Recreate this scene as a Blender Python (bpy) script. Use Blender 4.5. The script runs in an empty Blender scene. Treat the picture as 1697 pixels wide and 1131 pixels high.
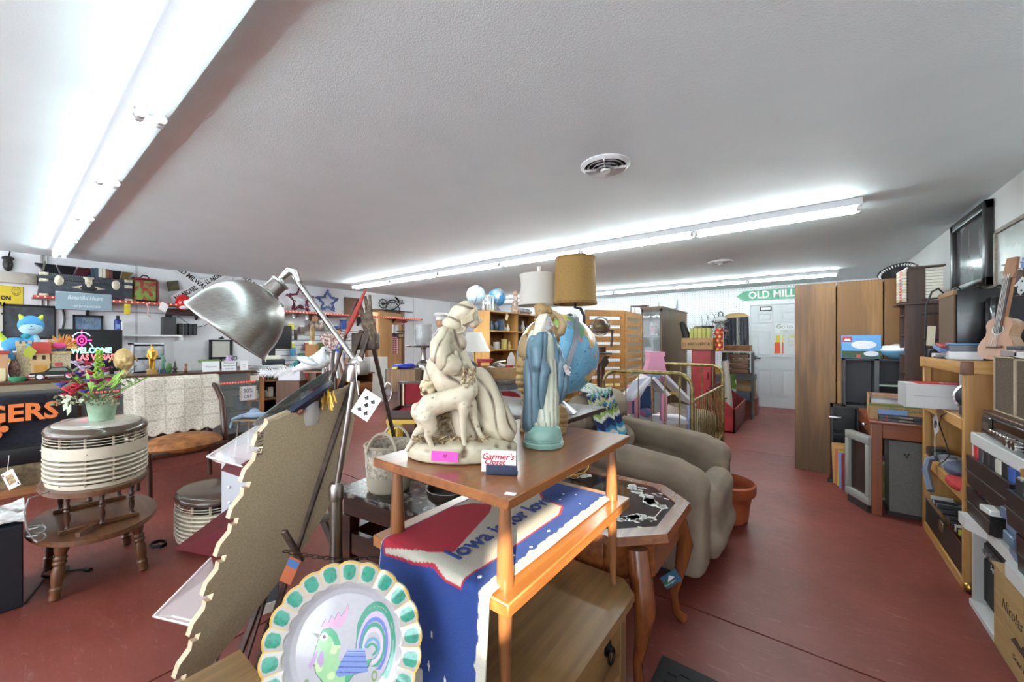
import bpy,bmesh,math,random
from mathutils import Vector,Matrix,Euler
R=math.radians
rnd=random.Random(7)
ORD=['first','second','third','fourth','fifth','sixth','seventh','eighth','ninth','tenth','eleventh','twelfth']
COLN={}
def cname(h):
 r,g,b=(int(h[i:i+2],16)for i in(1,3,5));m,n=max(r,g,b),min(r,g,b)
 if m-n<32:return 'white' if m>190 else 'grey' if m>90 else 'black'
 if m==r:return('tan' if m>150 else 'brown')if g>.55*r else('pink' if b>.6*r else 'red')
 return 'green' if m==g else 'blue'
SC=bpy.context.scene
COL=SC.collection
# camera, sky, sun, exposure
YAW=R(37.2)
cam_data=bpy.data.cameras.new('camera')
cam_ob=bpy.data.objects.new('camera',cam_data)
COL.objects.link(cam_ob)
cam_ob.location=(0,0,1.30)
cam_ob.rotation_euler=(R(90),0,YAW)
cam_data.sensor_width=36
cam_data.lens=640/1697*36
cam_data.shift_y=2.5/1697
cam_data.clip_start=0.02
SC.camera=cam_ob
W=bpy.data.worlds.new('sky')
SC.world=W
W.use_nodes=True
_bg=W.node_tree.nodes['Background']
_bg.inputs[0].default_value=(0.82,0.90,1.0,1)
_bg.inputs[1].default_value=5.0
sun_d=bpy.data.lights.new('sun','SUN')
sun_d.energy=14.0
sun_d.angle=R(0.6)
sun_d.color=(1.0,0.86,0.64)
sun=bpy.data.objects.new('sun',sun_d)
COL.objects.link(sun)
sun.rotation_euler=Vector((0.5,-0.75,0.42)).to_track_quat('Z','Y').to_euler()
SC.view_settings.view_transform='Standard'
SC.view_settings.look='None'
SC.view_settings.gamma=1
SC.view_settings.use_curve_mapping=False
SC.view_settings.exposure=0.9
TUBE=36
SC.cycles.use_denoising=True
SC.cycles.max_bounces=8
SC.cycles.diffuse_bounces=5
SC.cycles.caustics_reflective=False
SC.cycles.caustics_refractive=False
SC.cycles.sample_clamp_indirect=4
# pixel -> point in the room (the room was surveyed from the photograph)
_C,_S=math.cos(YAW),math.sin(YAW)
def at(u,v,d):
 x=(u-848.5)/640*d
 return Vector((_C*x-_S*d,_S*x+_C*d,1.3-(v-568)/640*d))
def onz(u,v,z):return at(u,v,640*(1.3-z)/(v-568))
def onx(u,v,X):return at(u,v,X/(_C*(u-848.5)/640-_S))
def ony(u,v,Y):return at(u,v,Y/(_S*(u-848.5)/640+_C))
# materials
def lin(h):
 if isinstance(h,(tuple,list)):return(h[0],h[1],h[2],1)
 h=h.lstrip('#')
 c=[int(h[i:i+2],16)/255 for i in(0,2,4)]
 return tuple((x/12.92 if x<=.04045 else((x+.055)/1.055)**2.4)for x in c)+(1,)
MC={}
def _new(key):
 m=bpy.data.materials.new(key);m.use_nodes=True
 return m,m.node_tree.nodes,m.node_tree.links,m.node_tree.nodes['Principled BSDF']
def pl(c,rough=.55,metal=0,spec=.5,trans=0,alpha=1,coat=0):
 k=('pl',c,rough,metal,spec,trans,alpha,coat)
 if k in MC:return MC[k]
 m,N,L,b=_new('plain')
 b.inputs['Base Color'].default_value=lin(c);b.inputs['Roughness'].default_value=rough
 b.inputs['Metallic'].default_value=metal;b.inputs['Specular IOR Level'].default_value=spec
 b.inputs['Transmission Weight'].default_value=trans;b.inputs['Alpha'].default_value=alpha
 b.inputs['Coat Weight'].default_value=coat
 MC[k]=m;return m
def mot(c1,c2,scale=8,rough=.6,metal=0,bump=0,detail=4,stretch=(1,1,1),lo=.35,hi=.65,spec=.5,bscale=None):
 k=('mot',c1,c2,scale,rough,metal,bump,detail,stretch,lo,hi,spec,bscale)
 if k in MC:return MC[k]
 m,N,L,b=_new('mottled')
 tc=N.new('ShaderNodeTexCoord');mp=N.new('ShaderNodeMapping');mp.inputs['Scale'].default_value=stretch
 no=N.new('ShaderNodeTexNoise');no.inputs['Scale'].default_value=scale;no.inputs['Detail'].default_value=detail
 cr=N.new('ShaderNodeValToRGB');cr.color_ramp.elements[0].position=lo;cr.color_ramp.elements[1].position=hi
 cr.color_ramp.elements[0].color=lin(c1);cr.color_ramp.elements[1].color=lin(c2)
 L.new(tc.outputs['Object'],mp.inputs[0]);L.new(mp.outputs[0],no.inputs['Vector']);L.new(no.outputs[0],cr.inputs[0])
 L.new(cr.outputs[0],b.inputs['Base Color'])
 b.inputs['Roughness'].default_value=rough;b.inputs['Metallic'].default_value=metal;b.inputs['Specular IOR Level'].default_value=spec
 if bump:
  bp=N.new('ShaderNodeBump');bp.inputs['Strength'].default_value=bump;bp.inputs['Distance'].default_value=.01
  if bscale:
   n2=N.new('ShaderNodeTexNoise');n2 .inputs['Scale'].default_value=bscale;n2 .inputs['Detail'].default_value=3
   L.new(tc.outputs['Object'],n2 .inputs['Vector']);L.new(n2 .outputs[0],bp.inputs['Height'])
  else:L.new(no.outputs[0],bp.inputs['Height'])
  L.new(bp.outputs[0],b.inputs['Normal'])
 MC[k]=m;return m
def wood(c1,c2,axis='x',rough=.35,scale=1.0,coat=0,rings=0.0):
 """straight grain along the given axis, cathedral bands when rings > 0"""
 k=('wood',c1,c2,axis,rough,scale,coat,rings)
 if k in MC:return MC[k]
 m,N,L,b=_new('wood')
 tc=N.new('ShaderNodeTexCoord');mp=N.new('ShaderNodeMapping')
 s={'x':(1.2,22,22),'y':(22,1.2,22),'z':(22,22,1.2)}[axis]
 mp.inputs['Scale'].default_value=tuple(q*scale for q in s)
 no=N.new('ShaderNodeTexNoise');no.inputs['Scale'].default_value=2.2;no.inputs['Detail'].default_value=6;no.inputs['Distortion'].default_value=.6
 mp2=N.new('ShaderNodeMapping');s2={'x':(.5,5,5),'y':(5,.5,5),'z':(5,5,.5)}[axis]
 mp2 .inputs['Scale'].default_value=tuple(q*scale for q in s2)
 n2=N.new('ShaderNodeTexNoise');n2 .inputs['Scale'].default_value=1.4;n2 .inputs['Detail'].default_value=2
 mx=N.new('ShaderNodeMath');mx.operation='MULTIPLY_ADD';mx.inputs[1].default_value=.8 if rings else .45
 cr=N.new('ShaderNodeValToRGB');cr.color_ramp.elements[0].position=.38;cr.color_ramp.elements[1].position=.72
 cr.color_ramp.elements[0].color=lin(c1);cr.color_ramp.elements[1].color=lin(c2)
 L.new(tc.outputs['Object'],mp.inputs[0]);L.new(mp.outputs[0],no.inputs['Vector'])
 L.new(tc.outputs['Object'],mp2 .inputs[0]);L.new(mp2 .outputs[0],n2 .inputs['Vector'])
 src=n2 .outputs[0]
 if rings:
  sn=N.new('ShaderNodeMath');sn.operation='MULTIPLY';sn.inputs[1].default_value=rings
  s3=N.new('ShaderNodeMath');s3 .operation='PINGPONG';s3 .inputs[1].default_value=.5
  L.new(n2 .outputs[0],sn.inputs[0]);L.new(sn.outputs[0],s3 .inputs[0]);src=s3 .outputs[0]
 L.new(src,mx.inputs[0])
 hf=N.new('ShaderNodeMath');hf.operation='MULTIPLY';hf.inputs[1].default_value=.62
 L.new(no.outputs[0],hf.inputs[0]);L.new(hf.outputs[0],mx.inputs[2]);L.new(mx.outputs[0],cr.inputs[0])
 L.new(cr.outputs[0],b.inputs['Base Color']);b.inputs['Roughness'].default_value=rough;b.inputs['Coat Weight'].default_value=coat
 b.inputs['Coat Roughness'].default_value=.15
 MC[k]=m;return m
def vcol(rough=.6,metal=0,bump=0,bscale=200,spec=.5,coat=0):
 """base colour from the painted mesh attribute 'Col'"""
 k=('vcol',rough,metal,bump,bscale,spec,coat)
 if k in MC:return MC[k]
 m,N,L,b=_new('printed')
 a=N.new('ShaderNodeAttribute');a.attribute_name='Col'
 L.new(a.outputs['Color'],b.inputs['Base Color']);b.inputs['Roughness'].default_value=rough;b.inputs['Metallic'].default_value=metal
 b.inputs['Specular IOR Level'].default_value=spec;b.inputs['Coat Weight'].default_value=coat
 if bump:
  tc=N.new('ShaderNodeTexCoord');no=N.new('ShaderNodeTexNoise');no.inputs['Scale'].default_value=bscale
  bp=N.new('ShaderNodeBump');bp.inputs['Strength'].default_value=bump;bp.inputs['Distance'].default_value=.005
  L.new(tc.outputs['Object'],no.inputs['Vector']);L.new(no.outputs[0],bp.inputs['Height']);L.new(bp.outputs[0],b.inputs['Normal'])
 MC[k]=m;return m
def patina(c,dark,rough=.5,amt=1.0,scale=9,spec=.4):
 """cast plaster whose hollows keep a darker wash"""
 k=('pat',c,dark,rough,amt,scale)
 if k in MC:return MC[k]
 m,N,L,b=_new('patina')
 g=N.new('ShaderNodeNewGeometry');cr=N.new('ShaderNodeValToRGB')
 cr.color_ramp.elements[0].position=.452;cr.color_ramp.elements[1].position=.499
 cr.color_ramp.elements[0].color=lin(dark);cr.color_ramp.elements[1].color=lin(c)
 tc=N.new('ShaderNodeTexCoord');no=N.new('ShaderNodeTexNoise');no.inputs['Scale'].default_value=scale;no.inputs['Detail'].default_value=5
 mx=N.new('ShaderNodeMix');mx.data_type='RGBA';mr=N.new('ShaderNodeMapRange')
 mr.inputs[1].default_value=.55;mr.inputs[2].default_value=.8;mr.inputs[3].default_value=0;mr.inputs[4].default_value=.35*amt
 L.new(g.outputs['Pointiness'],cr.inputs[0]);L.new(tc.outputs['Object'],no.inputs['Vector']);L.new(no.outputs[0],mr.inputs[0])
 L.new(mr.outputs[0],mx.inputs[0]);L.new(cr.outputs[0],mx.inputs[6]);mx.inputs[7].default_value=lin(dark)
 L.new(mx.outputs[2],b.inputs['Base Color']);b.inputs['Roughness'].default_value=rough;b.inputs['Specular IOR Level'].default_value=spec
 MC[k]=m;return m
def emit(c,s):
 k=('em',c,s)
 if k in MC:return MC[k]
 m,N,L,b=_new('light')
 b.inputs['Base Color'].default_value=lin(c);b.inputs['Emission Color'].default_value=lin(c);b.inputs['Emission Strength'].default_value=s
 MC[k]=m;return m
def glass(c='#ffffff',alpha=.15,rough=.05):
 """thin clear sheet: mostly see-through, keeps its reflections"""
 k=('gl',c,alpha,rough)
 if k in MC:return MC[k]
 m,N,L,b=_new('clear_sheet')
 b.inputs['Base Color'].default_value=lin(c);b.inputs['Roughness'].default_value=rough;b.inputs['Alpha'].default_value=alpha
 b.inputs['Specular IOR Level'].default_value=.8
 MC[k]=m;return m
def checks(c1,c2,c3=None,scale=30,rough=.8):
 k=('ck',c1,c2,c3,scale)
 if k in MC:return MC[k]
 m,N,L,b=_new('checked_cloth')
 tc=N.new('ShaderNodeTexCoord');ck=N.new('ShaderNodeTexChecker');ck.inputs['Scale'].default_value=scale
 ck.inputs[1].default_value=lin(c1);ck.inputs[2].default_value=lin(c2)
 L.new(tc.outputs['Object'],ck.inputs[0]);L.new(ck.outputs[0],b.inputs['Base Color']);b.inputs['Roughness'].default_value=rough
 MC[k]=m;return m
 # mesh building
class MB:
 def __init__(s):s.v=[];s.f=[];s.c=None
 def add(s,vs,fs,M=None):
  o=len(s.v)
  s.v+=[tuple(M@Vector(p))for p in vs]if M is not None else[tuple(p)for p in vs]
  s.f+=[tuple(i+o for i in q)for q in fs]
  return s
 def box(s,x0,x1,y0,y1,z0,z1,bev=0,M=None):
  x0,x1=min(x0,x1),max(x0,x1);y0,y1=min(y0,y1),max(y0,y1);z0,z1=min(z0,z1),max(z0,z1)
  if not bev:
   vs=[(x,y,z)for x in(x0,x1)for y in(y0,y1)for z in(z0,z1)]
   return s.add(vs,[(0,1,3,2),(4,6,7,5),(0,4,5,1),(2,3,7,6),(0,2,6,4),(1,5,7,3)],M)
  bm=bmesh.new();bmesh.ops.create_cube(bm,size=1)
  for q in bm.verts:q.co=Vector(((x0+x1)/2+q.co.x*(x1-x0),(y0+y1)/2+q.co.y*(y1-y0),(z0+z1)/2+q.co.z*(z1-z0)))
  b=min(bev,(x1-x0)*.49,(y1-y0)*.49,(z1-z0)*.49)
  bmesh.ops.bevel(bm,geom=list(bm.edges),offset=b,segments=2 if bev>.004 else 1,affect='EDGES',profile=.5)
  bm.verts.index_update()
  s.add([q.co[:]for q in bm.verts],[[q.index for q in f.verts]for f in bm.faces],M);bm.free();return s
 def cyl(s,p0,p1,r0,r1=None,n=16,caps=True):
  return s.tube([p0,p1],[r0,r0 if r1 is None else r1],n,caps)
 def tube(s,pts,r,n=8,caps=True,closed=False):
  pts=[Vector(p)for p in pts];k=len(pts)
  rs=list(r)if isinstance(r,(list,tuple))else[r]*k
  o=len(s.v);up=None
  for i,p in enumerate(pts):
   if closed:t=pts[(i+1)%k]-pts[i-1]
   else:t=pts[min(i+1,k-1)]-pts[max(i-1,0)]
   t=t.normalized()if t.length>1e-9 else Vector((0,0,1))
   if up is None:
    a=Vector((0,0,1))if abs(t.z)<.9 else Vector((1,0,0));up=(a-t*a.dot(t)).normalized()
   else:
    up=up-t*up.dot(t);up=up.normalized()if up.length>1e-6 else t.orthogonal().normalized()
   w=t.cross(up)
   for j in range(n):
    a=2*math.pi*j/n;s.v.append(tuple(p+(up*math.cos(a)+w*math.sin(a))*rs[i]))
  for i in range(k if closed else k-1):
   a,b=o+i*n,o+((i+1)%k)*n
   for j in range(n):s.f.append((a+j,a+(j+1)%n,b+(j+1)%n,b+j))
  if caps and not closed:
   s.f.append(tuple(o+j for j in range(n))[::-1]);s.f.append(tuple(o+(k-1)*n+j for j in range(n)))
  return s
 def limb(s,pts,r,n=10):
  rs=list(r)if isinstance(r,(list,tuple))else[r]*len(pts)
  s.tube(pts,rs,n)
  for p,q in zip(pts,rs):s.sph(p,q,max(8,n),max(6,n//2))
  return s
 def lathe(s,prof,n=24,c=(0,0,0),sx=1,sy=1,M=None,caps=True):
  vs=[];fs=[];k=len(prof)
  for(r,z)in prof:
   for j in range(n):
    a=2*math.pi*j/n;vs.append((c[0]+r*sx*math.cos(a),c[1]+r*sy*math.sin(a),c[2]+z))
  for i in range(k-1):
   for j in range(n):fs.append((i*n+j,i*n+(j+1)%n,(i+1)*n+(j+1)%n,(i+1)*n+j))
  if caps:
   if prof[0][0]>1e-5:fs.append(tuple(range(n))[::-1])
   if prof[-1][0]>1e-5:fs.append(tuple((k-1)*n+j for j in range(n)))
  return s.add(vs,fs,M)
 def sph(s,c,r,n=16,m=10,M=None):
  if not isinstance(r,(tuple,list)):r=(r,r,r)
  vs=[];fs=[]
  for i in range(m+1):
   t=math.pi*i/m
   for j in range(n):
    a=2*math.pi*j/n
    vs.append((c[0]+r[0]*math.sin(t)*math.cos(a),c[1]+r[1]*math.sin(t)*math.sin(a),c[2]-r[2]*math.cos(t)))
  for i in range(m):
   for j in range(n):fs.append((i*n+j,i*n+(j+1)%n,(i+1)*n+(j+1)%n,(i+1)*n+j))
  return s.add(vs,fs,M)
 def prism(s,poly,h0,h1,M=None,plane='xy'):
  k=len(poly)
  mk={'xy':lambda a,b,h:(a,b,h),'xz':lambda a,b,h:(a,h,b),'yz':lambda a,b,h:(h,a,b)}[plane]
  vs=[mk(a,b,h0)for a,b in poly]+[mk(a,b,h1)for a,b in poly]
  fs=[tuple(range(k))[::-1],tuple(range(k,2*k))]+[(i,(i+1)%k,(i+1)%k+k,i+k)for i in range(k)]
  return s.add(vs,fs,M)
 def grid(s,fn,nu,nv,col=None):
  """surface fn(a, b) for a, b in 0..1; col(a, b) paints it"""
  o=len(s.v)
  if s.c is None and col:s.c=[(1,1,1,1)]*o
  for i in range(nu+1):
   for j in range(nv+1):
    s.v.append(tuple(fn(i/nu,j/nv)))
    if s.c is not None:s.c.append(lin(col(i/nu,j/nv))if col else(1,1,1,1))
  for i in range(nu):
   for j in range(nv):
    a=o+i*(nv+1)+j;s.f.append((a,a+nv+1,a+nv+2,a+1))
  return s
 def xf(s,M):s.v=[tuple(M@Vector(p))for p in s.v];return s
 def mesh(s,name,smooth=38):
  me=bpy.data.meshes.new(name);me.from_pydata(s.v,[],s.f)
  if s.c:
   s.c+=[(1,1,1,1)]*(len(s.v)-len(s.c))
   at_=me.color_attributes.new('Col','FLOAT_COLOR','POINT')
   at_.data.foreach_set('color',[x for q in s.c for x in q])
  bm=bmesh.new();bm.from_mesh(me);bmesh.ops.recalc_face_normals(bm,faces=bm.faces);bm.to_mesh(me);bm.free()
  if smooth:
   me.polygons.foreach_set('use_smooth',[True]*len(me.polygons));me.set_sharp_from_angle(angle=R(smooth))
  me.update();return me
def link(name,me,m,parent=None,loc=(0,0,0),rot=None):
 o=bpy.data.objects.new(name,me);COL.objects.link(o);o.location=loc
 if rot is not None:o.rotation_euler=rot if hasattr(rot,'__len__')else(0,0,rot)
 if m is not None and not me.materials:me.materials.append(m)
 if parent is not None:o.parent=parent
 return o
def part(name,mb,m,parent,smooth=38,loc=(0,0,0),rot=None,label=None,stuff=False):
 o=link(name,mb.mesh(name,smooth),m,parent,loc,rot)
 if label:o['label']=label
 if stuff:o['kind']='stuff'
 return o
def tag(o,label,cat,group=None):
 o['label']=label;o['category']=cat
 if group:o['group']=group
 return o
def thing(name,label,cat,loc=(0,0,0),rz=0,group=None):
 o=bpy.data.objects.new(name,None);COL.objects.link(o);o.empty_display_size=.05
 o.location=loc;o.rotation_euler=rz if hasattr(rz,'__len__')else(0,0,rz)
 return tag(o,label,cat,group)
def solo(name,label,cat,mb,m,loc=(0,0,0),rz=0,group=None,smooth=38):
 o=link(name,mb.mesh(name,smooth),m,None,loc,rz)
 return tag(o,label,cat,group)
def struct(name,mb,m,parent=None,smooth=38):
 o=link(name,mb.mesh(name,smooth),m,parent)
 if parent is None:o['kind']='structure'
 return o
def dup(root,loc,rz=0,label=None,group=None):
 r=root.copy();COL.objects.link(r);r.location=loc;r.rotation_euler=rz if hasattr(rz,'__len__')else(0,0,rz)
 if label:r['label']=label
 if group:r['group']=group
 for ch in list(root.children):
  c=ch.copy();COL.objects.link(c);c.parent=r
  for g in list(ch.children):
   d=g.copy();COL.objects.link(d);d.parent=c
 return r
_txt={}
def text(s,size,m,parent,loc,rot=(R(90),0,0),name='lettering',depth=.0006,align='CENTER',bold=0,shear=0,sx=1,spacing=1):
 cu=bpy.data.curves.new('t','FONT');cu.body=s;cu.size=size;cu.align_x=align;cu.align_y='CENTER'
 cu.extrude=depth;cu.offset=bold;cu.shear=shear;cu.space_character=spacing;cu.resolution_u=2
 ob=bpy.data.objects.new('t',cu)
 me=bpy.data.meshes.new_from_object(ob);me.name=name
 bpy.data.objects.remove(ob);bpy.data.curves.remove(cu)
 me.materials.clear();me.materials.append(m)
 o=bpy.data.objects.new(name,me);COL.objects.link(o);o.parent=parent;o.location=loc;o.rotation_euler=rot;o.scale=(sx,1,1)
 return o
def sculpt(mb,vox=.01,smooth=6,fn=None,wash=None):
 """fuse the volumes of mb into one continuous surface"""
 me=mb.mesh('s',0);o=bpy.data.objects.new('s',me);COL.objects.link(o)
 r=o.modifiers.new('r','REMESH');r.mode='VOXEL';r.voxel_size=vox;r.use_smooth_shade=True
 if smooth:
  q=o.modifiers.new('q','SMOOTH');q.iterations=smooth;q.factor=.5
 dg=bpy.context.evaluated_depsgraph_get();dg.update()
 out=bpy.data.meshes.new_from_object(o.evaluated_get(dg))
 bpy.data.objects.remove(o);bpy.data.meshes.remove(me)
 if fn:
  nr=[v.normal.copy()for v in out.vertices]
  ds=[fn(v.co,n)for v,n in zip(out.vertices,nr)]
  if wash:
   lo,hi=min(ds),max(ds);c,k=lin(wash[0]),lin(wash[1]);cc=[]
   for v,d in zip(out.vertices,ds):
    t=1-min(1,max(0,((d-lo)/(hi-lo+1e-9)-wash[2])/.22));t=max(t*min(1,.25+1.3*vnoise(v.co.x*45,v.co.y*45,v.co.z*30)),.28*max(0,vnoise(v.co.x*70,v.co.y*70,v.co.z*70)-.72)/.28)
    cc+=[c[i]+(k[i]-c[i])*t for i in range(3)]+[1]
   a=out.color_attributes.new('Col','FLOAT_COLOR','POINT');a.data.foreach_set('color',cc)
  for v,n,d in zip(out.vertices,nr,ds):v.co+=n*d
 out.polygons.foreach_set('use_smooth',[True]*len(out.polygons));out.materials.clear();out.update()
 return out
def paintmesh(me,fn):
 a=me.color_attributes.new('Col','FLOAT_COLOR','POINT')
 a.data.foreach_set('color',[x for v in me.vertices for x in lin(fn(v.co))]);return me
def T(*p):return Matrix.Translation(Vector(p))
def RX(d):return Matrix.Rotation(R(d),4,'X')
def RY(d):return Matrix.Rotation(R(d),4,'Y')
def RZ(d):return Matrix.Rotation(R(d),4,'Z')
def lerp(a,b,t):return a+(b-a)*t
def circ(r,n=24,cx=0,cy=0,ry=None,a0=0,a1=360):
 return[(cx+r*math.cos(R(a0+(a1-a0)*i/n)),cy+(ry or r)*math.sin(R(a0+(a1-a0)*i/n)))for i in range(n+(a1-a0!=360))]
def inpoly(x,y,P):
 ins=False;j=len(P)-1
 for i in range(len(P)):
  if(P[i][1]>y)!=(P[j][1]>y)and x<(P[j][0]-P[i][0])*(y-P[i][1])/(P[j][1]-P[i][1])+P[i][0]:ins=not ins
  j=i
 return ins
def mixc(a,b,t):
 a=lin(a);b=lin(b);return tuple(a[i]+(b[i]-a[i])*t for i in range(3))
def hsh(*a):
 q=math.sin(sum(x*k for x,k in zip(a,(12.9898,78.233,37.719))))*43758.5453;return q-math.floor(q)
def vnoise(x,y,z=0):
 i,j,k=math.floor(x),math.floor(y),math.floor(z);fx,fy,fz=x-i,y-j,z-k
 fx,fy,fz=fx*fx*(3-2*fx),fy*fy*(3-2*fy),fz*fz*(3-2*fz);s=0
 for a in(0,1):
  for b in(0,1):
   for c in(0,1):
    s+=hsh(i+a,j+b,k+c)*(fx if a else 1-fx)*(fy if b else 1-fy)*(fz if c else 1-fz)
 return s
BLACK=pl('#0d0d0e',.5);WHITE=pl('#e9e9e7',.5);CARD=mot('#a07c55','#b18c63',12,.85);PAPER=pl('#eceae2',.8)
STEEL=pl('#b9b9b6',.32,1);CHROME=pl('#dcdcdc',.12,1);BRASS=pl('#b08d4a',.35,1);GOLD=pl('#d9ac52',.28,1)
INK=pl('#1a1a1c',.7);RED=pl('#a81c22',.5);DKWOOD=wood('#24130c','#4a2a1a','x',.3)
# the room
XL,XR,YB,YF,ZC=-7.93,1.15,9.30,-4.4,2.44
def floor_mat():
 m,N,L,b=_new('painted_concrete')
 tc=N.new('ShaderNodeTexCoord')
 n1=N.new('ShaderNodeTexNoise');n1 .inputs['Scale'].default_value=1.1;n1 .inputs['Detail'].default_value=8;n1 .inputs['Roughness'].default_value=.65
 mp=N.new('ShaderNodeMapping');mp.inputs['Scale'].default_value=(3,14,1);mp.inputs['Rotation'].default_value=(0,0,R(-20))
 n2=N.new('ShaderNodeTexNoise');n2 .inputs['Scale'].default_value=3;n2 .inputs['Detail'].default_value=9;n2 .inputs['Roughness'].default_value=.75;n2 .inputs['Distortion'].default_value=1.2
 L.new(tc.outputs['Object'],n1 .inputs['Vector']);L.new(tc.outputs['Object'],mp.inputs[0]);L.new(mp.outputs[0],n2 .inputs['Vector'])
 cr=N.new('ShaderNodeValToRGB');cr.color_ramp.elements[0].position=.3;cr.color_ramp.elements[1].position=.72
 cr.color_ramp.elements[0].color=lin('#60281f');cr.color_ramp.elements[1].color=lin('#824239')
 c2=N.new('ShaderNodeValToRGB');c2 .color_ramp.elements[0].position=.56;c2 .color_ramp.elements[1].position=.80
 c2 .color_ramp.elements[0].color=(0,0,0,1);c2 .color_ramp.elements[1].color=(.75,.75,.75,1)
 mx=N.new('ShaderNodeMix');mx.data_type='RGBA';mx.inputs[7].default_value=lin('#a08078')
 L.new(n1 .outputs[0],cr.inputs[0]);L.new(n2 .outputs[0],c2 .inputs[0]);L.new(c2 .outputs[0],mx.inputs[0]);L.new(cr.outputs[0],mx.inputs[6])
 L.new(mx.outputs[2],b.inputs['Base Color'])
 mr=N.new('ShaderNodeMapRange');mr.inputs[1].default_value=.3;mr.inputs[2].default_value=.7;mr.inputs[3].default_value=.33;mr.inputs[4].default_value=.55
 L.new(n2 .outputs[0],mr.inputs[0]);L.new(mr.outputs[0],b.inputs['Roughness']);b.inputs['Specular IOR Level'].default_value=.35
 return m
FLOOR=floor_mat()
jx=[XL-.2,-5.2,-2.0,XR+.2];jy=[YF-.2,-1.4,2.04,5.4,YB+.2]
mb=MB();g=.005
mb.box(XL-.2,XR+.2,YF-.2,YB+.2,-.1,-.008)
for i in range(3):
 for j in range(4):
  mb.box(jx[i]+g,jx[i+1]-g,jy[j]+g,jy[j+1]-g,-.008,0)
struct('floor',mb,FLOOR,smooth=0)
CEIL=mot('#e6f2f5','#eaf5f8',3,.62,bump=.25,bscale=160,spec=.45)
mb=MB().box(XL-.2,XR+.2,YF-.2,YB+.2,ZC,ZC+.1)
struct('ceiling',mb,CEIL,smooth=0)
WALLM=mot('#e6e7ea','#ececee',2,.6)
D0,D1,DZ=5.02,5.92,2.02
mb=MB().box(XL-.15,XL,YF-.15,D0,0,ZC).box(XL-.15,XL,D1,YB+.15,0,ZC).box(XL-.15,XL,D0,D1,DZ,ZC)
struct('wall_left',mb,WALLM,smooth=0)
mb=MB().box(XL-1.6,XL-1.5,D0-.8,D1+.8,0,ZC).box(XL-1.5,XL-.15,D0-.5,D0-.4,0,ZC).box(XL-1.5,XL-.15,D1+.4,D1+.5,0,ZC)
struct('wall_hallway',mb,pl('#6b5a45',.8),smooth=0)
BX0,BX1,BZ=-.92,.02,2.06
def peg_mat():
 m,N,L,b=_new('pegboard')
 tc=N.new('ShaderNodeTexCoord');vo=N.new('ShaderNodeVectorMath');vo.operation='SCALE';vo.inputs['Scale'].default_value=1/.0508
 fr=N.new('ShaderNodeVectorMath');fr.operation='FRACTION'
 sb=N.new('ShaderNodeVectorMath');sb.operation='SUBTRACT';sb.inputs[1].default_value=(.5,0,.5)
 ml=N.new('ShaderNodeVectorMath');ml.operation='MULTIPLY';ml.inputs[1].default_value=(1,0,1)
 ln=N.new('ShaderNodeVectorMath');ln.operation='LENGTH';lt=N.new('ShaderNodeMath');lt.operation='LESS_THAN';lt.inputs[1].default_value=.15
 mx=N.new('ShaderNodeMix');mx.data_type='RGBA';mx.inputs[6].default_value=lin('#e6e7ea');mx.inputs[7].default_value=lin('#8d8e92')
 for a,q in((tc.outputs['Object'],vo.inputs[0]),(vo.outputs[0],fr.inputs[0]),(fr.outputs[0],sb.inputs[0]),(sb.outputs[0],ml.inputs[0]),(ml.outputs[0],ln.inputs[0]),(ln.outputs['Value'],lt.inputs[0]),(lt.outputs[0],mx.inputs[0]),(mx.outputs[2],b.inputs['Base Color'])):L.new(a,q)
 b.inputs['Roughness'].default_value=.55
 return m
mb=MB().box(XL-.15,BX0,YB,YB+.15,0,ZC).box(BX1,XR+.15,YB,YB+.15,0,ZC).box(BX0,BX1,YB,YB+.15,BZ,ZC)
struct('wall_back',mb,peg_mat(),smooth=0)
SW0,SW1,SZ0,SZ1=-2.0,-1.2,2.05,2.33  # unseen slot added to this wall to shape the sunbeam on the step table
mb=MB().box(XR,XR+.05,YF-.15,SW0,0,ZC).box(XR,XR+.15,SW1,YB+.15,0,ZC).box(XR,XR+.15,SW0,SW1,0,SZ0-.1).box(XR,XR+.05,SW0,SW1,SZ0-.1,SZ0).box(XR,XR+.05,SW0,SW1,SZ1,ZC)
struct('wall_right',mb,mot('#dcdcdb','#e4e4e2',2,.6),smooth=0)
wins=[(-7.7,-4.9,.3,2.3),(-4.7,-1.9,.3,2.3),(-1.7,1.05,.3,2.3)]
mb=MB();x=XL-.15
for(a,c,z0,z1)in wins:
 mb.box(x,a,YF-.15,YF,0,ZC);mb.box(a,c,YF-.15,YF,0,z0);mb.box(a,c,YF-.15,YF,z1,ZC);x=c
mb.box(x,XR+.15,YF-.15,YF,0,ZC)
struct('wall_front',mb,WALLM,smooth=0)
for k,(a,c,z0,z1)in enumerate(wins):
 mb=MB().box(a-.05,c+.05,YF,YF+.02,z1,z1+.06).box(a-.05,c+.05,YF,YF+.06,z0-.05,z0).box(a-.05,a,YF,YF+.02,z0,z1).box(c,c+.05,YF,YF+.02,z0,z1)
 struct('window_%d'%(k+1),mb,WHITE)
struct('added_sun_blocker',MB().box(XL-2,XR+3,YF-2.6,YF-.16,2.40,2.48),pl('#d8d8d4',.7),smooth=0)  # unseen canopy, added to keep direct sun out of the front openings
struct('window_4',MB().box(XR-.02,XR,SW0-.04,SW1+.04,SZ1,SZ1+.04).box(XR-.02,XR,SW0-.04,SW1+.04,SZ0-.04,SZ0).box(XR-.02,XR,SW0-.04,SW0,SZ0,SZ1).box(XR-.02,XR,SW1,SW1+.04,SZ0,SZ1),WHITE)  # trim round the added sun slot, an opening sized for its beam
mb=MB()
for y in(1.2,2.42,3.64,4.86,6.3,7.6):mb.box(XL,XL+.004,y-.012,y+.012,0,ZC)
struct('trim_1',mb,pl('#c6c7ca',.6),smooth=0)
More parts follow.
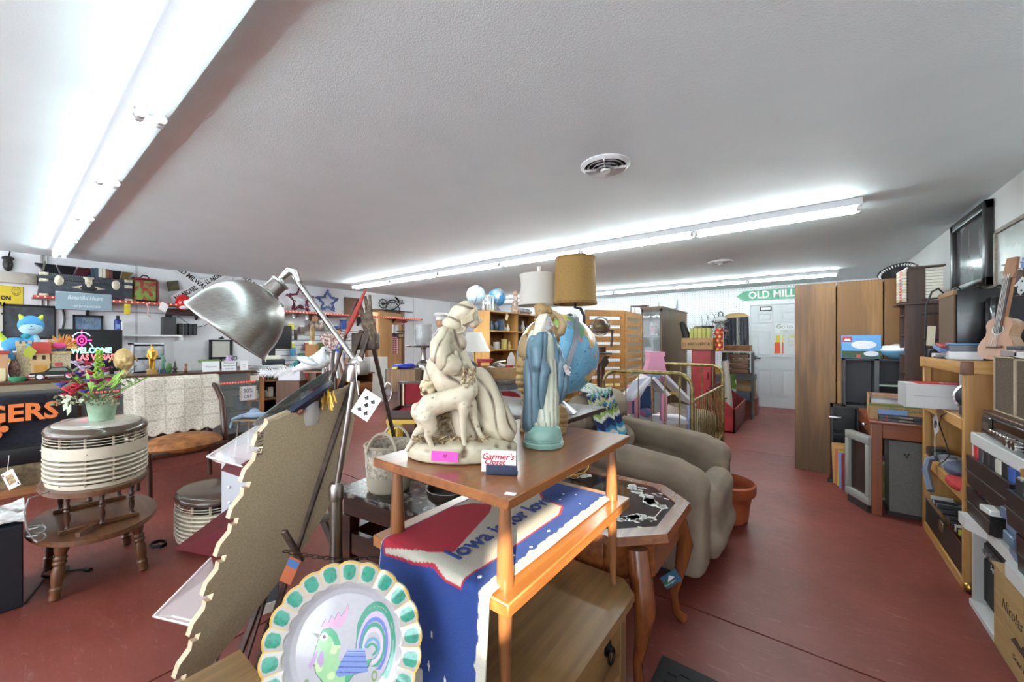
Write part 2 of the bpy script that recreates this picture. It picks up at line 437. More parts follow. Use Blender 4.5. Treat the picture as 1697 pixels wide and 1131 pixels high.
mb=MB()
for x in(-4.6,-3.38,-2.16):mb.box(x-.012,x+.012,YB-.004,YB,0,ZC)
struct('trim_2',mb,pl('#cfd0d3',.6),smooth=0)
mb=MB().box(XL,XR,YB-.006,YB,ZC-.16,ZC-.15)
struct('trim_3',mb,pl('#c9cacd',.6),smooth=0)
mb=MB().box(BX1+.1,XR,YB-.012,YB,0,.1).box(-5.4,BX0-.1,YB-.012,YB,0,.1)
struct('baseboard_back',mb,WHITE,smooth=0)
# back door
dr=struct('door_1',MB().box(BX0,BX1,YB+.03,YB+.075,0,BZ),pl('#d5d6d9',.75),smooth=0)
mb=MB().box(BX0-.09,BX0,YB-.02,YB+.02,0,BZ+.09).box(BX1,BX1+.09,YB-.02,YB+.02,0,BZ+.09).box(BX0,BX1,YB-.02,YB+.02,BZ,BZ+.09)
mb.box(BX0,BX0+.02,YB-.01,YB+.1,0,BZ).box(BX1-.02,BX1,YB-.01,YB+.1,0,BZ)
struct('door_frame',mb,pl('#e2e3e5',.45),dr,0)
w=(BX1-BX0-.04)
for cx in(BX0+.02+w*.27,BX0+.02+w*.73):
 for z0,z1 in((.22,.78),(1.0,1.55),(1.7,1.92)):
  mb=MB();a=.15
  mb.prism([(cx-a,z0),(cx+a,z0),(cx+a,z1),(cx-a,z1)],YB+.02,YB+.03,plane='xz')
  q=.03
  mb=MB().box(cx-a,cx+a,YB+.018,YB+.03,z0,z0+q).box(cx-a,cx+a,YB+.018,YB+.03,z1-q,z1).box(cx-a,cx-a+q,YB+.018,YB+.03,z0,z1).box(cx+a-q,cx+a,YB+.018,YB+.03,z0,z1)
  mb.box(cx-a+.05,cx+a-.05,YB+.022,YB+.03,z0+.05,z1-.05,.004)
  part('panel',mb,pl('#d5d6d9',.75),dr)
mb=MB().cyl((BX0+.09,YB-.01,.98),(BX0+.09,YB+.03,.98),.033,n=20).tube([(BX0+.09,YB-.03,.98),(BX0+.2,YB-.035,.975)],.011,10).cyl((BX0+.09,YB+.0,.98),(BX0+.09,YB-.04,.98),.012)
part('lever_handle',mb,BLACK,dr)
# hallway door in the left wall, standing open
frm=wood('#5d3a1c','#85572c','z',.4)
mb=MB().box(XL-.16,XL+.015,D0-.07,D0,0,DZ+.06).box(XL-.16,XL+.015,D1,D1+.1,0,DZ+.06).box(XL-.16,XL+.015,D0,D1,DZ,DZ+.06)
d2=struct('door_2',mb,frm,smooth=0)
mb=MB().box(0,.9,-.02,.02,.01,DZ-.02)
o=part('door_leaf',mb,wood('#a5733a','#c08c4c','z',.4),d2,0,(XL+.02,D1-.02,0),R(-68))
mb=MB()
for z in(.3,1.0,1.75):mb.box(.0,.03,-.03,-.02,z-.05,z+.05)
part('hinge',mb,BRASS,d2,0,(XL+.02,D1-.02,0),R(-68))
# fluorescent strips: channel + tubes + lampholders, one fixture per 4 ft length
TW=pl('#f4f4f4',.4);TEM=emit('#f2feff',TUBE);TEM2=emit('#f2feff',TUBE*.15);TEM3=emit('#f2feff',TUBE*.75);GRIP=pl('#c9c9c9',.35)
def strip_proto(L):
 t=thing('ceiling_light','x','light')
 mb=MB().prism([(-.058,0),(.058,0),(.064,-.056),(-.064,-.056)],0,L,plane='yz')
 part('channel',mb,pl('#d9d9da',.4),t,0)
 for y in(-.036,.036):
  part('tube',MB().cyl((.03,y,-.078),(L-.03,y,-.078),.019,n=12),TEM,t)
  for x in(.012,L-.032):
   part('lampholder',MB().box(x,x+.02,y-.014,y+.014,-.098,-.05,.004).cyl((x-.004,y,-.078),(x+.024,y,-.078),.0205,n=10),GRIP,t)
 return t
SL=1.224
proto=strip_proto(SL);DIM=[c for c in proto.children if c.name.startswith('tube')][0].data.copy();DIM.materials[0]=TEM2;DIM3=DIM.copy();DIM3 .materials[0]=TEM3
rows=[('row behind the picture',-3.30,1.10,7),('row nearest the shop front',.42,1.20,7),('middle ceiling row',4.12,.36,6),('row nearest the pegboard',7.92,.42,6)]
ordn=['first','second','third','fourth','fifth','sixth','seventh']
first=True
for nm,y,x1,n in rows:
 for k in range(n):
  lab='two-tube strip light, %s along the %s'%(ordn[k]if n-k>1 else 'last',nm)
  if first:o=proto;o.location=(x1-(k+1)*SL,y,ZC);first=False
  else:o=dup(proto,(x1-(k+1)*SL,y,ZC))
  o['label']=lab;o['group']='fluorescent strips on the ceiling'
  if y in(.42,7.92):
   for ch in o.children:
    if ch.name.startswith('tube'):
     ch.data=DIM if y==.42 else DIM3
     # round ceiling vents
def vent(p,r,label):
 t=thing('ceiling_vent',label,'vent',(p.x,p.y,ZC),0,'round vents in the ceiling')
 part('flange',MB().lathe([(r,0),(r,-.006),(r*.86,-.02),(r*.82,-.012),(r*.82,0)],40,caps=False),pl('#e4e4e4',.4),t)
 part('throat',MB().lathe([(r*.82,-.003),(0,-.003)],32,caps=False),pl('#1d1d1f',.8),t)
 for q,z in((.74,-.02),(.56,-.026),(.38,-.032)):
  part('ring',MB().lathe([(r*q,z-.004),(r*(q-.09),z+.012),(r*(q-.08),z+.014),(r*q,z)],36,caps=False),pl('#e0e0e0',.4),t)
 part('hub',MB().lathe([(r*.2,-.03),(r*.18,-.044),(.001,-.046)],24,caps=False),pl('#e6e6e6',.4),t)
 mb=MB()
 for a in range(4):
  mb.box(.02,r*.84,-.004,.004,-.03,-.016,M=RZ(a*90+20))
 part('spoke',mb,pl('#d5d5d5',.4),t)
vent(onz(1003,274,ZC),.155,'white round vent, larger looking one, between two strip rows')
vent(onz(1194,434,ZC),.16,'white round vent close to the pegboard side strip row')
# oak end table (base of the near display) and the step table on it
OAK_Y=wood('#6f5130','#8f6d44','y',.38,.9);OAK_X=wood('#6f5130','#8f6d44','x',.38,.9);OAK_Z=wood('#6a4d2d','#8a6841','z',.4)
IRON=pl('#19191b',.35,.8)
def oak_end_table(label,x0,x1,y0,y1,zt,group):
 cx,cy=(x0+x1)/2,(y0+y1)/2;w,d=(x1-x0)/2,(y1-y0)/2
 t=thing('end_table',label,'end table',(cx,cy,0),0,group)
 c=.06
 P=[(-w,-d),(w-c,-d),(w,-d+c),(w,d-c),(w-c,d),(-w,d)]
 mb=MB().prism(P,zt-.022,zt).prism([(x*.985,y*.985)for x,y in P],zt-.036,zt-.022)
 part('tabletop',mb,OAK_Y,t)
 w2,d2=w-.035,d-.04
 part('carcass',MB().box(-w2,w2-.02,-d2,d2,zt-.2,zt-.036,.003),OAK_Y,t)
 n=2
 f=part('drawer',MB().box(w2-.02,w2,-d2+.05,d2-.05,zt-.185,zt-.045,.006),wood('#76572f','#957246','y',.36),t)
 for y in(-d2*.55,d2*.62):
  mb=MB().lathe([(.022,0),(.024,.004),(.014,.009),(.008,.016),(.001,.018)],16,M=T(w2,y,zt-.105)@RY(90))
  part('ring_plate',mb,IRON,f)
  mb=MB().tube([(w2+.014+.006*math.sin(R(a))*0,y+.02*math.sin(R(a)),zt-.125+.022*math.cos(R(a)))for a in range(0,360,24)],.0038,8,closed=True)
  part('ring_pull',mb,IRON,f)
 ap=[(-d2+.05,zt-.2),(d2-.05,zt-.2),(d2-.05,zt-.26)]+[(lerp(d2-.05,-d2+.05,k/10),zt-.26+.035*math.sin(math.pi*k/10))for k in range(1,10)]+[(-d2+.05,zt-.26)]
 part('apron',MB().prism(ap,w2-.02,w2-.004,plane='yz'),OAK_Y,t,0)
 for sx in(-1,1):
  for sy in(-1,1):
   part('leg',MB().box(sx*w2-sx*.05,sx*w2,sy*d2-sy*.05,sy*d2,0,zt-.036,.004),OAK_Z,t)
 part('lower_shelf',MB().box(-w2+.01,w2-.02,-d2+.01,d2-.01,.12,.14,.003),OAK_Y,t)
 return t
oak_end_table('oak end table with ring-pull drawer, carrying the two-tier walnut table',-1.03,-.445,.40,1.31,.475,'matching oak end tables')
oak_end_table('oak end table below the notched board, only a bare top corner showing',-1.21,-.62,-.25,.385,.475,'matching oak end tables')
WAL_Y=wood('#6a3a1c','#99602f','y',.28,.8,.3);LEGW=wood('#6b4224','#94623a','z',.28,1,.3)
t=thing('step_table','two-tier walnut step table with tapered legs, holding the plaster statues','table',(-.718,.962,.475))
hw,hd=.238,.342
part('tabletop',MB().box(-hw,hw,-hd,hd,.481,.505,.003),WAL_Y,t)
part('lower_tier',MB().box(-hw,hw,-hd,hd,.260,.291,.003),wood('#7a4a24','#a9713a','y',.28,.8,.3),t)
for sx in(-1,1):
 for sy in(-1,1):
  x,y=sx*(hw-.046),sy*(hd-.048)
  part('post',MB().lathe([(.0195,.291),(.0195,.31),(.0185,.34),(.013,.47),(.0125,.481)],20,(x,y,0)),LEGW,t)
  part('leg',MB().tube([(x,y,.26),(x+sx*.002,y+sy*.003,.13),(x+sx*.004,y+sy*.006,0)],[.0165,.0135,.0085],18),LEGW,t)
mb=MB().box(-.012,.012,-.007,.007,0,.0008)
solo('price_sticker','small blank white price sticker on the walnut tabletop corner','sticker',mb,PAPER,onz(846,819,.9805),R(20))
# woven runner: lies along the lower tier and hangs over its front edge
def runner():
 x0,x1=-.905,-.525
 yl,zt=.617,.7685
 Lf,Ld=.64,.345
 tot=Lf+Ld
 state=[(.10,.18),(.20,.165),(.30,.165),(.36,.20),(.385,.17),(.415,.14),(.43,.19),(.50,.22),(.62,.235),(.74,.24),(.80,.30),(.80,.55),(.78,.70),(.66,.70),(.52,.685),(.36,.70),(.22,.705),(.06,.715),(.02,.68),(.02,.19)]
 state=[(a,.665-(.715-b)*1.03)for a,b in state]
 heart=[(.02,.43),(.16,.36),(.30,.30),(.45,.34),(.36,.62),(.18,.655),(.02,.65)]
 heart=[(.0,.40),(.10,.33),(.25,.30),(.33,.35),(.53,.58),(.40,.62),(.20,.64),(.02,.655)]
 flecks=[(.35,.80,.012,.012),(.53,.80,.01,.01),(.50,.88,.008,.012),(.64,.89,.012,.014),(.42,.895,.006,.006),(.88,.34,.014,.006),(.90,.44,.012,.006),(.87,.50,.014,.006),(.62,.08,.012,.005),(.72,.06,.012,.005),(.66,.13,.012,.005),(.84,.12,.01,.004),(.85,.62,.014,.008),(.33,.05,.01,.005)]
 def colr(a,b):
  edge_r=.955-.03*vnoise(b*30,1)-.02*vnoise(b*90,5)
  edge_b=.925+.03*(a-.4)-.02*vnoise(a*18,3)+.04*(a>.45)-.03*(a>.75)
  n=.93+.07*(int(a*130)%2^int(b*300)%2)-.05*hsh(int(a*130),int(b*300))
  if a>edge_r or b>edge_b-.02+.015*vnoise(a*60,9):c='#b3aea1'
  elif inpoly(a,b,state):c='#b5afa1'
  elif inpoly(a,b,[(p+.012*(1 if p>.4 else-1),q+.008*(1 if q>.4 else-1))for p,q in state]):c='#a3182c'
  else:c='#1c3878'
  if c=='#b5afa1' and inpoly(a,b,heart):c='#a3182c'
  if c=='#1c3878':
   for fx,fy,sx,sy in flecks:
    if abs(a-fx)/sx+abs(b-fy)/sy<1:c='#dfe0e2'
   if a<.005:c='#d9d4c8'
  q=lin(c);return(q[0]*n,q[1]*n,q[2]*n)
 def pos(a,b):
  s=b*tot;x=lerp(x0,x1,a)
  if s<Lf-.02:
   return Vector((x,yl+Lf-s-.0,zt+.0015+.0006*math.sin(a*9+s*20)))
  s2=s-(Lf-.02);r=.014
  if s2<r*1.571:
   th=s2/r;return Vector((x,yl+.020-.0-r*math.sin(th)-.008*1,zt+.0015-r*(1-math.cos(th))))
  s3=s2-r*1.571
  wv=.012*math.sin(a*7+.6)*min(1,s3*5)+.010*min(1,s3*6)
  return Vector((x+.05*s3*(a-.35),yl-.002-wv,zt-.0125-s3))
 mb=MB().grid(lambda a,b:pos(a,b),150,330,colr)
 o=solo('woven_runner','woven blue, white and red runner lettered Iowa is for lovers, over the lower tier','runner',mb,vcol(.9,bump=.5,bscale=500),smooth=0)
 o.modifiers.new('s','SOLIDIFY').thickness=-.003
 o.data.polygons.foreach_set('use_smooth',[True]*len(o.data.polygons))
 ng=pl('#22386f',.9)
 text('Iowa is for lovers',.078,ng,o,(lerp(x0,x1,.56),yl+.30,zt+.0055),(0,0,R(90)),depth=.0012,bold=.0012,sx=.92)
 f=MB()
 for k in range(60):
  a=rnd.random();p=pos(a,1);f.tube([p,p+Vector((rnd.uniform(-.006,.006),rnd.uniform(-.006,.002),-rnd.uniform(.006,.03)))],.0008,4)
 part('fringe',f,pl('#d8d2c4',.9),o,stuff=True)
runner()
# faience plate with a cockerel, on a wire stand
def plate():
 r=.172;nrm=Vector((.62,-.74,.30)).normalized()
 c=Vector((-.805,.452,.632))
 zax=nrm;xax=Vector((0,0,1)).cross(zax).normalized();yax=zax.cross(xax)
 M=Matrix((xax,yax,zax)).transposed().to_4x4();M.translation=c
 rot=M.to_euler()
 body=[(-.42,-.10),(-.44,-.2),(-.36,-.40),(-.2,-.55),(-.02,-.62),(.10,-.58),(.22,-.44),(.44,-.34),(.50,-.22),(.30,-.28),(.08,-.30),(-.04,-.20),(-.02,-.02),(-.10,.14),(-.2,.22),(-.32,.20),(-.38,.10)]
 comb=[(-.36,.24),(-.30,.36),(-.25,.30),(-.21,.40),(-.16,.34),(-.11,.44),(-.06,.38),(.0,.46),(.03,.56),(.06,.46),(.02,.32),(-.06,.22),(-.18,.22)]
 wat1=[(-.36,-.06),(-.42,-.12),(-.50,-.28),(-.47,-.34),(-.40,-.24)]
 wat2=[(-.33,-.08),(-.37,-.22),(-.30,-.33),(-.26,-.24),(-.28,-.12)]
 wing=[(.10,-.08),(.14,-.10),(.38,-.08),(.40,-.2),(.46,-.40),(.10,-.44),(.0,-.46),(-.06,-.42),(.0,-.26)]
 beak=[(-.38,.14),(-.50,.16),(-.40,.08)]
 def stroke(x,y,cx,cy,a,b,w):
  q=math.hypot((x-cx)/a,(y-cy)/b);return abs(q-1)*min(a,b)<w
 NF=22
 def colr(p):
  x,y=p.x/r,p.y/r;q=math.hypot(x,y);a=math.atan2(y,x)
  n=.94+.06*vnoise(x*30,y*30)-.04*vnoise(x*7,y*7)
  def k(c):
   c=lin(c);return(c[0]*n,c[1]*n,c[2]*n)
  if q>.72:
   f=(a/(2*math.pi)*NF)%1-.5
   sc=1-.035*(2*abs(f))**2
   if q>sc-.025:return k('#c9a243')
   if abs(f)>.46 and q>.76:return k('#cda94e')
   w=.33-.05*(q<.8);cy=abs(q-.865)/.092
   if(abs(f)/w)**3+cy**3<1:return k('#2c8f78' if vnoise(x*40,y*40,4)>.35 else '#237a68')
   return k('#b0aca5')
  x,y=(x+.03)/.70*.62,(y-.04)/.70*.62
  x*=1.45;y*=1.45
  if y>-.55 and x>.22:
   for i,c in enumerate(('#2f8a6f','#2f8a6f','#b9a6c9','#5a6fb4','#2f8a6f','#c6b7d2','#5b8cae','#2f8a6f')):
    if stroke(x,y,.52-.005*i,-.05 if i<6 else-.1,.33-.036*i,.60-.075*i,.019)and(y>-.08 or(x>.5 and y>-.5+.04*i)):return k(c)
  if inpoly(x,y,wing):
   if abs((y*14+x*.6)%1-.5)<.1:return k('#3b4f8e')
   return k('#8d9ecb' if y>-.14 else '#6d82bd')
  if(x+.30)**2+(y-.10)**2<.0035:return k('#20302c')if(x+.30)**2+(y-.10)**2<.0007 else k('#dfe0da')
  if inpoly(x,y,comb):return k('#c295b2')
  if inpoly(x,y,wat1)or inpoly(x,y,wat2):return k('#a98ab8')
  if inpoly(x,y,body):
   g=vnoise(x*9,y*9)
   return k('#3f9a70' if y>-.05+.25*g or x>.1 else('#8fb98a' if g>.4 else '#b9cf9d'))
  if inpoly(x,y,beak):return k('#6d6a5a')
  for lx in(.02,.16):
   if abs(x-lx-.1*(y+.6))<.02 and-.85<y<-.56:return k('#4f8f76')
  for(gx,gy)in((-.32,-.72),(.56,-.46),(-.5,-.55)):
   if abs(math.hypot((x-gx)*1.6,y-gy)-.06)<.018:return k('#6f8a4a')
  for P in(body,comb):
   if inpoly(x*.975,y*.975-.0,P):return k('#3c4a48')
  e=lin('#a9a7ad');s=n-.05*max(0,(q-.6)/.12);return(e[0]*s,e[1]*s,e[2]*s)
 prof=[(0,.0),(.60,.0),(.66,.012),(.70,.035),(.74,.052),(1.0,.085)]
 def zz(q):
  for(a,za),(b,zb)in zip(prof,prof[1:]):
   if q<=b:return lerp(za,zb,(q-a)/(b-a))
  return prof[-1][1]
 nr,na=130,440
 mb=MB()
 def fn(i,j):
  a=2*math.pi*j;f=(a/(2*math.pi)*NF)%1-.5
  a2=a if a<=math.pi else a-2*math.pi
  f=((a2/(2*math.pi)*NF)%1)-.5
  q=i*(1-.035*(2*abs(f))**2*(i>.72));return Vector((r*q*math.cos(a),r*q*math.sin(a),r*zz(i)+(.003*(1-(2*f)**2)if i>.74 else 0)))
 mb.grid(fn,nr,na,lambda i,j:colr(fn(i,j)))
 mb.grid(lambda i,j:fn(i,j)-Vector((0,0,.008)),24,110,lambda i,j:'#d8d5cd')
 o=solo('plate','scalloped plate painted with a green cockerel and green petal border','plate',mb,vcol(.12,spec=.6,coat=.3),c,rot,smooth=60)
 mb=MB()
 for s in(-1,1):
  p=c+xax*s*.07-yax*.16
  f=c+xax*s*.07-yax*.173+zax*.028
  z0=.4775
  mb.tube([f+Vector((0,0,.02)),f,p-zax*.02,Vector((p.x,p.y,z0+.004))-Vector((zax.x,zax.y,0))*.06],.0025,8)
  mb.tube([p-zax*.02,c+xax*s*.045+yax*.03-zax*.018],.0025,8)
  mb.tube([c+xax*s*.07-yax*.173+zax*.0,Vector((p.x,p.y,z0+.003))+Vector((zax.x,zax.y,0))*.03],.0025,8)
 o2=solo('plate_stand','thin wire stand holding up the cockerel plate','stand',mb,IRON)
plate()
# cards on the tabletop
t=thing('business_card_holder','small stand of shop cards on the walnut tabletop before the kneeling statue','card holder',onz(826,787,.98),R(30))
part('card',MB().box(-.042,.042,-.0,.011,.006,.056),pl('#e6e7ea',.6),t,0)
part('holder',MB().box(-.030,.046,-.006,-.002,.0,.024,.001).box(-.030,.046,-.006,.022,0,.004,.001),pl('#1d2947',.35),t)
rd=pl('#b3202c',.6)
text('Garmer\'s',.021,rd,t,(-.002,-.0006,.043),name='lettering',shear=.3,bold=.0003)
text('Closet',.019,rd,t,(-.010,-.0006,.030),name='lettering',shear=.3,bold=.0003)
# notched board with clear and red shelves, seen from behind
BP=[at(444,700,1.25),at(597,636,1.62),at(300,1131,1.12)]
bn=(BP[1]-BP[0]).cross(BP[2]-BP[0]).normalized()
if bn.dot(-BP[0]+Vector((0,0,1.3)))<0:bn=-bn
def onb(u,v,off=0):
 o=Vector((0,0,1.3));d=at(u,v,1)-o;q=BP[0]+bn*off
 return o+d*((q-o).dot(bn)/d.dot(bn))
bx=(BP[1]-BP[0]).normalized();by=bn.cross(bx)
borg=BP[0].copy()
def bl(p):d=p-borg;return(d.dot(bx),d.dot(by),d.dot(bn))
def board():
 t=thing('display_board','tan particle board with notched edge, leaning behind the brown easel legs','display board',borg)
 M=Matrix((bx,by,bn)).transposed().to_4x4()
 L0,L1=Vector(bl(onb(444,700))[:2]),Vector(bl(onb(296,1140))[:2])
 e=(L1-L0).normalized();nrm=Vector((-e.y,e.x))
 if nrm.x>0:nrm=-nrm
 edge=[]
 ln=(L1-L0).length;N=7
 for k in range(N):
  a=L0+e*(ln*(k+.10)/N)
  for s,w in((0,0),(.30,.020),(.62,.020),(.62,-.012),(.80,-.012),(.80,.004)):
   edge.append(a+e*(ln/N*s)+nrm*w)
 rest=[bl(onb(u,v))[:2]for u,v in((318,1140),(395,1050),(450,980),(500,915),(540,850),(566,790),(580,735),(590,685),(597,636))]
 poly=[tuple(L0)]+[tuple(q)for q in edge]+[tuple(L1)]+[tuple(q)for q in rest]
 bm=mot('#b8a687','#cdbb9c',160,.6,detail=2,lo=.3,hi=.7)
 part('panel',MB().prism(poly,-.018,0,M),bm,t,0)
 a,b=Vector(bl(onb(444,700))),Vector(bl(onb(597,636)))
 mb=MB()
 mb.tube([M@(a+Vector((0,0,-.009))),M@(b+Vector((0,0,-.009)))],.011,6)
 part('top_edging',mb,mot('#bba98a','#cfbd9f',90,.6),t)
 mid=onb(431,735,.001)-borg;dirv=(onb(431,760)-onb(431,715)).normalized()
 text('ZS1162',.028,pl('#4c4033',.8),t,mid,(Matrix((dirv,bn.cross(dirv),bn)).transposed()).to_euler(),depth=.0003)
 return t
board()
def tray(pts,m,label,lip=.03,name='shelf_tray',thick=.004):
 """pts: four corners of the floor of the tray; the first edge carries a turned-up lip"""
 c=sum(pts,Vector())/4;q=[p-c for p in pts]
 n=(q[1]-q[0]).cross(q[3]-q[0]).normalized()
 if n.z<0:n=-n
 mb=MB()
 def slab(a,b,d,e,nn):
  vs=[a,b,d,e]+[p-nn*thick for p in(a,b,d,e)]
  mb.add(vs,[(0,1,2,3),(7,6,5,4),(0,4,5,1),(1,5,6,2),(2,6,7,3),(3,7,4,0)])
 slab(*q,n)
 t=solo(name,label,'shelf',mb,m,c,smooth=0)
 if lip:
  back=(q[0]-q[3]).normalized()
  up=n*lip+back*lip*.5
  mb=MB();slab_m=[q[0],q[1],q[1]+up,q[0]+up]
  nn=(q[1]-q[0]).cross(up).normalized()
  vs=slab_m+[p-nn*thick for p in slab_m]
  mb.add(vs,[(0,1,2,3),(7,6,5,4),(0,4,5,1),(1,5,6,2),(2,6,7,3),(3,7,4,0)])
  part('lip',mb,m,t,0)
  mb=MB().tube([q[0]+up,q[0],q[3]],.0035,5).tube([q[0],q[1]],.003,5).tube([q[0]+up,q[1]+up],.003,5)
  part('polished_edge',mb,pl('#cfc8c0',.3),t)
 return t
CLEAR=glass('#e9e4e4',.22,.06);REDAC=pl('#4a0610',.45,0,.08,0,.95)
tray([onb(343,757,-.34),onb(418,778,-.06),onb(455,690,-.05),onb(428,705,-.34)],CLEAR,'clear acrylic shelf hooked on the notched board, topmost, under the glass platter',-.035)
tray([onb(366,780,-.25),onb(414,797,-.04),onb(424,765,-.04),onb(382,757,-.25)],REDAC,'small dark red acrylic shelf just below the topmost clear one',0)
tray([onb(288,910,-.30),onb(378,928,-.04),onb(402,862,-.03),onb(385,838,-.30)],REDAC,'larger dark red acrylic shelf above the lowest clear one',0)
tray([onb(254,1022,-.30),onb(330,1040,-.03),onb(356,950,-.03),onb(350,925,-.30)],CLEAR,'clear acrylic shelf hooked on the notched board, lowest, near the floor',-.05)
t=thing('grey_stand','pale grey metal back panel with bolts, between the chair and the board','panel',at(392,800,2.0))
part('sheet',MB().box(-.07,.09,-.01,.01,-.62,.10),pl('#aeb2b8',.4,.2),t,0,rot=YAW)
part('bolt',MB().sph((-.03,-.012,-.02),.008,10,6).sph((-.03,-.012,-.1),.008,10,6),WHITE,t,rot=YAW)
part('floor_foot',MB().box(-.12,.14,-.1,.1,-.735,-.62),pl('#8d9197',.5,.3),t,0,rot=YAW)
# brown easel: two bars before the board, a back leg, old tackle tied to its head
EB=mot('#3a2c26','#59463d',30,.45,.3)
apex=at(606,560,1.62)
t=thing('easel','tall brown folding easel straddling the particle board','easel',(apex.x,apex.y,0))
org=Vector((apex.x,apex.y,0))
def barm(p,q,w,h):
 """flat bar of section w x h from p to q"""
 d=(q-p);L=d.length;z=d.normalized();x=Vector((_C,_S,0));x=(x-z*x.dot(z)).normalized();y=z.cross(x)
 M=Matrix((x,y,z)).transposed().to_4x4();M.translation=p-org
 return MB().box(-w/2,w/2,-h/2,h/2,0,L,.003,M)
f1,f2,f3=onz(345,1225,0),onz(398,1190,0),onz(692,893,0)
q1,q2=apex+at(0,0,1)*0,apex
for f,u in((f1,600),(f2,613)):
 part('leg',barm(f,at(u,548,1.60),.020,.014),EB,t)
part('leg',barm(f1+Vector((.035,.03,0)),at(590,500,1.6),.012,.010),EB,t)
part('back_leg',barm(f3,apex+Vector((.01,.02,-.005)),.016,.016),EB,t)
part('head_bracket',MB().box(-.05,.05,-.03,.03,1.27,1.34,.006),EB,t,rot=YAW)
part('rest_bar',barm(at(470,880,1.22),at(500,930,1.27),.02,.014),EB,t)
def lash(p,q,n=7,r=.016):
 mb=MB()
 for k in range(n):
  c=p.lerp(q,k/n)-org;mb.tube([c+Vector((r*math.cos(a),r*math.sin(a),.004*a/6.3))for a in[i*.785 for i in range(9)]],.003,5)
 return mb
part('rope_lashing',lash(f1 .lerp(at(600,548,1.60),.40),f1 .lerp(at(600,548,1.60),.34),9),pl('#2a201b',.9),t)
part('rope_lashing',lash(f2 .lerp(at(613,548,1.60),.22),f2 .lerp(at(613,548,1.60),.17),7),pl('#2a201b',.9),t)
mb=MB();a,b=at(470,915,1.23),at(700,905,1.35)
K=26
for k in range(K):
 p=a.lerp(b,(k+.5)/K)-Vector((0,0,.035*math.sin(math.pi*k/K)));d=(b-a).normalized();s=Vector((0,0,1))if k%2 else d.cross(Vector((0,0,1)))
 mb.tube([p+d*.009*math.cos(w)*1.3+s*.006*math.sin(w)-org for w in[i*.785 for i in range(8)]],.0016,5,closed=True)
part('chain',mb,pl('#3b2a22',.5,.7),t)
t2=thing('picture_card','small orange and blue picture card hung on the easel lashing','card',at(478,945,1.17),YAW)
part('card',MB().box(-.012,.024,-.001,.001,-.04,.04,M=RY(24)),pl('#a2522c',.6),t2,0)
part('sky_patch',MB().box(-.010,.022,-.002,-.001,.012,.034,M=RY(24)),pl('#2f5f96',.6),t2,0)
mb=MB()
for k in range(9):
 a0=at(618+rnd.uniform(-6,8),560+rnd.uniform(-4,20),1.61);b0=at(600+rnd.uniform(-4,16),492+rnd.uniform(-8,30),1.60)
 m_=a0 .lerp(b0,.5)+Vector((rnd.uniform(-.015,.015),rnd.uniform(-.015,.015),0));mb.tube([a0,m_,b0],[.010,.013,.005],7)
c0=at(606,540,1.61);mb.v=[tuple(Vector(p)-c0)for p in mb.v]
o=solo('driftwood','grey brown knot of driftwood tied to the easel head','driftwood',mb,mot('#54463a','#8d7d6b',60,.9),c0)
c0=at(588,522,1.57);d=(at(603,492,1.58)-at(575,556,1.56)).normalized();x=Vector((_C,_S,0));x=(x-d*x.dot(d)).normalized();M=Matrix((x,d.cross(x)*-1,d)).transposed().to_4x4()
o=solo('paddle','narrow bright red blade hanging from the easel head','paddle',MB().lathe([(.001,-.09),(.014,-.075),(.02,-.03),(.018,.03),(.012,.075),(.006,.11),(.001,.115)],14,sx=.55,sy=.3,M=M),pl('#a8281c',.35),c0)
# brushed steel floor lamp
LD=1.40
P=lambda u,v,d=LD:at(u,v,d)
ft=P(557,940);t=thing('floor_lamp','brushed steel adjustable floor lamp with a big bell shade','lamp',(ft.x,ft.y,0));org=Vector((ft.x,ft.y,0))
def lp(u,v,d=LD):return P(u,v,d)-org
BR=mot('#8f8c88','#b4b1ac',60,.33,1,stretch=(1,1,30));BRS=pl('#a9a6a2',.28,1)
part('base',MB().lathe([(.15,0),(.15,.012),(.13,.02),(.03,.03),(.022,.05)],40),BRS,t)
zc=lp(557,815).z
part('lower_tube',MB().cyl((0,0,.03),(0,0,zc),.0215,n=24),BRS,t)
part('collar',MB().lathe([(.0245,-.03),(.026,-.02),(.026,.02),(.02,.032)],24,(0,0,zc)),BRS,t)
part('upper_tube',MB().cyl((0,0,zc),lp(589,612),.0105,n=16),BRS,t)
part('elbow',MB().tube([lp(581,632),lp(586,612),lp(590,600),lp(597,596)],[.016,.021,.021,.014],14).box(-.014,.014,-.02,.02,-.03,.02,.006,T(*lp(600,608))),pl('#c6c4c0',.3,1),t)
part('wing_bolt',MB().cyl(lp(575,603,LD-.03),lp(592,605,LD-.03),.005,n=8),BRS,t)
part('arm',MB().cyl(lp(590,600),lp(487,459),.0095,n=14),BRS,t)
part('swivel',MB().tube([lp(496,468),lp(490,452),lp(480,448),lp(466,462),lp(470,470)],[.013,.015,.014,.011,.008],12),pl('#c6c4c0',.3,1),t)
ax0,ax1=lp(466,467,LD-.02),lp(374,551,LD-.10)
d=(ax1-ax0).normalized();x=d.orthogonal().normalized();M=Matrix((x,d.cross(x),d)).transposed().to_4x4();M.translation=ax0
L=(ax1-ax0).length
prof=[(.001,.0),(.020,.0),(.032,.002),(.034,.008),(.029,.012),(.029,.050),(.036,.052),(.037,.057),(.046,.060),(.078,.074),(.108,.105),(.126,.142),(.136,.18),(.141,L-.012),(.146,L-.004),(.143,L),(.139,L-.006),(.132,.18),(.104,.108),(.04,.068)]
part('shade',MB().lathe(prof,56,M=M,caps=False),BR,t)
part('socket',MB().lathe([(.018,.05),(.02,.09),(.016,.1)],16,M=M),WHITE,t)
tg=thing('playing_card','five of clubs card dangling from the steel lamp elbow','playing card',at(607,672,LD-.06),YAW)
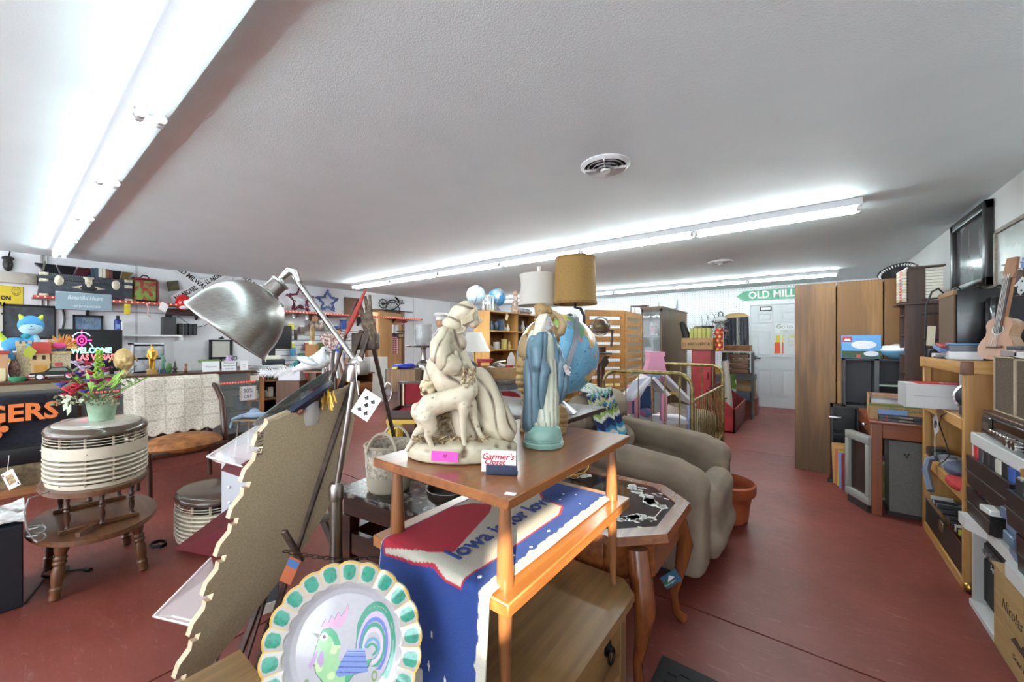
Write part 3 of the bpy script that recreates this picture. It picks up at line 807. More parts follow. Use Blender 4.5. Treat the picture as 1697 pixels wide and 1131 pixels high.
part('card',MB().box(-.034,.034,-.0006,.0006,-.047,.047,M=RY(33)),pl('#e6ecea',.5),tg,0)
part('ribbon',MB().tube([(-.036,0,.145),(-.034,0,.09),(-.026,0,.035)],.0018,6),WHITE,tg)
def club(M,s):
 mb=MB()
 for(a,b)in((0,.6),(-.55,-.15),(.55,-.15)):mb.prism(circ(.5*s,12,a*s,b*s),-.0012,-.0008,M,'xz')
 mb.prism([(-.12*s,-.1*s),(.12*s,-.1*s),(.3*s,-1.1*s),(-.3*s,-1.1*s)],-.0012,-.0008,M,'xz');return mb
for(a,b)in((-.012,.022),(.014,.022),(0,0),(-.012,-.024),(.014,-.024)):
 part('club_pip',club(RY(33)@T(a,0,b),.0075),INK,tg,0)
 # glass platter, jar and the tinsel bird behind the board
t=thing('glass_platter','smoky glass platter leaning on a dark blue rim behind the board','platter',at(497,668,1.45))
nv=Vector((-.45,.75,-.35)).normalized();x=nv.orthogonal().normalized();M=Matrix((x,nv.cross(x),nv)).transposed().to_4x4()
ta=(at(540,628,1.45)-at(432,722,1.45)).normalized();nv=(ta.cross(at(848,568,1)-Vector((0,0,1.3)))).normalized();nv=(nv+(Vector((0,0,1.3))-at(497,668,1.45)).normalized()*.16).normalized()
x=(ta-nv*ta.dot(nv)).normalized();M=Matrix((x,nv.cross(x),nv)).transposed().to_4x4()
if nv.z<0:pass
part('glass_disc',MB().lathe([(.0,.0),(.11,.004),(.150,.022),(.158,.03),(.154,.034),(.11,.012),(0,.008)],44,M=M,caps=False),glass('#5d6a68',.62,.1),t)
part('blue_rim',MB().lathe([(.10,-.02),(.132,-.004),(.134,.012),(.128,.012),(.10,-.008)],40,M=M@T(0,0,-.012),caps=False),pl('#27304a',.35),t)
part('dark_hub',MB().lathe([(.0,-.05),(.06,-.05),(.068,-.03),(.10,-.02),(.09,-.012),(0,-.01)],28,M=M@T(.01,0,-.01),caps=False),pl('#1b1f2e',.5),t)
solo('glass_jar','clear ribbed glass jar with a pale lid behind the board edge','jar',MB().lathe([(.03,0),(.034,.02),(.034,.075),(.026,.09),(.026,.1),(.028,.1),(.028,.112),(0,.114)],20),glass('#d9dad8',.5,.1),at(513,700,1.42),(R(8),R(12),0))
solo('candle_cup','dark pink glass cup beside the ribbed jar','cup',MB().lathe([(.02,0),(.026,.02),(.03,.06),(.028,.06),(.022,.01)],18),pl('#7d2c34',.15),at(525,668,1.5))
mb=MB()
for k in range(46):
 a=rnd.uniform(0,6.28);r_=rnd.uniform(.02,.05);p=Vector((r_*math.cos(a),r_*math.sin(a)*.4,rnd.uniform(-.02,.02)))
 mb.tube([p*.3,p*.8+Vector((0,0,.02)),p*1.2-Vector((0,0,rnd.uniform(0,.03)))],.0022,4)
solo('tinsel_bow','crumpled gold tinsel bow on the top edge of the board','bow',mb,GOLD,at(541,660,1.44))
solo('copper_ball','small copper coloured ball by the glass platter','ball',MB().sph((0,0,0),.014),pl('#a9745c',.3,.6),at(497,681,1.36))
t=thing('bird_ornament','pearly white bird ornament with a long feather tail','ornament',at(520,597,1.75),YAW)
me=sculpt(MB().sph((.022,0,-.006),(.052,.034,.034),18,12).sph((.035,0,.012),(.034,.027,.032)).sph((.050,0,.042),.021).limb([(-.01,0,-.014),(-.06,0,-.034),(-.09,0,-.044)],[.030,.018,.010],12).limb([(.066,0,.042),(.080,0,.038)],[.006,.002],8),.004,3)
link('body',me,mot('#c8cfd0','#edefee',40,.3,.2),t)
part('wing',MB().sph((-.01,-.030,-.006),(.05,.008,.018),14,8,RY(18)),pl('#b9c4c8',.3,.2),t)
part('eye',MB().sph((.062,-.018,.043),.003,8,6),BLACK,t)
mb=MB()
for k in range(420):
 s=rnd.random();c=Vector((-.08-.16*s,0,-.047-.012*s));a=rnd.uniform(0,6.28);l=rnd.uniform(.018,.042)*(1-.3*abs(s-.5))
 mb.tube([c,c+Vector((-l*.5,l*math.sin(a)*.8,l*math.cos(a)*.8))],[.0012,.0004],3,caps=False)
part('feather_tail',mb,pl('#f2f1f0',.9),t,stuff=True)
# statue of a kneeling girl with a young deer
def folds(k,amp,ax=(1,0,0),ph=0,z0=-9,z1=9):
 def f(co,n):
  if not z0<co.z<z1:return 0
  q=co.x*ax[0]+co.y*ax[1]+co.z*ax[2]
  w=vnoise(co.x*22,co.y*22,co.z*12)
  return amp*math.sin(k*q+5*w+ph)-amp*.4
 return f
def girl():
 c=onz(766,754,.98)
 t=thing('kneeling_statue','cream plaster statue of a seated robed girl feeding a young deer','statue',c,YAW)
 def L(cx,cy,y=0):return Vector(((650+cx/3.535-766)*.00172,y,(754-460-cy/3.535)*.00172))
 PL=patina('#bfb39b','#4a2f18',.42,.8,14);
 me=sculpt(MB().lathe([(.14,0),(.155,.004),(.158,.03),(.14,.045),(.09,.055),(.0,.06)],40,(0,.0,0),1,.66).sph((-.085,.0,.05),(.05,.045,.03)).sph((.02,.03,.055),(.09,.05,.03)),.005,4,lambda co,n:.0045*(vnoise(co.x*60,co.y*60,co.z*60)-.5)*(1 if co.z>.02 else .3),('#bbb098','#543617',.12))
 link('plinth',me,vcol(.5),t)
 mb=MB()
 for k in range(170):
  x,y=rnd.uniform(-.12,.07),rnd.uniform(-.075,.02)
  z=.052+.012*rnd.random()+max(0,.10*(1-abs(x+.03)/.06))*(y>-.03)*rnd.random()
  a=rnd.uniform(0,6.28);l=rnd.uniform(.008,.018)
  mb.sph((0,0,0),(l,.0035,.0022),6,4,T(x,y,z)@RZ(math.degrees(a))@RY(rnd.uniform(-50,30)))
 part('ground_leaves',mb,mot('#5e4023','#c9b48c',60,.6),t,stuff=True)
 me=sculpt(MB().sph(L(215,650,.01),(.030,.03,.034)).sph(L(250,800,.02),(.04,.035,.06)).sph(L(300,880,.02),(.05,.035,.05)),.005,3,lambda co,n:.010*(vnoise(co.x*130,co.y*130,co.z*130)-.6),('#cdbd98','#4a2f18',.38))
 link('rock_seat',me,vcol(.6),t)
 mb=MB()
 mb.limb([L(395,290,.0),L(350,330,.0),L(320,420,.0),L(310,500,.005),L(330,590,.01)],[.016,.032,.036,.036,.046],18)
 mb.sph(L(345,345,.0),(.034,.048,.03));mb.sph(L(385,390,-.005),(.026,.03,.03))
 mb.limb([L(290,470,.01),L(245,560,.01),L(215,620,.02)],[.032,.032,.022],14)
 mb.limb([L(330,600,.0),L(420,600,.0),L(510,605,.0)],[.046,.044,.036],16)
 mb.limb([L(520,600,.0),L(560,700,.0),L(600,800,.0),L(640,890,.005)],[.036,.040,.044,.046],16)
 mb.limb([L(430,640,.03),L(470,760,.03),L(500,900,.02)],[.04,.05,.055],16)
 mb.limb([L(560,860,-.01),L(650,905,-.02),L(690,925,-.02)],[.03,.018,.008],12)
 mb.limb([L(400,700,-.0),L(420,840,-.02),L(450,940,-.03)],[.035,.035,.03],14)
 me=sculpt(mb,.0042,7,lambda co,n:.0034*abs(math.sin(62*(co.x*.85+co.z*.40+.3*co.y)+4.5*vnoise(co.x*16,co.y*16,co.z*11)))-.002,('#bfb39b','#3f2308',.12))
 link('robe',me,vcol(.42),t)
 mb=MB()
 mb.limb([L(320,335,-.045),L(300,390,-.056),L(305,450,-.060),L(345,500,-.058)],[.022,.027,.029,.028],14)
 mb.limb([L(345,500,-.058),L(385,520,-.048),L(415,515,-.035)],[.028,.026,.017],14)
 me=sculpt(mb,.004,6,lambda co,n:.0026*abs(math.sin(85*(co.x-co.z*.5)+3*vnoise(co.x*30,co.y*30,co.z*20)))-.001,('#bfb39b','#3f2308',.12))
 link('sleeve',me,vcol(.42),t)
 a=L(262,435,.0);mb=MB()
 mb.limb([L(258,432,-.02),L(262,436,-.045),L(300,445,-.040),L(345,452,-.03)],.004,8)
 part('belt',mb,patina('#7d6242','#3a2513',.6),t)
 def hand(base,d,up,m,name,s=1.0):
  d=d.normalized();side=d.cross(up).normalized();mb=MB()
  mb.sph(base,(.010*s,.010*s,.007*s));mb.limb([base-d*.03*s,base],[.0085*s,.0085*s],10)
  for k,l in((-1.5,.013),(-.5,.016),(.5,.016),(1.5,.013)):
   p=base+d*.006*s+side*k*.0046*s
   mb.limb([p,p+d*l*.6*s,p+d*l*s-up*.006*s],[.0027*s,.0025*s,.0018*s],7)
  p=base+side*.008*s;mb.limb([p,p+side*.008*s+d*.006*s,p+side*.009*s+d*.013*s],[.003*s,.0027*s,.002*s],7)
  return link(name,sculpt(mb,.0016,2),m,t)
 hand(L(400,500,-.036),Vector((.3,.1,-.9)),Vector((-.3,-.9,0)),PL,'hand')
 hand(L(468,525,-.02),Vector((.7,-.1,-.3)),Vector((0,-.3,.9)),PL,'hand')
 part('forearm',MB().limb([L(400,440,.0),L(430,490,-.01),L(460,520,-.02)],[.017,.014,.010],12),PL,t)
 mb=MB()
 h=L(455,225,-.002)
 mb.sph(h,(.026,.024,.031),18,12,None)
 mb.sph(h+Vector((.010,0,-.020)),(.016,.017,.016))
 mb.limb([L(410,275),L(400,300)],[.016,.018],12)
 mb.limb([h+Vector((.024,0,-.004)),h+Vector((.031,0,-.015))],[.004,.0052],8)
 mb.sph(h+Vector((.0225,0,-.0245)),(.006,.008,.0035),10,6)
 for y in(-.010,.010):mb.sph(h+Vector((.0205,y,.000)),(.005,.007,.004),10,6)
 mb.sph(h+Vector((-.002,-.025,-.004)),(.006,.003,.008),10,6)
 me=sculpt(mb,.0022,3)
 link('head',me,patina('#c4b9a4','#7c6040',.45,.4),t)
 mb=MB()
 for k in range(26):
  a=k/26;p0=h+Vector((.018-.03*a,-.024+.004*(k%3),.016-.012*a));
  mb.limb([p0,p0+Vector((-.010,-.002,-.014)),p0+Vector((-.008,-.0,-.03))],[.0035,.0042,.003],6)
 part('hair',mb,patina('#bdb092','#5a3d20',.5,1),t)
 mb=MB()
 mb.sph(h+Vector((-.012,0,.012)),(.030,.031,.029),20,14)
 mb.limb([h+Vector((-.028,0,.008)),L(385,235),L(355,280),L(330,320,.0)],[.026,.026,.030,.022],16)
 me=sculpt(mb,.0034,4,lambda co,n:.0034*abs(math.sin(75*(co.x*.35+co.z*.95)+2*vnoise(co.x*20,co.y*20,co.z*20)))-.001 if co.x<h.x+.016 else .0,('#bfb39b','#3f2308',.12))
 link('headscarf',me,vcol(.42),t)
 mb=MB();mb.limb([L(395,330,-.03),L(425,320,-.028),L(432,300,-.02),L(415,285,-.02)],.004,8);part('collar',mb,PL,t)
 DY=-.062
 mb=MB()
 mb.limb([L(190,770,DY),L(250,730,DY),L(340,705,DY),L(420,680,DY),L(465,650,DY+.004)],[.022,.031,.0285,.030,.024],18)
 mb.limb([L(455,660,DY),L(478,610,DY+.01),L(470,570,DY+.02)],[.024,.017,.013],14)
 mb.sph(L(462,552,DY+.022),(.015,.012,.013));mb.limb([L(462,552,DY+.022),L(435,540,DY+.026)],[.011,.006],10)
 for y in(-.008,.008):mb.limb([L(472,545,DY+.022+y),L(492,530,DY+.024+2.4*y)],[.005,.002],8)
 for y,pts,rs in((-.014,[(235,790),(262,850),(240,890),(268,950),(300,995)],(.025,.018,.009,.0068,.007)),(.016,[(200,800),(205,860),(160,895),(140,940),(112,985)],(.024,.017,.009,.0065,.007)),(-.012,[(440,720),(435,800),(434,880),(444,950)],(.018,.0105,.0075,.007)),(.012,[(470,720),(490,810),(520,890),(556,940)],(.017,.010,.0072,.007))):
  mb.limb([L(a,b,DY+y)for a,b in pts],rs,12)
 mb.limb([L(170,740,DY),L(152,770,DY)],[.012,.006],10)
 me=sculpt(mb,.0032,9,lambda co,n:.0012*vnoise(co.x*120,co.y*120,co.z*120),('#c1b69f','#5e3f20',.02))
 link('deer',me,vcol(.42),t)
 mb=MB()
 for k in range(150):
  p=L(rnd.uniform(425,500),rnd.uniform(525,625),DY+rnd.uniform(-.022,.03));l=rnd.uniform(.004,.008)
  mb.sph((0,0,0),(l,.002,.002),6,4,T(*p)@RZ(rnd.uniform(0,360))@RY(rnd.uniform(-90,90)))
 part('fodder',mb,mot('#4e3318','#cbb891',90,.6),t,stuff=True)
 tk=solo('price_ticket','bright pink price ticket stuck on the kneeling statue plinth','ticket',MB().box(-.034,.034,-.0012,.0,-.013,.013),pl('#ee4fb5',.6),at(737,757,.988),(0,R(4),YAW))
 text('.00',.012,INK,tk,(0,-.0014,.001),depth=.0002)
girl()
# statue of a veiled woman in a blue cloak
def veiled():
 c=onz(900,738.7,.98)
 t=thing('veiled_statue','statue of a veiled woman in blue cloak and white gown on a green dome','statue',c,YAW)
 def L(cx,cy,y=0):return Vector(((760+cx/4.04-900)*.001875,y,(738.7-480-cy/4.04)*.001875))
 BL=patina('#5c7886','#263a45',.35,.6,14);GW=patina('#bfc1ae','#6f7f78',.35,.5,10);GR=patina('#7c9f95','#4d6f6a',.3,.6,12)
 part('plinth',MB().lathe([(.060,0),(.0645,.003),(.0645,.014),(.061,.018),(.062,.022),(.060,.026)],10),GR,t,20)
 me=sculpt(MB().lathe([(.058,.02),(.060,.03),(.055,.05),(.044,.066),(.028,.076),(0,.08)],30),.004,2,lambda co,n:.0016*math.sin(110*co.x)*math.sin(100*co.z+50*co.y))
 link('dome',me,GR,t)
 mb=MB().limb([L(585,880),L(600,700),L(600,560),L(590,440),L(580,340),L(585,290)],[.040,.031,.026,.026,.026,.012],18).sph(L(565,890,-.015),(.035,.028,.016))
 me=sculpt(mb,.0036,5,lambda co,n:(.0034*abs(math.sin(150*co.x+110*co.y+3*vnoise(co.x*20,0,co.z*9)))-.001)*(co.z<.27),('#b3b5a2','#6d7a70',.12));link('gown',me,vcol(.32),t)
 mb=MB()
 mb.limb([L(550,310,.012),L(525,360,.010),L(515,480,.006),L(508,640,.004),L(500,790,.004),L(495,905,.004)],[.018,.030,.034,.034,.034,.036],16)
 mb.limb([L(560,320,-.008),L(530,400,-.024),L(535,500,-.034),L(580,540,-.036)],[.02,.025,.023,.017],14)
 mb.limb([L(560,540,-.034),L(552,640,-.032),L(545,700,-.03),L(548,780,-.028)],[.020,.018,.014,.007],12)
 mb.limb([L(610,320,.015),L(640,420,.018),L(665,480,.012),L(700,495,.0)],[.018,.024,.022,.013],14)
 mb.limb([L(650,470,.02),L(680,560,.016),L(685,650,.016),L(660,730,.02),L(640,800,.02)],[.026,.030,.028,.022,.014],14)
 mb.limb([L(710,500,.008),L(722,580,.012),L(715,660,.014)],[.010,.012,.005],10)
 me=sculpt(mb,.0036,5,lambda co,n:.0040*abs(math.sin(105*(co.x+.35*co.y)+5*vnoise(co.x*16,co.y*16,co.z*6)))-.002,('#577280','#22333c',.12));link('cloak',me,vcol(.32),t)
 mb=MB();h=L(583,225)
 mb.sph(h,(.0195,.019,.025));mb.sph(h+Vector((.006,-.003,-.015)),(.012,.013,.012));mb.limb([h+Vector((-.002,0,-.02)),h+Vector((-.004,0,-.045))],[.0115,.014],12)
 f=Vector((.86,-.5,0))
 s=Vector((.5,.86,0))
 mb.limb([h+f*.018+Vector((0,0,.002)),h+f*.0245+Vector((0,0,-.007))],[.003,.004],8)
 for k in(-.0075,.0075):mb.sph(h+f*.0165+s*k+Vector((0,0,.003)),(.004,.004,.003),8,6)
 mb.sph(h+f*.0165+Vector((0,0,-.016)),(.004,.004,.0026),8,6)
 link('head',sculpt(mb,.0018,3),patina('#a9a6a6','#5d5a5c',.4,.4),t)
 mb=MB()
 mb.sph(h+Vector((-.004,.002,.006)),(.0235,.0235,.0245));mb.limb([h+Vector((-.010,.004,.0)),L(548,290,.006),L(515,360,.004),L(490,440,.004)],[.022,.021,.018,.010],14)
 mb.limb([L(500,300,.02),L(478,380,.02),L(466,500,.016)],[.014,.012,.005],12)
 me=sculpt(mb,.003,3,lambda co,n:(.0012*math.sin(280*(co.x-.4*co.z))-(.006 if(co-h).dot(f)>.011 and abs((co-h).z+.004)<.026 else 0)));link('veil',me,patina('#c8c5b3','#8b8570',.4,.4),t)
 b=L(712,520,-.01);d=Vector((.35,-.25,-.85)).normalized();sd=Vector((.8,.1,.3)).normalized();mb=MB()
 mb.sph(b,(.008,.006,.010));mb.limb([L(700,500,-.004),b],[.007,.0065],10)
 for k,l in((-1.5,.018),(-.5,.022),(.5,.021),(1.5,.016)):
  p=b+sd*k*.0042+d*.006;mb.limb([p,p+d*l*.6,p+d*l+Vector((.002,-.002,0))],[.0022,.002,.0014],7)
 mb.limb([b+sd*.006,b+sd*.013+d*.006,b+sd*.015+d*.013],[.0027,.0023,.0016],7)
 link('hand',sculpt(mb,.0014,2),patina('#a9a2a0','#5d5a5c',.4,.3),t)
veiled()
# brown statue of a leaning youth
def youth():
 c=onz(908,716,.98)
 t=thing('leaning_statue','tan plaster statue of a capped youth, one arm raised, behind the veiled woman','statue',c,YAW)
 def L(cx,cy,y=0):return Vector(((760+cx/4.04-908)*.00213,y,(716-480-cy/4.04)*.00213))
 TN=patina('#977a4f','#4e3519',.45,.8,12)
 part('plinth',MB().lathe([(.06,0),(.066,.004),(.066,.02),(.06,.026),(0,.028)],30),TN,t)
 me=sculpt(MB().lathe([(.03,.02),(.034,.05),(.03,.08),(.02,.10),(0,.105)],20,L(668,930,-.01)*1-Vector((0,0,L(668,930).z))),.004,2,lambda co,n:.0016*math.sin(300*co.z)+.0012*math.sin(200*co.x));link('basket',me,TN,t)
 mb=MB().limb([L(540,940),L(530,800),L(520,640),L(510,500),L(520,380),L(545,270),L(560,200)],[.05,.04,.042,.046,.05,.04,.018],16)
 mb.limb([L(470,330),L(440,400),L(420,500)],[.028,.024,.016],12).limb([L(610,270),L(620,330),L(600,420)],[.03,.032,.03],12)
 me=sculpt(mb,.0046,4,lambda co,n:.0036*abs(math.sin(75*(co.x*.8+co.z*.6)+4*vnoise(co.x*20,co.y*20,co.z*14)))-.001,('#93764b','#43290f',.12));link('tunic',me,vcol(.45),t)
 mb=MB()
 for(x,y,r)in((430,540,.026),(420,600,.024),(432,655,.020),(445,470,.018),(412,640,.012)):mb.sph(L(x,y,-.01),r)
 mb.limb([L(440,690),L(450,800),L(440,930)],[.012,.014,.02],12)
 me=sculpt(mb,.0042,3,lambda co,n:.0016*math.sin(260*co.z),('#a0834e','#4e3519',.1));link('gourds',me,vcol(.5),t)
 mb=MB().limb([L(640,290,.0),L(685,270,-.004),L(700,230,-.006),L(680,180,-.008),L(640,150,-.01)],[.019,.0175,.015,.0125,.010],14)
 b=L(632,150,-.012)
 mb.sph(b,(.013,.008,.011))
 for k in range(4):p=b+Vector((-.006-.003*(k%2),-.004,.008-.0055*k));mb.limb([p,p+Vector((-.012,-.004,-.002)),p+Vector((-.016,-.001,-.006))],[.0034,.0031,.0024],7)
 mb.limb([b+Vector((0,-.002,-.01)),b+Vector((-.008,-.008,-.018))],[.004,.003],7)
 link('arm',sculpt(mb,.0028,2),patina('#a88f68','#5b4021',.45,.4),t)
 h=L(575,170,.0);mb=MB().sph(h,(.027,.027,.034)).sph(h+Vector((.006,-.004,-.02)),(.018,.019,.018)).limb([h+Vector((-.004,0,-.03)),h+Vector((-.01,0,-.06))],[.018,.02],12)
 mb.limb([h+Vector((.018,-.018,.0)),h+Vector((.022,-.024,-.010))],[.004,.0055],8)
 link('head',sculpt(mb,.003,3),TN,t)
 mb=MB()
 for k in range(60):
  a=rnd.uniform(0,6.28);z=rnd.uniform(-.015,.022);p=h+Vector((.029*math.cos(a),.029*math.sin(a),z))
  if p.x>h.x+.012 and p.y<h.y-.010 and z<.012:continue
  mb.sph(p,rnd.uniform(.006,.009),8,6)
 part('curls',mb,TN,t)
 me=sculpt(MB().sph(h+Vector((-.004,.002,.022)),(.033,.033,.022)).sph(h+Vector((-.012,.006,.036)),(.026,.026,.014)),.004,2,lambda co,n:.001*math.sin(300*co.z));link('cap',me,TN,t)
youth()
# globes
LAND=[[(-17,15),(-5,35),(10,37),(32,31),(43,12),(51,11),(40,-5),(40,-15),(33,-27),(20,-35),(12,-18),(9,2),(-8,5)],[(-10,37),(-9,43),(0,49),(8,55),(5,60),(20,70),(40,67),(70,73),(105,77),(140,73),(180,68),(160,60),(155,52),(142,54),(130,42),(122,40),(121,30),(110,20),(105,10),(100,3),(95,17),(88,22),(80,8),(72,20),(60,25),(55,17),(43,13),(35,30),(27,37),(15,40),(5,43)],[(-168,66),(-140,70),(-95,72),(-80,73),(-60,50),(-70,43),(-81,26),(-97,26),(-87,15),(-80,8),(-105,20),(-120,35),(-125,48),(-150,60)],[(-80,8),(-60,10),(-35,-7),(-40,-22),(-58,-38),(-70,-54),(-75,-45),(-71,-18),(-81,-5)],[(114,-22),(130,-12),(142,-11),(153,-28),(146,-39),(130,-32),(115,-34)],[(-55,60),(-70,78),(-30,83),(-20,70),(-43,60)],[(95,5),(106,-6),(104,-1)],[(109,1),(117,7),(118,-3),(111,-3)],[(131,-1),(150,-6),(147,-9),(138,-7)],[(44,-16),(50,-15),(47,-25),(44,-22)],[(131,33),(141,41),(140,35)],[(120,18),(125,8),(121,10)]]
SEED=[(rnd.uniform(-170,180),rnd.uniform(-50,75),rnd.choice(['#d6c04a','#c9a15e','#8fae5a','#8d83b8','#c98a9a','#d9b46a','#6fa07a','#d8c86a']))for _ in range(110)]
def worldmap(sea,grid='#7fb0c8',land=None):
 def f(lo,la):
  lo2=lo+6*(vnoise(lo*.12,la*.12,3)-.5);la2=la+6*(vnoise(lo*.12,la*.12,8)-.5)
  if la<-72:return '#d9d4cf'
  for P in LAND:
   if inpoly(lo2,la2,P):
    if land:return land
    return min(SEED,key=lambda s:((s[0]-lo2)*math.cos(R(la)))**2+(s[1]-la2)**2)[2]
  if(lo%15<.8 or la%15<.7):return grid
  if vnoise(lo*.25,la*.5,2)>.86:return '#3f6f8f'
  return sea
 return f
def globe(name,label,loc,r,sea,lon,tilt,roll,rz=YAW,n=(200,110),land=None,group=None,arm='#8f9299',foot=True,fh=.283,footr=.095,grid='#7fb0c8'):
 t=thing(name,label,'globe',loc,rz,group)
 wm=worldmap(sea,grid,land)
 cz=fh
 M=T(0,0,cz)@RX(tilt)@RY(roll)
 mb=MB().grid(lambda a,b:M@Vector((r*math.sin(R((a*360-180)-lon))*math.cos(R(b*180-90)),-r*math.cos(R((a*360-180)-lon))*math.cos(R(b*180-90)),r*math.sin(R(b*180-90)))),n[0],n[1],lambda a,b:wm(a*360-180,b*180-90))
 part('ball',mb,vcol(.28),t,80)
 pts=[M@Vector((0+(r*1.06)*math.cos(R(a))*.25,-(r*1.06)*math.cos(R(a))*.97,r*1.06*math.sin(R(a))))for a in range(-90,91,9)]
 pl_=MB();w=M.to_3x3()@Vector((.97,.25,0))*r*.06;vs=[]
 for p in pts:
  o=(p-Vector((0,0,cz))).normalized()*r*.02;vs+=[p-w,p+w,p+w+o,p-w+o]
 fs=[]
 for i in range(len(pts)-1):
  for j in range(4):fs.append((i*4+j,i*4+(j+1)%4,i*4+4+(j+1)%4,i*4+4+j))
 pl_.add(vs,fs+[(0,1,2,3),(len(vs)-4,len(vs)-3,len(vs)-2,len(vs)-1)])
 part('meridian_arm',pl_,pl(arm,.35,.6),t)
 part('pivot',MB().sph(pts[-1],r*.05,12,8).sph(pts[0],r*.05,12,8),pl(arm,.35,.6),t)
 if foot:
  part('foot',MB().lathe([(footr,0),(footr,.004),(footr*.9,.012),(footr*.45,.045),(footr*.22,max(.06,cz-r*1.1)),(0,max(.062,cz-r*1.09))],36),pl('#a8acb0',.3,.7),t)
 return t
gl=at(924,588,1.91)
globe('globe','big light blue globe on a silver cone foot, behind the statues',(gl.x,gl.y,.957),.2,'#6ba6c6',58,-20,16,fh=gl.z-.957,n=(300,160))
t=thing('pedestal_table','dark stained table with square top under the big globe','table',(-1.19,1.70,0))
part('tabletop',MB().box(-.40,.345,-.25,.25,.932,.957,.006),wood('#241612','#3c2820','y',.35),t)
part('pedestal',MB().lathe([(.05,.06),(.045,.1),(.03,.3),(.04,.5),(.028,.7),(.05,.86),(.07,.90),(.12,.932)],24,(-.2,0,0)),DKWOOD,t)
part('neck_block',MB().box(-.29,.12,-.09,.09,.86,.932,.004),DKWOOD,t)
for a in(45,135,225,315):
 part('foot',MB().tube([(0,0,.14),(.12,0,.13),(.24,0,.03),(.27,0,.018)],[.03,.026,.02,.016],10).xf(T(-.2,0,0)@RZ(a)),DKWOOD,t)
 # counter side of the shop (left wall)
def wl(u,v,off=.0):return onx(u,v,XL+off)
DW=wood('#2a1710','#4d2c1c','z',.3);MW=wood('#4a2d1b','#6d4529','x',.35);MWZ=wood('#4a2d1b','#6d4529','z',.35)
BEI=pl('#c3b9a4',.4);BEID=pl('#a89d88',.45)
# oval two-tier table
def oval(a,b,n=48):return[(a*math.cos(2*math.pi*i/n),b*math.sin(2*math.pi*i/n))for i in range(n)]
t=thing('tiered_table','dark turned-leg oval two-tier table under the large oval fan','table',(-3.24,.32,0))
def otop(a,b,z,h=.026):return MB().prism(oval(a*.985,b*.98),z-h,z-h*.7).prism(oval(a,b),z-h*.7,z-h*.2).prism(oval(a*.99,b*.985),z-h*.2,z)
part('lower_top',otop(.40,.255,.315),MW,t,50);part('upper_top',otop(.345,.215,.535),MW,t,50)
TURN=[(.016,0),(.024,.012),(.021,.04),(.025,.06),(.019,.07),(.024,.10),(.026,.14),(.020,.17),(.026,.18),(.026,.188),(.021,.195),(.026,.203),(.026,.211),(.020,.22),(.028,.25),(.030,.29)]
for sx in(-1,1):
 for sy in(-1,1):
  M=T(sx*.235,sy*.165,0)@Matrix.Rotation(sy*.10,4,'X')@Matrix.Rotation(-sx*.04,4,'Y')@T(0,0,0)
  part('leg',MB().lathe(TURN,16,M=M),MWZ,t)
SP=[(.010,0),(.013,.008),(.008,.02),(.012,.04),(.014,.06),(.009,.085),(.013,.095),(.013,.10),(.009,.105),(.013,.112),(.013,.118),(.008,.13),(.012,.16),(.011,.18),(.008,.19)]
for sx in(-1,1):
 part('spindle_rail',MB().box(sx*.20-.022,sx*.20+.022,-.15,.15,.315,.338,.003),MW,t)
 part('spindle_rail',MB().prism([(sx*.20,-.02),(sx*.20+.10*sx,-.1),(sx*.20+.12*sx,-.085),(sx*.20,.02)],.315,.338),MW,t)
 for y in(-.12,.12,0):
  part('spindle',MB().lathe(SP,12,(sx*.20+(0 if y else sx*.05),y,.33)),DW,t)
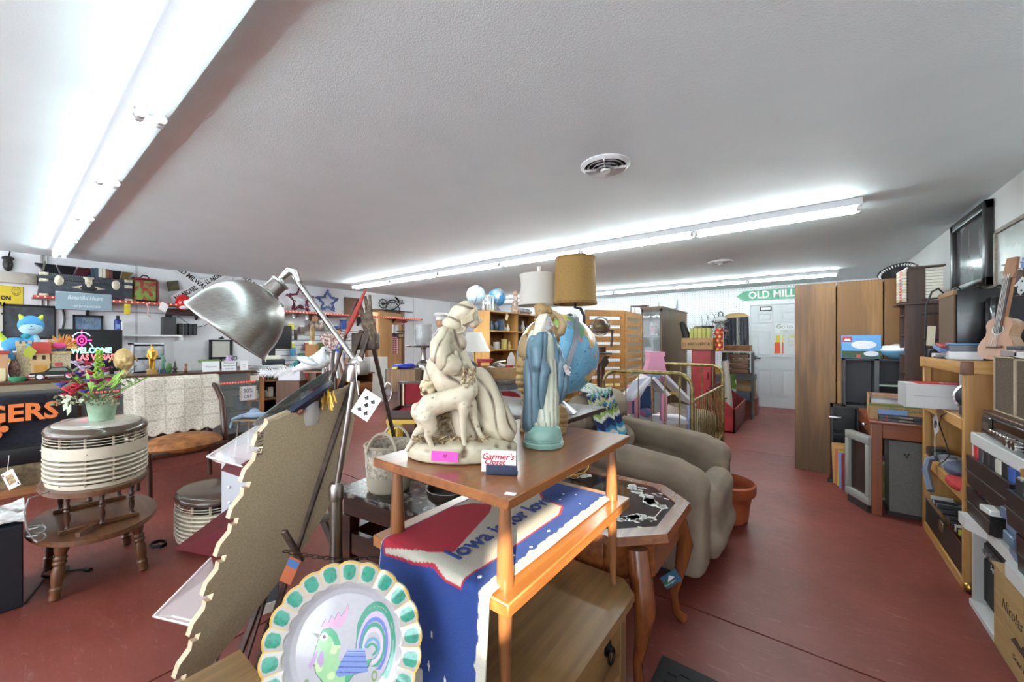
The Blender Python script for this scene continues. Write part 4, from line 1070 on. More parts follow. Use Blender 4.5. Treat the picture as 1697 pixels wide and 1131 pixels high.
  # oval fans
def fan(label,loc,rz,a,b,hs,top,ring=True,small=False):
 t=thing('oval_fan',label,'fan',loc,rz,'oval hassock fans')
 n=56
 def band(z0,z1,s=1.0,th=.006,bul=0):
  mb=MB();
  for(s0,z)in():
   pass
  pr=[(s*1.0,z0),(s*1.0+bul,(z0+z1)/2),(s*1.0,z1),(s*1.0-th/a,z1),(s-th/a,z0),(s,z0)]
  return mb.lathe(pr,n,sx=a,sy=b,caps=False)
 z=0
 if small:
  part('foot',MB().lathe([(.42,0),(.42,.07)],32,sx=a,sy=b),pl('#15120f',.5),t);z=.06
 part('base_rim',band(z,z+.022,.97),BEI,t)
 k=hs;zz=z+.03
 for i in range(k):
  part('slat',MB().lathe([(1.0,zz),(1.015,zz+.006),(1.0,zz+.012),(.90,zz+.016),(.90,zz+.013),(.985,zz+.001)],n,sx=a,sy=b,caps=False),BEI,t)
  zz+=.0245
 if ring:
  part('band',band(zz,zz+.062,1.01),BEI,t)
  for an in(-60,-95,-20):
   p=Vector((a*1.012*math.cos(R(an)),b*1.012*math.sin(R(an)),zz+.03));part('screw',MB().sph(p,.005,8,6),CHROME,t)
  zz+=.062
 zt=zz+(.055 if ring else .05)
 for i in range(3 if ring else 2):
  q=zz+.012+i*.015
  part('wire',MB().tube([(a*.99*math.cos(2*math.pi*j/48),b*.99*math.sin(2*math.pi*j/48),q)for j in range(48)],.0022,5,closed=True),BEI,t)
 for an in range(0,360,30):
  x,y=a*.955*math.cos(R(an+8)),b*.955*math.sin(R(an+8))
  part('rib',MB().box(x-.010,x+.010,y-.004,y+.004,z+.015,zt),BEID,t)
 part('motor',MB().lathe([(.5,z+.03),(.55,z+.12),(.5,zt-.03)],24,sx=a,sy=b),pl('#26221f',.6),t)
 part('lid',MB().lathe([(.93,zt-.006),(1.0,zt-.004),(1.015,zt+.006),(.99,zt+.022),(.93,zt+.034),(.86,zt+.038),(.6,zt+.042),(0,zt+.044)],n,sx=a,sy=b),top,t,60)
 if ring:
  part('lid_inset',MB().lathe([(.86,zt+.038),(.84,zt+.0425),(.6,zt+.045),(0,zt+.0465)],n,sx=a,sy=b),pl('#b9b2a8',.12),t,60)
  part('sticker',MB().box(-.045,.045,-.03,.03,zt+.0408,zt+.0424,M=RZ(20)@T(-a*.66,-b*.08,0)),pl('#c98b90',.4),t)
 return t,zt+.045
f1,FZ=fan('large oval beige fan, brown-rimmed top, on the tiered table',(-3.245,.33,.536),R(0),.305,.205,5,pl('#4f4438',.18))
f2,_=fan('smaller oval beige fan with brown top, standing on the floor',(-3.10,.82,0),R(0),.265,.175,7,pl('#4a3a30',.15),ring=False,small=True)
def cord(name,label,pts,m,r=.004,loc=None):
 c=Vector(loc or pts[0]);return solo(name,label,'cord',MB().tube([Vector(p)-c for p in pts],r,6),m,c)
def wig(a,b,n,amp,seed):
 q=random.Random(seed);return[Vector(a).lerp(Vector(b),k/n)+(Vector((q.uniform(-1,1),q.uniform(-1,1),q.uniform(0,.3)))*amp if 0<k<n else Vector())for k in range(n+1)]
c0=Vector((-3.02,.10,.325));pts=[Vector((-3.05,.14,.545)),Vector((-2.99,.075,.545)),Vector((-2.97,.06,.49)),Vector((-2.97,.07,.40)),Vector((-2.99,.09,.34))]+[c0+Vector((.05*math.cos(k*.7),.03*math.sin(k*.7),.004+.004*k))for k in range(20)]
cord('fan_cord','grey cord of the large fan coiled on the lower oval tier',pts,pl('#8d8b88',.5),.0035)
pts=[onz(42,1000,.005),onz(62,975,.005),onz(78,955,.005)]+[onz(92,950,.012)+Vector((.07*math.cos(k*.8),.05*math.sin(k*.8),.001*k))for k in range(16)]+[onz(118,946,.006),onz(140,944,.006)]
t=cord('power_cord','black power cord with plug lying under the tiered table',pts,BLACK,.004)
part('plug',MB().cyl((0,0,0),(.04,.02,0),.010,.012,10).cyl((.04,.02,0),(.058,.029,0),.002,n=6),BLACK,t,loc=pts[-1]-pts[0])
cord('fan_cord','black cord heaped on the floor beside the smaller fan',[onz(262,905,.01)+Vector((.05*math.cos(k*.9),.04*math.sin(k*.9),.001*k))for k in range(22)],BLACK,.004)
t=thing('flower_pot','pale green pot of mixed flowers on the large oval fan','flower pot',(-3.24,.345,.536+FZ+.0))
part('pot',MB().lathe([(.050,0),(.058,.06),(.064,.105),(.066,.107),(.066,.118),(.061,.118),(.056,.06),(0,.055)],28),mot('#7f9d80','#93ae92',30,.6),t)
fg=random.Random(3)
GRN=[pl('#4f7a2c',.6),pl('#7aa843',.6),pl('#5d6b3f',.6)]
for k in range(16):
 a=fg.uniform(0,6.28);r_=fg.uniform(.10,.20);z1=fg.uniform(.16,.34);p2=Vector((r_*math.cos(a),r_*math.sin(a),z1));p1=p2*.45+Vector((0,0,.06))
 mb=MB().tube([(0,0,.09),p1,p2],.0022,5)
 for q in range(3):
  b=p1 .lerp(p2,q/3);d=Vector((math.cos(a+q*2),math.sin(a+q*2),.5)).normalized();s=d.cross(Vector((0,0,1))).normalized()
  mb.add([b,b+d*.03+s*.009,b+d*.065,b+d*.03-s*.009],[(0,1,2,3)])
 part('stem',mb,GRN[k%3],t)
def bloom(p,r,m,n=9,nm='flower'):
 mb=MB()
 for i in range(n):
  a=6.283*i/n;d=Vector((math.cos(a),math.sin(a),.5+.3*(i%2))).normalized()
  mb.sph((0,0,0),(r*.6,r*.3,r*.16),8,5,T(*(Vector(p)+d*r*.5))@d.to_track_quat('X','Z').to_matrix().to_4x4())
 mb.sph(p,r*.35,8,6);part(nm,mb,m,t)
CR=pl('#b5122f',.6);PUR=pl('#4a2a8c',.6);MAG=pl('#7c1f4f',.5);BLU=pl('#47559f',.6);PNK=pl('#d1246a',.6);LAV=pl('#b9a9c4',.6)
RGT=Vector((_C,_S,0));FWD=Vector((-_S,_C,0))
def fp(u,v,dy=0):d=2.12+dy;return at(u,v,d)-Vector((-3.24,.345,.536+FZ))
for u,v,r_,m,dy in((120,650,.045,CR,0),(133,643,.04,CR,.03),(112,658,.03,CR,.02),(160,634,.034,MAG,-.03),(176,614,.03,MAG,0),(193,660,.018,CR,0),(116,623,.018,PNK,0),(181,631,.016,PNK,0),(101,640,.026,BLU,0),(140,650,.022,PUR,-.03),(140,612,.03,LAV,.02),(131,622,.03,PUR,.04),(147,605,.03,CR,.05),(128,604,.028,LAV,.0),(151,620,.026,CR,.02),(108,636,.02,MAG,.02),(145,632,.02,BLU,.0),(158,606,.02,LAV,0),(172,600,.02,PUR,.02)):
 bloom(fp(u,v,dy),r_,m)
mb=MB();b0,b1=fp(163,645),fp(165,580)
for k in range(60):
 c=b0 .lerp(b1,k/60);a=k*2.4;mb.sph(c+Vector((.016*math.cos(a),.016*math.sin(a),0))*(1.2-k/90),(.009,.009,.006),6,4)
part('bell_spike',mb,pl('#86b33a',.5),t)
for(u,v,u2,v2,w)in((175,640,208,612,.014),(150,650,143,612,.014),(150,655,155,625,.012),(182,645,200,625,.010)):
 a,b=fp(u,v),fp(u2,v2);s=(b-a).cross(Vector((0,0,1)));s=(b-a).cross(s).normalized();m_=a.lerp(b,.5)
 part('blade_leaf',MB().add([a,m_+s*w,b,m_-s*w,m_+FWD*.004],[(0,1,4),(1,2,4),(2,3,4),(3,0,4)]),GRN[1],t,0)
for(u,v,u2,v2,w)in((118,662,100,668,.014),(112,665,105,682,.016),(118,668,111,690,.014),(125,668,140,662,.012),(130,662,95,655,.012)):
 a,b=fp(u,v),fp(u2,v2);s=(b-a).cross(FWD).normalized();m_=a.lerp(b,.55)
 part('grey_leaf',MB().add([a,m_+s*w,b,m_-s*w],[(0,1,2,3)]),pl('#a9b29a',.6),t,0)
mb=MB()
for k in range(90):
 c=fp(fg.uniform(85,200),fg.uniform(655,672),fg.uniform(-.03,.05));mb.sph(c,fg.uniform(.004,.009),6,4)
part('filler_sprigs',mb,mot('#5b5f42','#8b8a68',60,.8),t,stuff=True)
t=thing('speaker_box','dark navy cabinet at the frame edge, plastic bag on its top','cabinet',(-3.27,-.115,0),0)
part('cabinet',MB().box(-.19,.205,-.17,.175,0,.405,.004),mot('#0f1020','#161728',120,.7),t)
part('side_trim',MB().box(.205,.209,-.165,.17,.01,.40),pl('#0b0b16',.6),t,0)
o=solo('plastic_bag','crumpled clear plastic bag of papers lying on the navy cabinet','bag',MB().grid(lambda a,b:Vector((lerp(-.2,.2,a),lerp(-.17,.17,b),.004+.02*vnoise(a*6,b*6)+.008*vnoise(a*19,b*19)-.0)),40,40),mot('#a9a6a4','#d8d6d4',14,.15),(-3.27,-.10,.405))
part('paper',MB().box(-.12,.10,-.12,.09,.001,.006,M=RZ(8)),PAPER,o,0)
# side chair with lace throw
t=thing('side_chair','dark wooden side chair with brown velvet seat and lace throw','chair',(-4.42,.97,0),R(90))
for s in(-1,1):
 part('back_post',MB().tube([(s*.26,.24,0),(s*.255,.25,.22),(s*.26,.24,.42),(s*.265,.29,.75),(s*.27,.33,.96)],[.018,.019,.022,.020,.016],10),DW,t)
 part('front_leg',MB().tube([(s*.25,-.20,0),(s*.255,-.21,.2),(s*.26,-.2,.40)],[.016,.018,.022],10),DW,t)
mb=MB().tube([(.30,.0,0),(.31,-.02,.25),(.305,-.01,.52),(.31,.06,.74),(.30,.2,.86),(.275,.32,.93)],[.022,.026,.027,.026,.024,.018],10)
part('side_frame',mb,DW,t)
part('seat_rail',MB().box(-.27,.27,-.22,.25,.34,.395,.008),DW,t)
part('seat_cushion',MB().sph((0,0,.405),(.29,.26,.085),28,12),mot('#6a3a17','#9a612c',14,.75,bump=.3),t)
part('back_rail',MB().box(-.27,.27,.30,.335,.90,.96,.01),DW,t)
part('back_panel',MB().box(-.25,.25,.275,.295,.46,.9,M=T(0,.02,0)@RX(-6)),DW,t)
def lace():
 def pos(a,b):
  x=lerp(-.345,.335,a);s=b*.66-.14
  w=.006*math.sin(a*16+b*3)
  if s<0:return Vector((x,.355+.01+w,.985+s*1.0))
  y=.285-.10*s-.02+w-.02*(s>.02);z=.985-s*.99
  dx=.035*(s/.5)**2*(1 if a>.8 else 0)*0
  return Vector((x+dx,y,z+.012*math.sin(a*40)*(b>.97)-(.06*(a<.1))))
 def colr(a,b):
  x,y=a*5,b*5;fx,fy=x%1-.5,y%1-.5;r_=math.hypot(fx,fy)
  hole=(.16<r_<.24 and(math.atan2(fy,fx)*3.2%1)>.45)or r_<.05 or((abs(fx)>.44 or abs(fy)>.44)and((x*7)%1>.6 or(y*7)%1>.6))or(r_>.3 and hsh(int(a*110),int(b*110))>.8)
  return '#b5aa99' if hole else('#dcd4c6' if hsh(int(a*160),int(b*160))>.3 else '#d3cabb')
 mb=MB().grid(pos,130,120,colr)
 o=solo('lace_throw','ivory crocheted lace throw over the back of the side chair','throw',mb,vcol(.95,bump=.6,bscale=160),(-4.42,.97,0),R(90),smooth=0)
 o.data.polygons.foreach_set('use_smooth',[True]*len(o.data.polygons));o.modifiers.new('s','SOLIDIFY').thickness=.004
lace()
# low stool with blue knitted bits
t=thing('folding_stool','little stool with pale metal legs and tan top beside the chair','stool',(-4.95,1.72,0),R(40))
part('top',MB().box(-.18,.18,-.14,.14,.43,.45,.006),mot('#8b7355','#a08768',20,.6),t)
for sx in(-1,1):
 for sy in(-1,1):part('leg',MB().cyl((sx*.16,sy*.12,0),(sx*.12,sy*.09,.43),.008,n=8),pl('#c9c5bf',.3,.6),t)
me=sculpt(MB().sph((0,0,.03),(.14,.10,.035)).sph((-.02,.02,.07),(.05,.045,.035)).limb([(-.1,-.06,.03),(-.17,-.1,0),(-.19,-.11,-.08)],[.03,.025,.02]),.008,3)
o=link('knitted_hat',paintmesh(me,lambda p:'#8fb4cf' if(p.z*40)%1>.5 or p.z<.025 else '#b9bfd8'),vcol(.95),None,(-4.95,1.72,.45),R(40));tag(o,'pale blue and lilac knitted bundle on the little stool','knitwear')
# bench at the far left with the lettered blanket
t=thing('bench','low black padded bench against the counter under the lettered blanket','bench',(-5.48,-.02,0))
part('seat',MB().box(-.1,.14,-.6,.46,.25,.40,.03),pl('#17171c',.5),t)
part('back',MB().box(-.16,-.08,-.6,.46,.25,.84,.02,RY(-5)),pl('#141418',.5),t)
part('base',MB().box(-.1,.12,-.58,.44,.06,.25,.004),mot('#6a5c46','#8d7b5e',30,.7),t)
part('plinth',MB().box(-.12,.2,-.6,.46,0,.06,.004),wood('#8a5a36','#a9744a','y',.5),t)
def blanket():
 pts=MB().grid(lambda a,b:Vector((.05+.012*math.sin(a*11+b*3)+.018*b+(.05 if b>.95 else 0),lerp(-.62,.34,a),.83-b*.46-.02*(a>.9)*(1-b)+.008*math.sin(a*7))),60,30)
 o=solo('blanket','navy fleece blanket lettered in orange, draped over the black bench back','blanket',pts,mot('#14151f','#1c1d2a',50,.95),(-5.55,-.02,0));o.modifiers.new('s','SOLIDIFY').thickness=.01
 OR=pl('#e0783a',.8);OK=pl('#2a1408',.8)
 M3=(R(84),0,R(90))
 text('TIGERS',.21,OK,o,(.088,.035,.68),M3,bold=.012,sx=.9,depth=.001)
 text('TIGERS',.205,OR,o,(.092,.035,.68),M3,bold=.006,sx=.9,depth=.001)
 mb=MB().prism(circ(.065,20,0,0,.05),.0,.003,plane='yz')
 for(y,z,r_)in((-.075,.045,.024),(-.03,.075,.026),(.03,.075,.026),(.075,.045,.024)):mb.prism(circ(r_,14,y,z,r_*1.2),0,.003,plane='yz')
 part('paw_print',mb,OR,o,0,(.09,-.05,.515),label='orange paw print')
blanket()
t=thing('playing_card','king of spades card hung before the black bench','playing card',onx(18,795,-5.27),YAW)
part('card',MB().box(-.055,.055,-.0008,.0008,-.075,.075,M=RY(-28)),pl('#e2e2dc',.5),t,0)
part('court_figure',MB().box(-.033,.033,-.0016,-.0009,-.04,.04,M=RY(-28)),mot('#7d5a3a','#c9b58a',60,.6),t,0)
part('string',MB().tube([(-.03,0,.066),(-.02,0,.14),(-.015,0,.20)],.002,6),WHITE,t)
part('pip',MB().box(-.05,-.038,-.0018,-.0009,.045,.062,M=RY(-28)).box(.036,.048,-.0018,-.0009,-.062,-.045,M=RY(-28)),INK,t,0)
# glass display counter
CT=.945;CW=wood('#3c2417','#5e3b26','y',.35)
t=thing('display_counter','long glass-fronted display counter with brown frame along the wall','counter',(-5.95,.75,0))
y0,y1,x0,x1=-2.1,1.34,-.25,.25
part('countertop',MB().box(x0,x1,y0,y1,CT-.03,CT,.004),CW,t)
part('tan_rail',MB().box(x0+.01,x1-.01,y0,.2,CT-.09,CT-.03,.003),wood('#7d6640','#98804f','y',.4),t)
part('base',MB().box(x0+.01,x1-.01,y0+.02,y1-.02,0,.16,.003),pl('#1c1512',.5),t)
part('back',MB().box(x0,x0+.015,y0,y1,.16,CT-.03),pl('#5d554d',.6),t)
part('dark_shelf',MB().box(x0+.02,x1-.03,y0+.02,y1-.06,.70,.725).box(x0+.02,x1-.06,y0+.02,y1-.06,.42,.435),pl('#1a1413',.5),t)
part('end_post',MB().box(x1-.045,x1,y1-.05,y1,.0,CT-.03,.003).box(x0,x0+.045,y1-.05,y1,0,CT-.03,.003),wood('#7a4a25','#9b6537','z',.4),t)
part('mid_post',MB().box(x1-.03,x1,-.32,-.28,.16,CT-.03,.003),wood('#3c2417','#5e3b26','z',.35),t)
part('glass_front',MB().box(x1-.008,x1-.002,y0+.02,y1-.05,.16,CT-.035),glass('#cfd8d6',.10,.03),t)
part('light_strip',MB().box(x1-.05,x1-.035,y0+.05,y1-.1,.79,.80),pl('#5d0d12',.3),t)
mb=MB()
for k in range(110):mb.box(x1-.036,x1-.030,y0+.06+k*.03,y0+.072+k*.03,.787,.799)
part('led_dots',mb,emit('#ff2a20',3.0),t,stuff=True)
for k,(u,v,w,h,c)in enumerate(((330,622,.3,.05,'#b8b5ac'),(300,628,.2,.05,'#d6d2c4'),(400,655,.05,.16,'#4a5660'),(360,668,.2,.1,'#77705f'))):
 p=onx(u,v,-5.8);solo('boxed_goods',['flat pale box on the dark counter shelf, first of four boxes','cream packet lying inside the counter, by the flat pale box','blue grey carton standing low in the counter end','tan packet low in the counter, next to the grey carton'][k],'box',MB().box(-.1,.06,-w/2,w/2,0,h,.003),pl(c,.6),(-5.9,p.y,(.725,.725,.435,.435)[k]))
t=thing('sale_sign','hand-lettered 50% off sign taped inside the counter glass','sign',onx(411,652,-5.688),R(90))
part('sheet',MB().box(-.105,.105,-.003,.003,-.09,.09),pl('#d9d6d6',.6),t,0)
part('scroll_edge',MB().box(-.10,-.085,-.005,-.003,-.088,.088).box(.085,.10,-.005,-.003,-.088,.088),pl('#b9aa92',.6),t,0)
IK=pl('#2d3a66',.7)
text('50%',.075,IK,t,(0,-.0045,.03));text('OFF',.06,IK,t,(0,-.0045,-.045))
solo('note_card','small cream note card above the 50% off sign','note',MB().box(-.055,.055,-.003,.003,-.035,.035),pl('#cfc9b4',.7),onx(422,627,-5.688),R(90))
def sign(name,label,u,v,X,w,h,lines,cat='sign',c='#eceded',ink=None,tilt=-8):
 p=onx(u,v,X);t=thing(name,label,cat,(p.x,p.y,CT),R(90))
 part('sheet',MB().box(-w/2,w/2,-.002,.002,0,h,M=RX(tilt)),pl(c,.6),t,0)
 part('prop',MB().box(-.02,.02,0,.05,0,.004),pl(c,.6),t,0)
 for s,sz,col_,z in lines:text(s,sz,col_,t,(0,-.0035+.0+z*math.tan(R(-tilt)),z),(R(90+tilt),0,0),depth=.0004)
 return t
sign('counter_sign','white card sign with a faint word, first on the counter from the chair',350,607,-5.78,.21,.125,[('Welcome',.035,pl('#8d949c',.7),.06)])
sign('counter_sign','white card with three handwritten lines, standing on the counter',380,606,-5.78,.185,.12,[('Please get an',.026,INK,.098),('adult employee to',.022,INK,.062),('check out',.026,INK,.026)])
sign('counter_sign','small white card with red and dark marks on the counter',405,604,-5.76,.10,.12,[('CASH',.02,pl('#8d8d99',.7),.07),('VISA',.02,pl('#a02030',.7),.04)])
# things standing on the counter
def cpos(u,v,X=-5.85):p=onx(u,v,X);return(p.x,p.y,CT)
HW=R(90)
t=thing('toy_castle','toy castle playset with red roof and tan towers on the counter','toy',cpos(62,615,-5.95),HW)
TN=mot('#b9a070','#cdb586',40,.6);ST=mot('#9a8a6c','#c9bb98',90,.7)
part('wall',MB().box(-.26,.30,.0,.10,0,.26),ST,t,0)
part('tower',MB().box(-.20,-.06,-.04,.10,0,.32,.004),ST,t)
mb=MB().box(-.21,-.05,-.05,.11,.32,.345,.003)
for k in range(3):mb.box(-.21+k*.06,-.175+k*.06,-.05,-.02,.345,.37)
part('battlement',mb,TN,t)
part('tower',MB().box(.14,.34,-.03,.10,0,.24,.004),ST,t)
part('parapet',MB().box(.13,.35,-.04,.11,.24,.265,.003),TN,t)
g=part('gatehouse',MB().box(-.06,.12,-.05,.06,0,.25,.004).box(-.075,.135,-.065,.05,.155,.175),pl('#d3b484',.6),t)
part('door',MB().box(-.035,.095,-.056,-.05,.0,.14).tube([(-.03,-.058,.01),(.09,-.058,.13)],.003,5).tube([(-.03,-.058,.13),(.09,-.058,.01)],.003,5),pl('#c9933f',.6),t)
part('roof',MB().prism([(-.085,.25),(.145,.25),(.115,.36),(-.045,.36)],-.07,.05,plane='xz'),pl('#b9453a',.6),t)
for x in(-.03,.06):part('window',MB().box(x-.018,x+.018,-.056,-.05,.19,.23),pl('#2b2420',.6),t)
part('red_plaque',MB().box(.17,.25,-.036,-.03,.12,.155,.004),pl('#b8404a',.5),t)
solo('picture_card','lime card with a picture leaning on the toy castle tower','card',MB().box(-.05,.05,-.003,.003,-.05,.05,M=RY(38)),pl('#a9b03a',.6),onx(49,584,-5.86),HW)
c=onx(48,575,-5.98)
t=thing('plush_cat','sky blue plush cat with lime tail and ears, sitting over the toy castle','plush toy',(c.x,c.y,CT+.31),HW)
B1=pl('#4f9bd0',.95);B2=pl('#a9d3e2',.95);LM=pl('#bcd33b',.9)
link('body',paintmesh(sculpt(MB().sph((-.13,0,.03),(.14,.07,.065)).sph((.03,-.01,.05),(.085,.075,.09)).limb([(-.2,0,.03),(-.2,-.02,-.05),(-.16,-.06,-.10)],[.05,.04,.035]).limb([(.0,-.05,.03),(.0,-.09,.0)],[.04,.035]),.009,4),lambda p:'#a9d3e2' if p.x>.045 and p.z>-.0 else '#4f9bd0'),vcol(.95),t)
link('tail',sculpt(MB().limb([(-.23,.0,.07),(-.30,.0,.13),(-.325,0,.20)],[.03,.032,.03]),.008,3),LM,t)
part('head',MB().sph((.02,-.03,.21),(.135,.085,.095),24,16),B1,t)
part('face_patch',MB().sph((.02,-.045,.185),(.122,.083,.068),24,14),B2,t)
for s in(-1,1):
 part('ear',MB().tube([(.02+s*.085,-.03,.27),(.02+s*.115,-.03,.315)],[.036,.008],12),LM,t)
 part('eye',MB().tube([(.02+s*.055-.015,-.112,.225),(.02+s*.055,-.118,.218),(.02+s*.055+.015,-.112,.225)],.003,6),INK,t)
part('nose',MB().sph((.02,-.125,.20),(.010,.006,.007),10,6),pl('#2c4f6a',.6),t)
part('mouth',MB().tube([(-.01,-.124,.175),(.01,-.128,.168),(.02,-.129,.178),(.03,-.128,.168),(.05,-.124,.175)],.002,5),INK,t)
part('scarf',MB().sph((-.03,-.06,.105),(.05,.04,.025)),pl('#2d9aa0',.9),t)
c=onx(103,572,-5.98);t=thing('feather_mask','orange and pink feathered mask lying on the toy castle parapet','mask',(c.x,c.y,CT+.267),HW)
mb=MB();fr=random.Random(4)
for k in range(150):
 a=fr.uniform(-.2,3.34);r0=.04;l=fr.uniform(.06,.15);mb.tube([(r0*math.cos(a),fr.uniform(-.02,.02),.04+r0*math.sin(a)*.5),((r0+l)*math.cos(a),fr.uniform(-.03,.03),.04+max(-.03,(r0+l)*math.sin(a)*.75))],[.008,.002],4)
part('feathers',mb,mot('#e08a2c','#e8c07a',14,.9),t,stuff=True)
part('mask_face',MB().sph((-.03,-.045,.06),(.075,.02,.03)),pl('#d8478c',.6),t)
solo('plush_bundle','blue and brown soft toys heaped behind the feathered mask','plush toy',MB().sph((0,0,.05),(.06,.05,.06)).sph((.09,.01,.055),(.07,.05,.06)).sph((-.06,0,.03),(.04,.04,.04)),mot('#6f5a3f','#7fa3c9',8,.95),cpos(86,560,-6.08)[:2]+(CT+.26,),HW)
t=thing('toy_house','tan toy house wall with red roof at the edge of the counter','toy',cpos(4,622,-5.85),HW)
part('wall',MB().box(-.16,.05,-.01,.12,0,.25,.003),pl('#b98f68',.6),t);part('roof',MB().box(-.18,.07,-.03,.13,.25,.28,.004),pl('#b03a30',.6),t)
part('step',MB().box(-.1,.03,-.06,-.01,0,.12,.003),pl('#d8c79c',.6),t);part('hinge',MB().box(.05,.075,.0,.03,.17,.21),pl('#d8a73a',.6),t)
solo('toy_jeweled_bag','dark patterned bag between the toy house and castle','bag',MB().sph((0,0,.1),(.06,.05,.1),14,10),mot('#3a2626','#8a6a5c',40,.8),cpos(24,622,-5.9),HW)
solo('green_bowl','flat green plastic dish in front of the toy castle','dish',MB().lathe([(.06,0),(.085,.02),(.095,.04),(.088,.04),(.07,.012),(0,.01)],28),pl('#3f9a6c',.4),cpos(30,624,-5.74),HW)
def car(label,u,v,X,s,c,trim,rz):
 t=thing('toy_car',label,'toy car',cpos(u,v,X),rz)
 part('body',MB().prism([(-.5*s,.1*s),(-.5*s,.22*s),(-.2*s,.26*s),(.42*s,.26*s),(.5*s,.2*s),(.5*s,.1*s)],-.2*s,.2*s,plane='xz'),pl(c,.25),t,0)
 part('cabin',MB().prism([(-.22*s,.26*s),(-.08*s,.40*s),(.26*s,.40*s),(.36*s,.26*s)],-.17*s,.17*s,plane='xz'),pl(c,.25),t,0)
 part('side_glass',MB().prism([(-.14*s,.275*s),(-.05*s,.375*s),(.22*s,.375*s),(.28*s,.275*s)],-.175*s,.175*s,plane='xz'),pl('#6d7a6a',.15),t,0)
 part('trim',MB().box(-.51*s,-.3*s,-.21*s,.21*s,.13*s,.17*s).box(-.3*s,.3*s,-.205*s,.205*s,.12*s,.145*s),pl(trim,.3),t,0)
 for x in(-.3,.3):
  for y in(-1,1):
   w=part('wheel',MB().cyl((x*s,y*.14*s,.11*s),(x*s,y*.215*s,.11*s),.11*s,n=18),pl('#121212',.6),t)
   part('hubcap',MB().cyl((x*s,y*.21*s,.11*s),(x*s,y*.222*s,.11*s),.07*s,n=16),pl('#d8d8d6',.3),w)
car('small red toy sports car beside the black toy car',55,622,-5.76,.16,'#a9241f','#d8d8d6',R(70))
car('black and white toy car on the counter edge',92,621,-5.76,.30,'#141414','#e2e2e0',R(82))
solo('toy_ball','small teal and white ball behind the black toy car','ball',MB().sph((0,0,.04),.04),mot('#3f9a86','#a9d3c8',9,.4),cpos(118,612,-5.9))
solo('red_white_cap','red and white striped cap on the counter behind the flowers','cap',MB().sph((0,0,.03),(.09,.07,.06)).box(-.06,.16,-.12,-.05,.01,.02,.004),mot('#b3202c','#e2dede',6,.8,stretch=(1,6,6)),cpos(140,612,-5.86),HW)
c=cpos(205,610,-5.86);t=thing('head_jar','pale gold ceramic head with big ears on the counter','jar',c,HW)
GC=mot('#b3945a','#d1b97f',10,.35)
mb=MB().lathe([(.075,0),(.082,.012),(.06,.03),(.05,.06)],28)
part('foot',mb,GC,t)
mb=MB().sph((0,0,.17),(.115,.105,.125),28,18)
mb.limb([(0,-.10,.19),(0,-.125,.16)],[.012,.02]);mb.sph((0,-.095,.115),(.045,.02,.014))
for s in(-1,1):mb.sph((s*.045,-.088,.20),(.026,.018,.013));mb.sph((s*.05,-.085,.14),(.035,.025,.03))
link('head',sculpt(mb,.006,3),GC,t)
for s in(-1,1):part('ear',MB().lathe([(.0,.0),(.032,.004),(.042,.018),(.036,.02),(.02,.008)],18,M=T(s*.125,0,.17)@RY(s*60)),GC,t)
part('hair',MB().sph((0,0,.265),(.05,.05,.03)),pl('#c9b03a',.4),t)
def statuette(name,label,u,v,X,h,m,base,kind,cat='figurine'):
 t=thing(name,label,cat,cpos(u,v,X),HW)
 part('base',MB().box(-.17*h,.17*h,-.13*h,.13*h,0,.17*h,.004).box(-.2*h,.2*h,-.15*h,.15*h,0,.03*h,.002),base,t)
 mb=MB();q=lambda x,y,z:Vector((x,y,z))*h
 if kind=='man':
  for s in(-1,1):
   mb.limb([q(s*.05,0,.18),q(s*.06,0,.35),q(s*.055,0,.55)],[.045*h,.055*h,.065*h])
   mb.limb([q(s*.12,0,.78),q(s*.16,-.03,.62),q(s*.08,-.1,.52)],[.05*h,.042*h,.03*h])
  mb.limb([q(0,0,.52),q(0,0,.78)],[.11*h,.12*h]);mb.limb([q(0,0,.8),q(0,0,.86)],.04*h);mb.sph(q(0,-.01,.9),.058*h)
  mb.sph(q(0,0,.955),(.10*h,.10*h,.014*h));mb.sph(q(0,0,.97),(.055*h,.055*h,.035*h));mb.limb([q(-.1,-.08,.2),q(-.09,-.1,.5)],.02*h)
 elif kind=='robed':
  mb.tube([q(0,0,.17),q(0,0,.5),q(0,0,.72)],[.12*h,.09*h,.075*h],14);mb.sph(q(0,0,.72),.08*h);mb.sph(q(0,0,.83),.055*h)
  mb.limb([q(-.07,0,.72),q(-.11,0,.86),q(-.11,0,.97)],[.034*h,.03*h,.03*h]);mb.limb([q(.08,-.03,.68),q(.1,-.07,.55)],.035*h)
 elif kind=='bust':
  mb.sph(q(0,0,.34),(.22*h,.13*h,.17*h));mb.limb([q(0,0,.42),q(0,-.01,.6)],.085*h);mb.sph(q(0,-.01,.76),(.13*h,.14*h,.17*h));mb.limb([q(0,-.14,.77),q(0,-.17,.72)],.022*h)
  mb.sph(q(0,.04,.84),(.145*h,.13*h,.13*h));mb.sph(q(0,-.08,.63),(.075*h,.06*h,.05*h))
 elif kind=='seated':
  mb.sph(q(0,0,.34),(.2*h,.16*h,.18*h));mb.sph(q(0,0,.6),(.14*h,.11*h,.15*h));mb.sph(q(0,0,.82),(.10*h,.10*h,.11*h));mb.sph(q(.02,0,.95),.04*h)
 link('figure',sculpt(mb,.012*h+.001,2,lambda co,n:.006*h*math.sin(90/h*.5*co.x+40/h*co.z*.4)),m,t)
 return t
statuette('statuette','shiny gold statuette of a man in a brimmed hat',252,616,-5.82,.33,pl('#c79a45',.3,.8),pl('#b9975a',.35,.5),'man')
statuette('statuette','green robed figurine with raised arm on a blue grey block',270,612,-5.95,.25,mot('#5f8f7d','#83ac9b',30,.6),pl('#5d7488',.6),'robed')
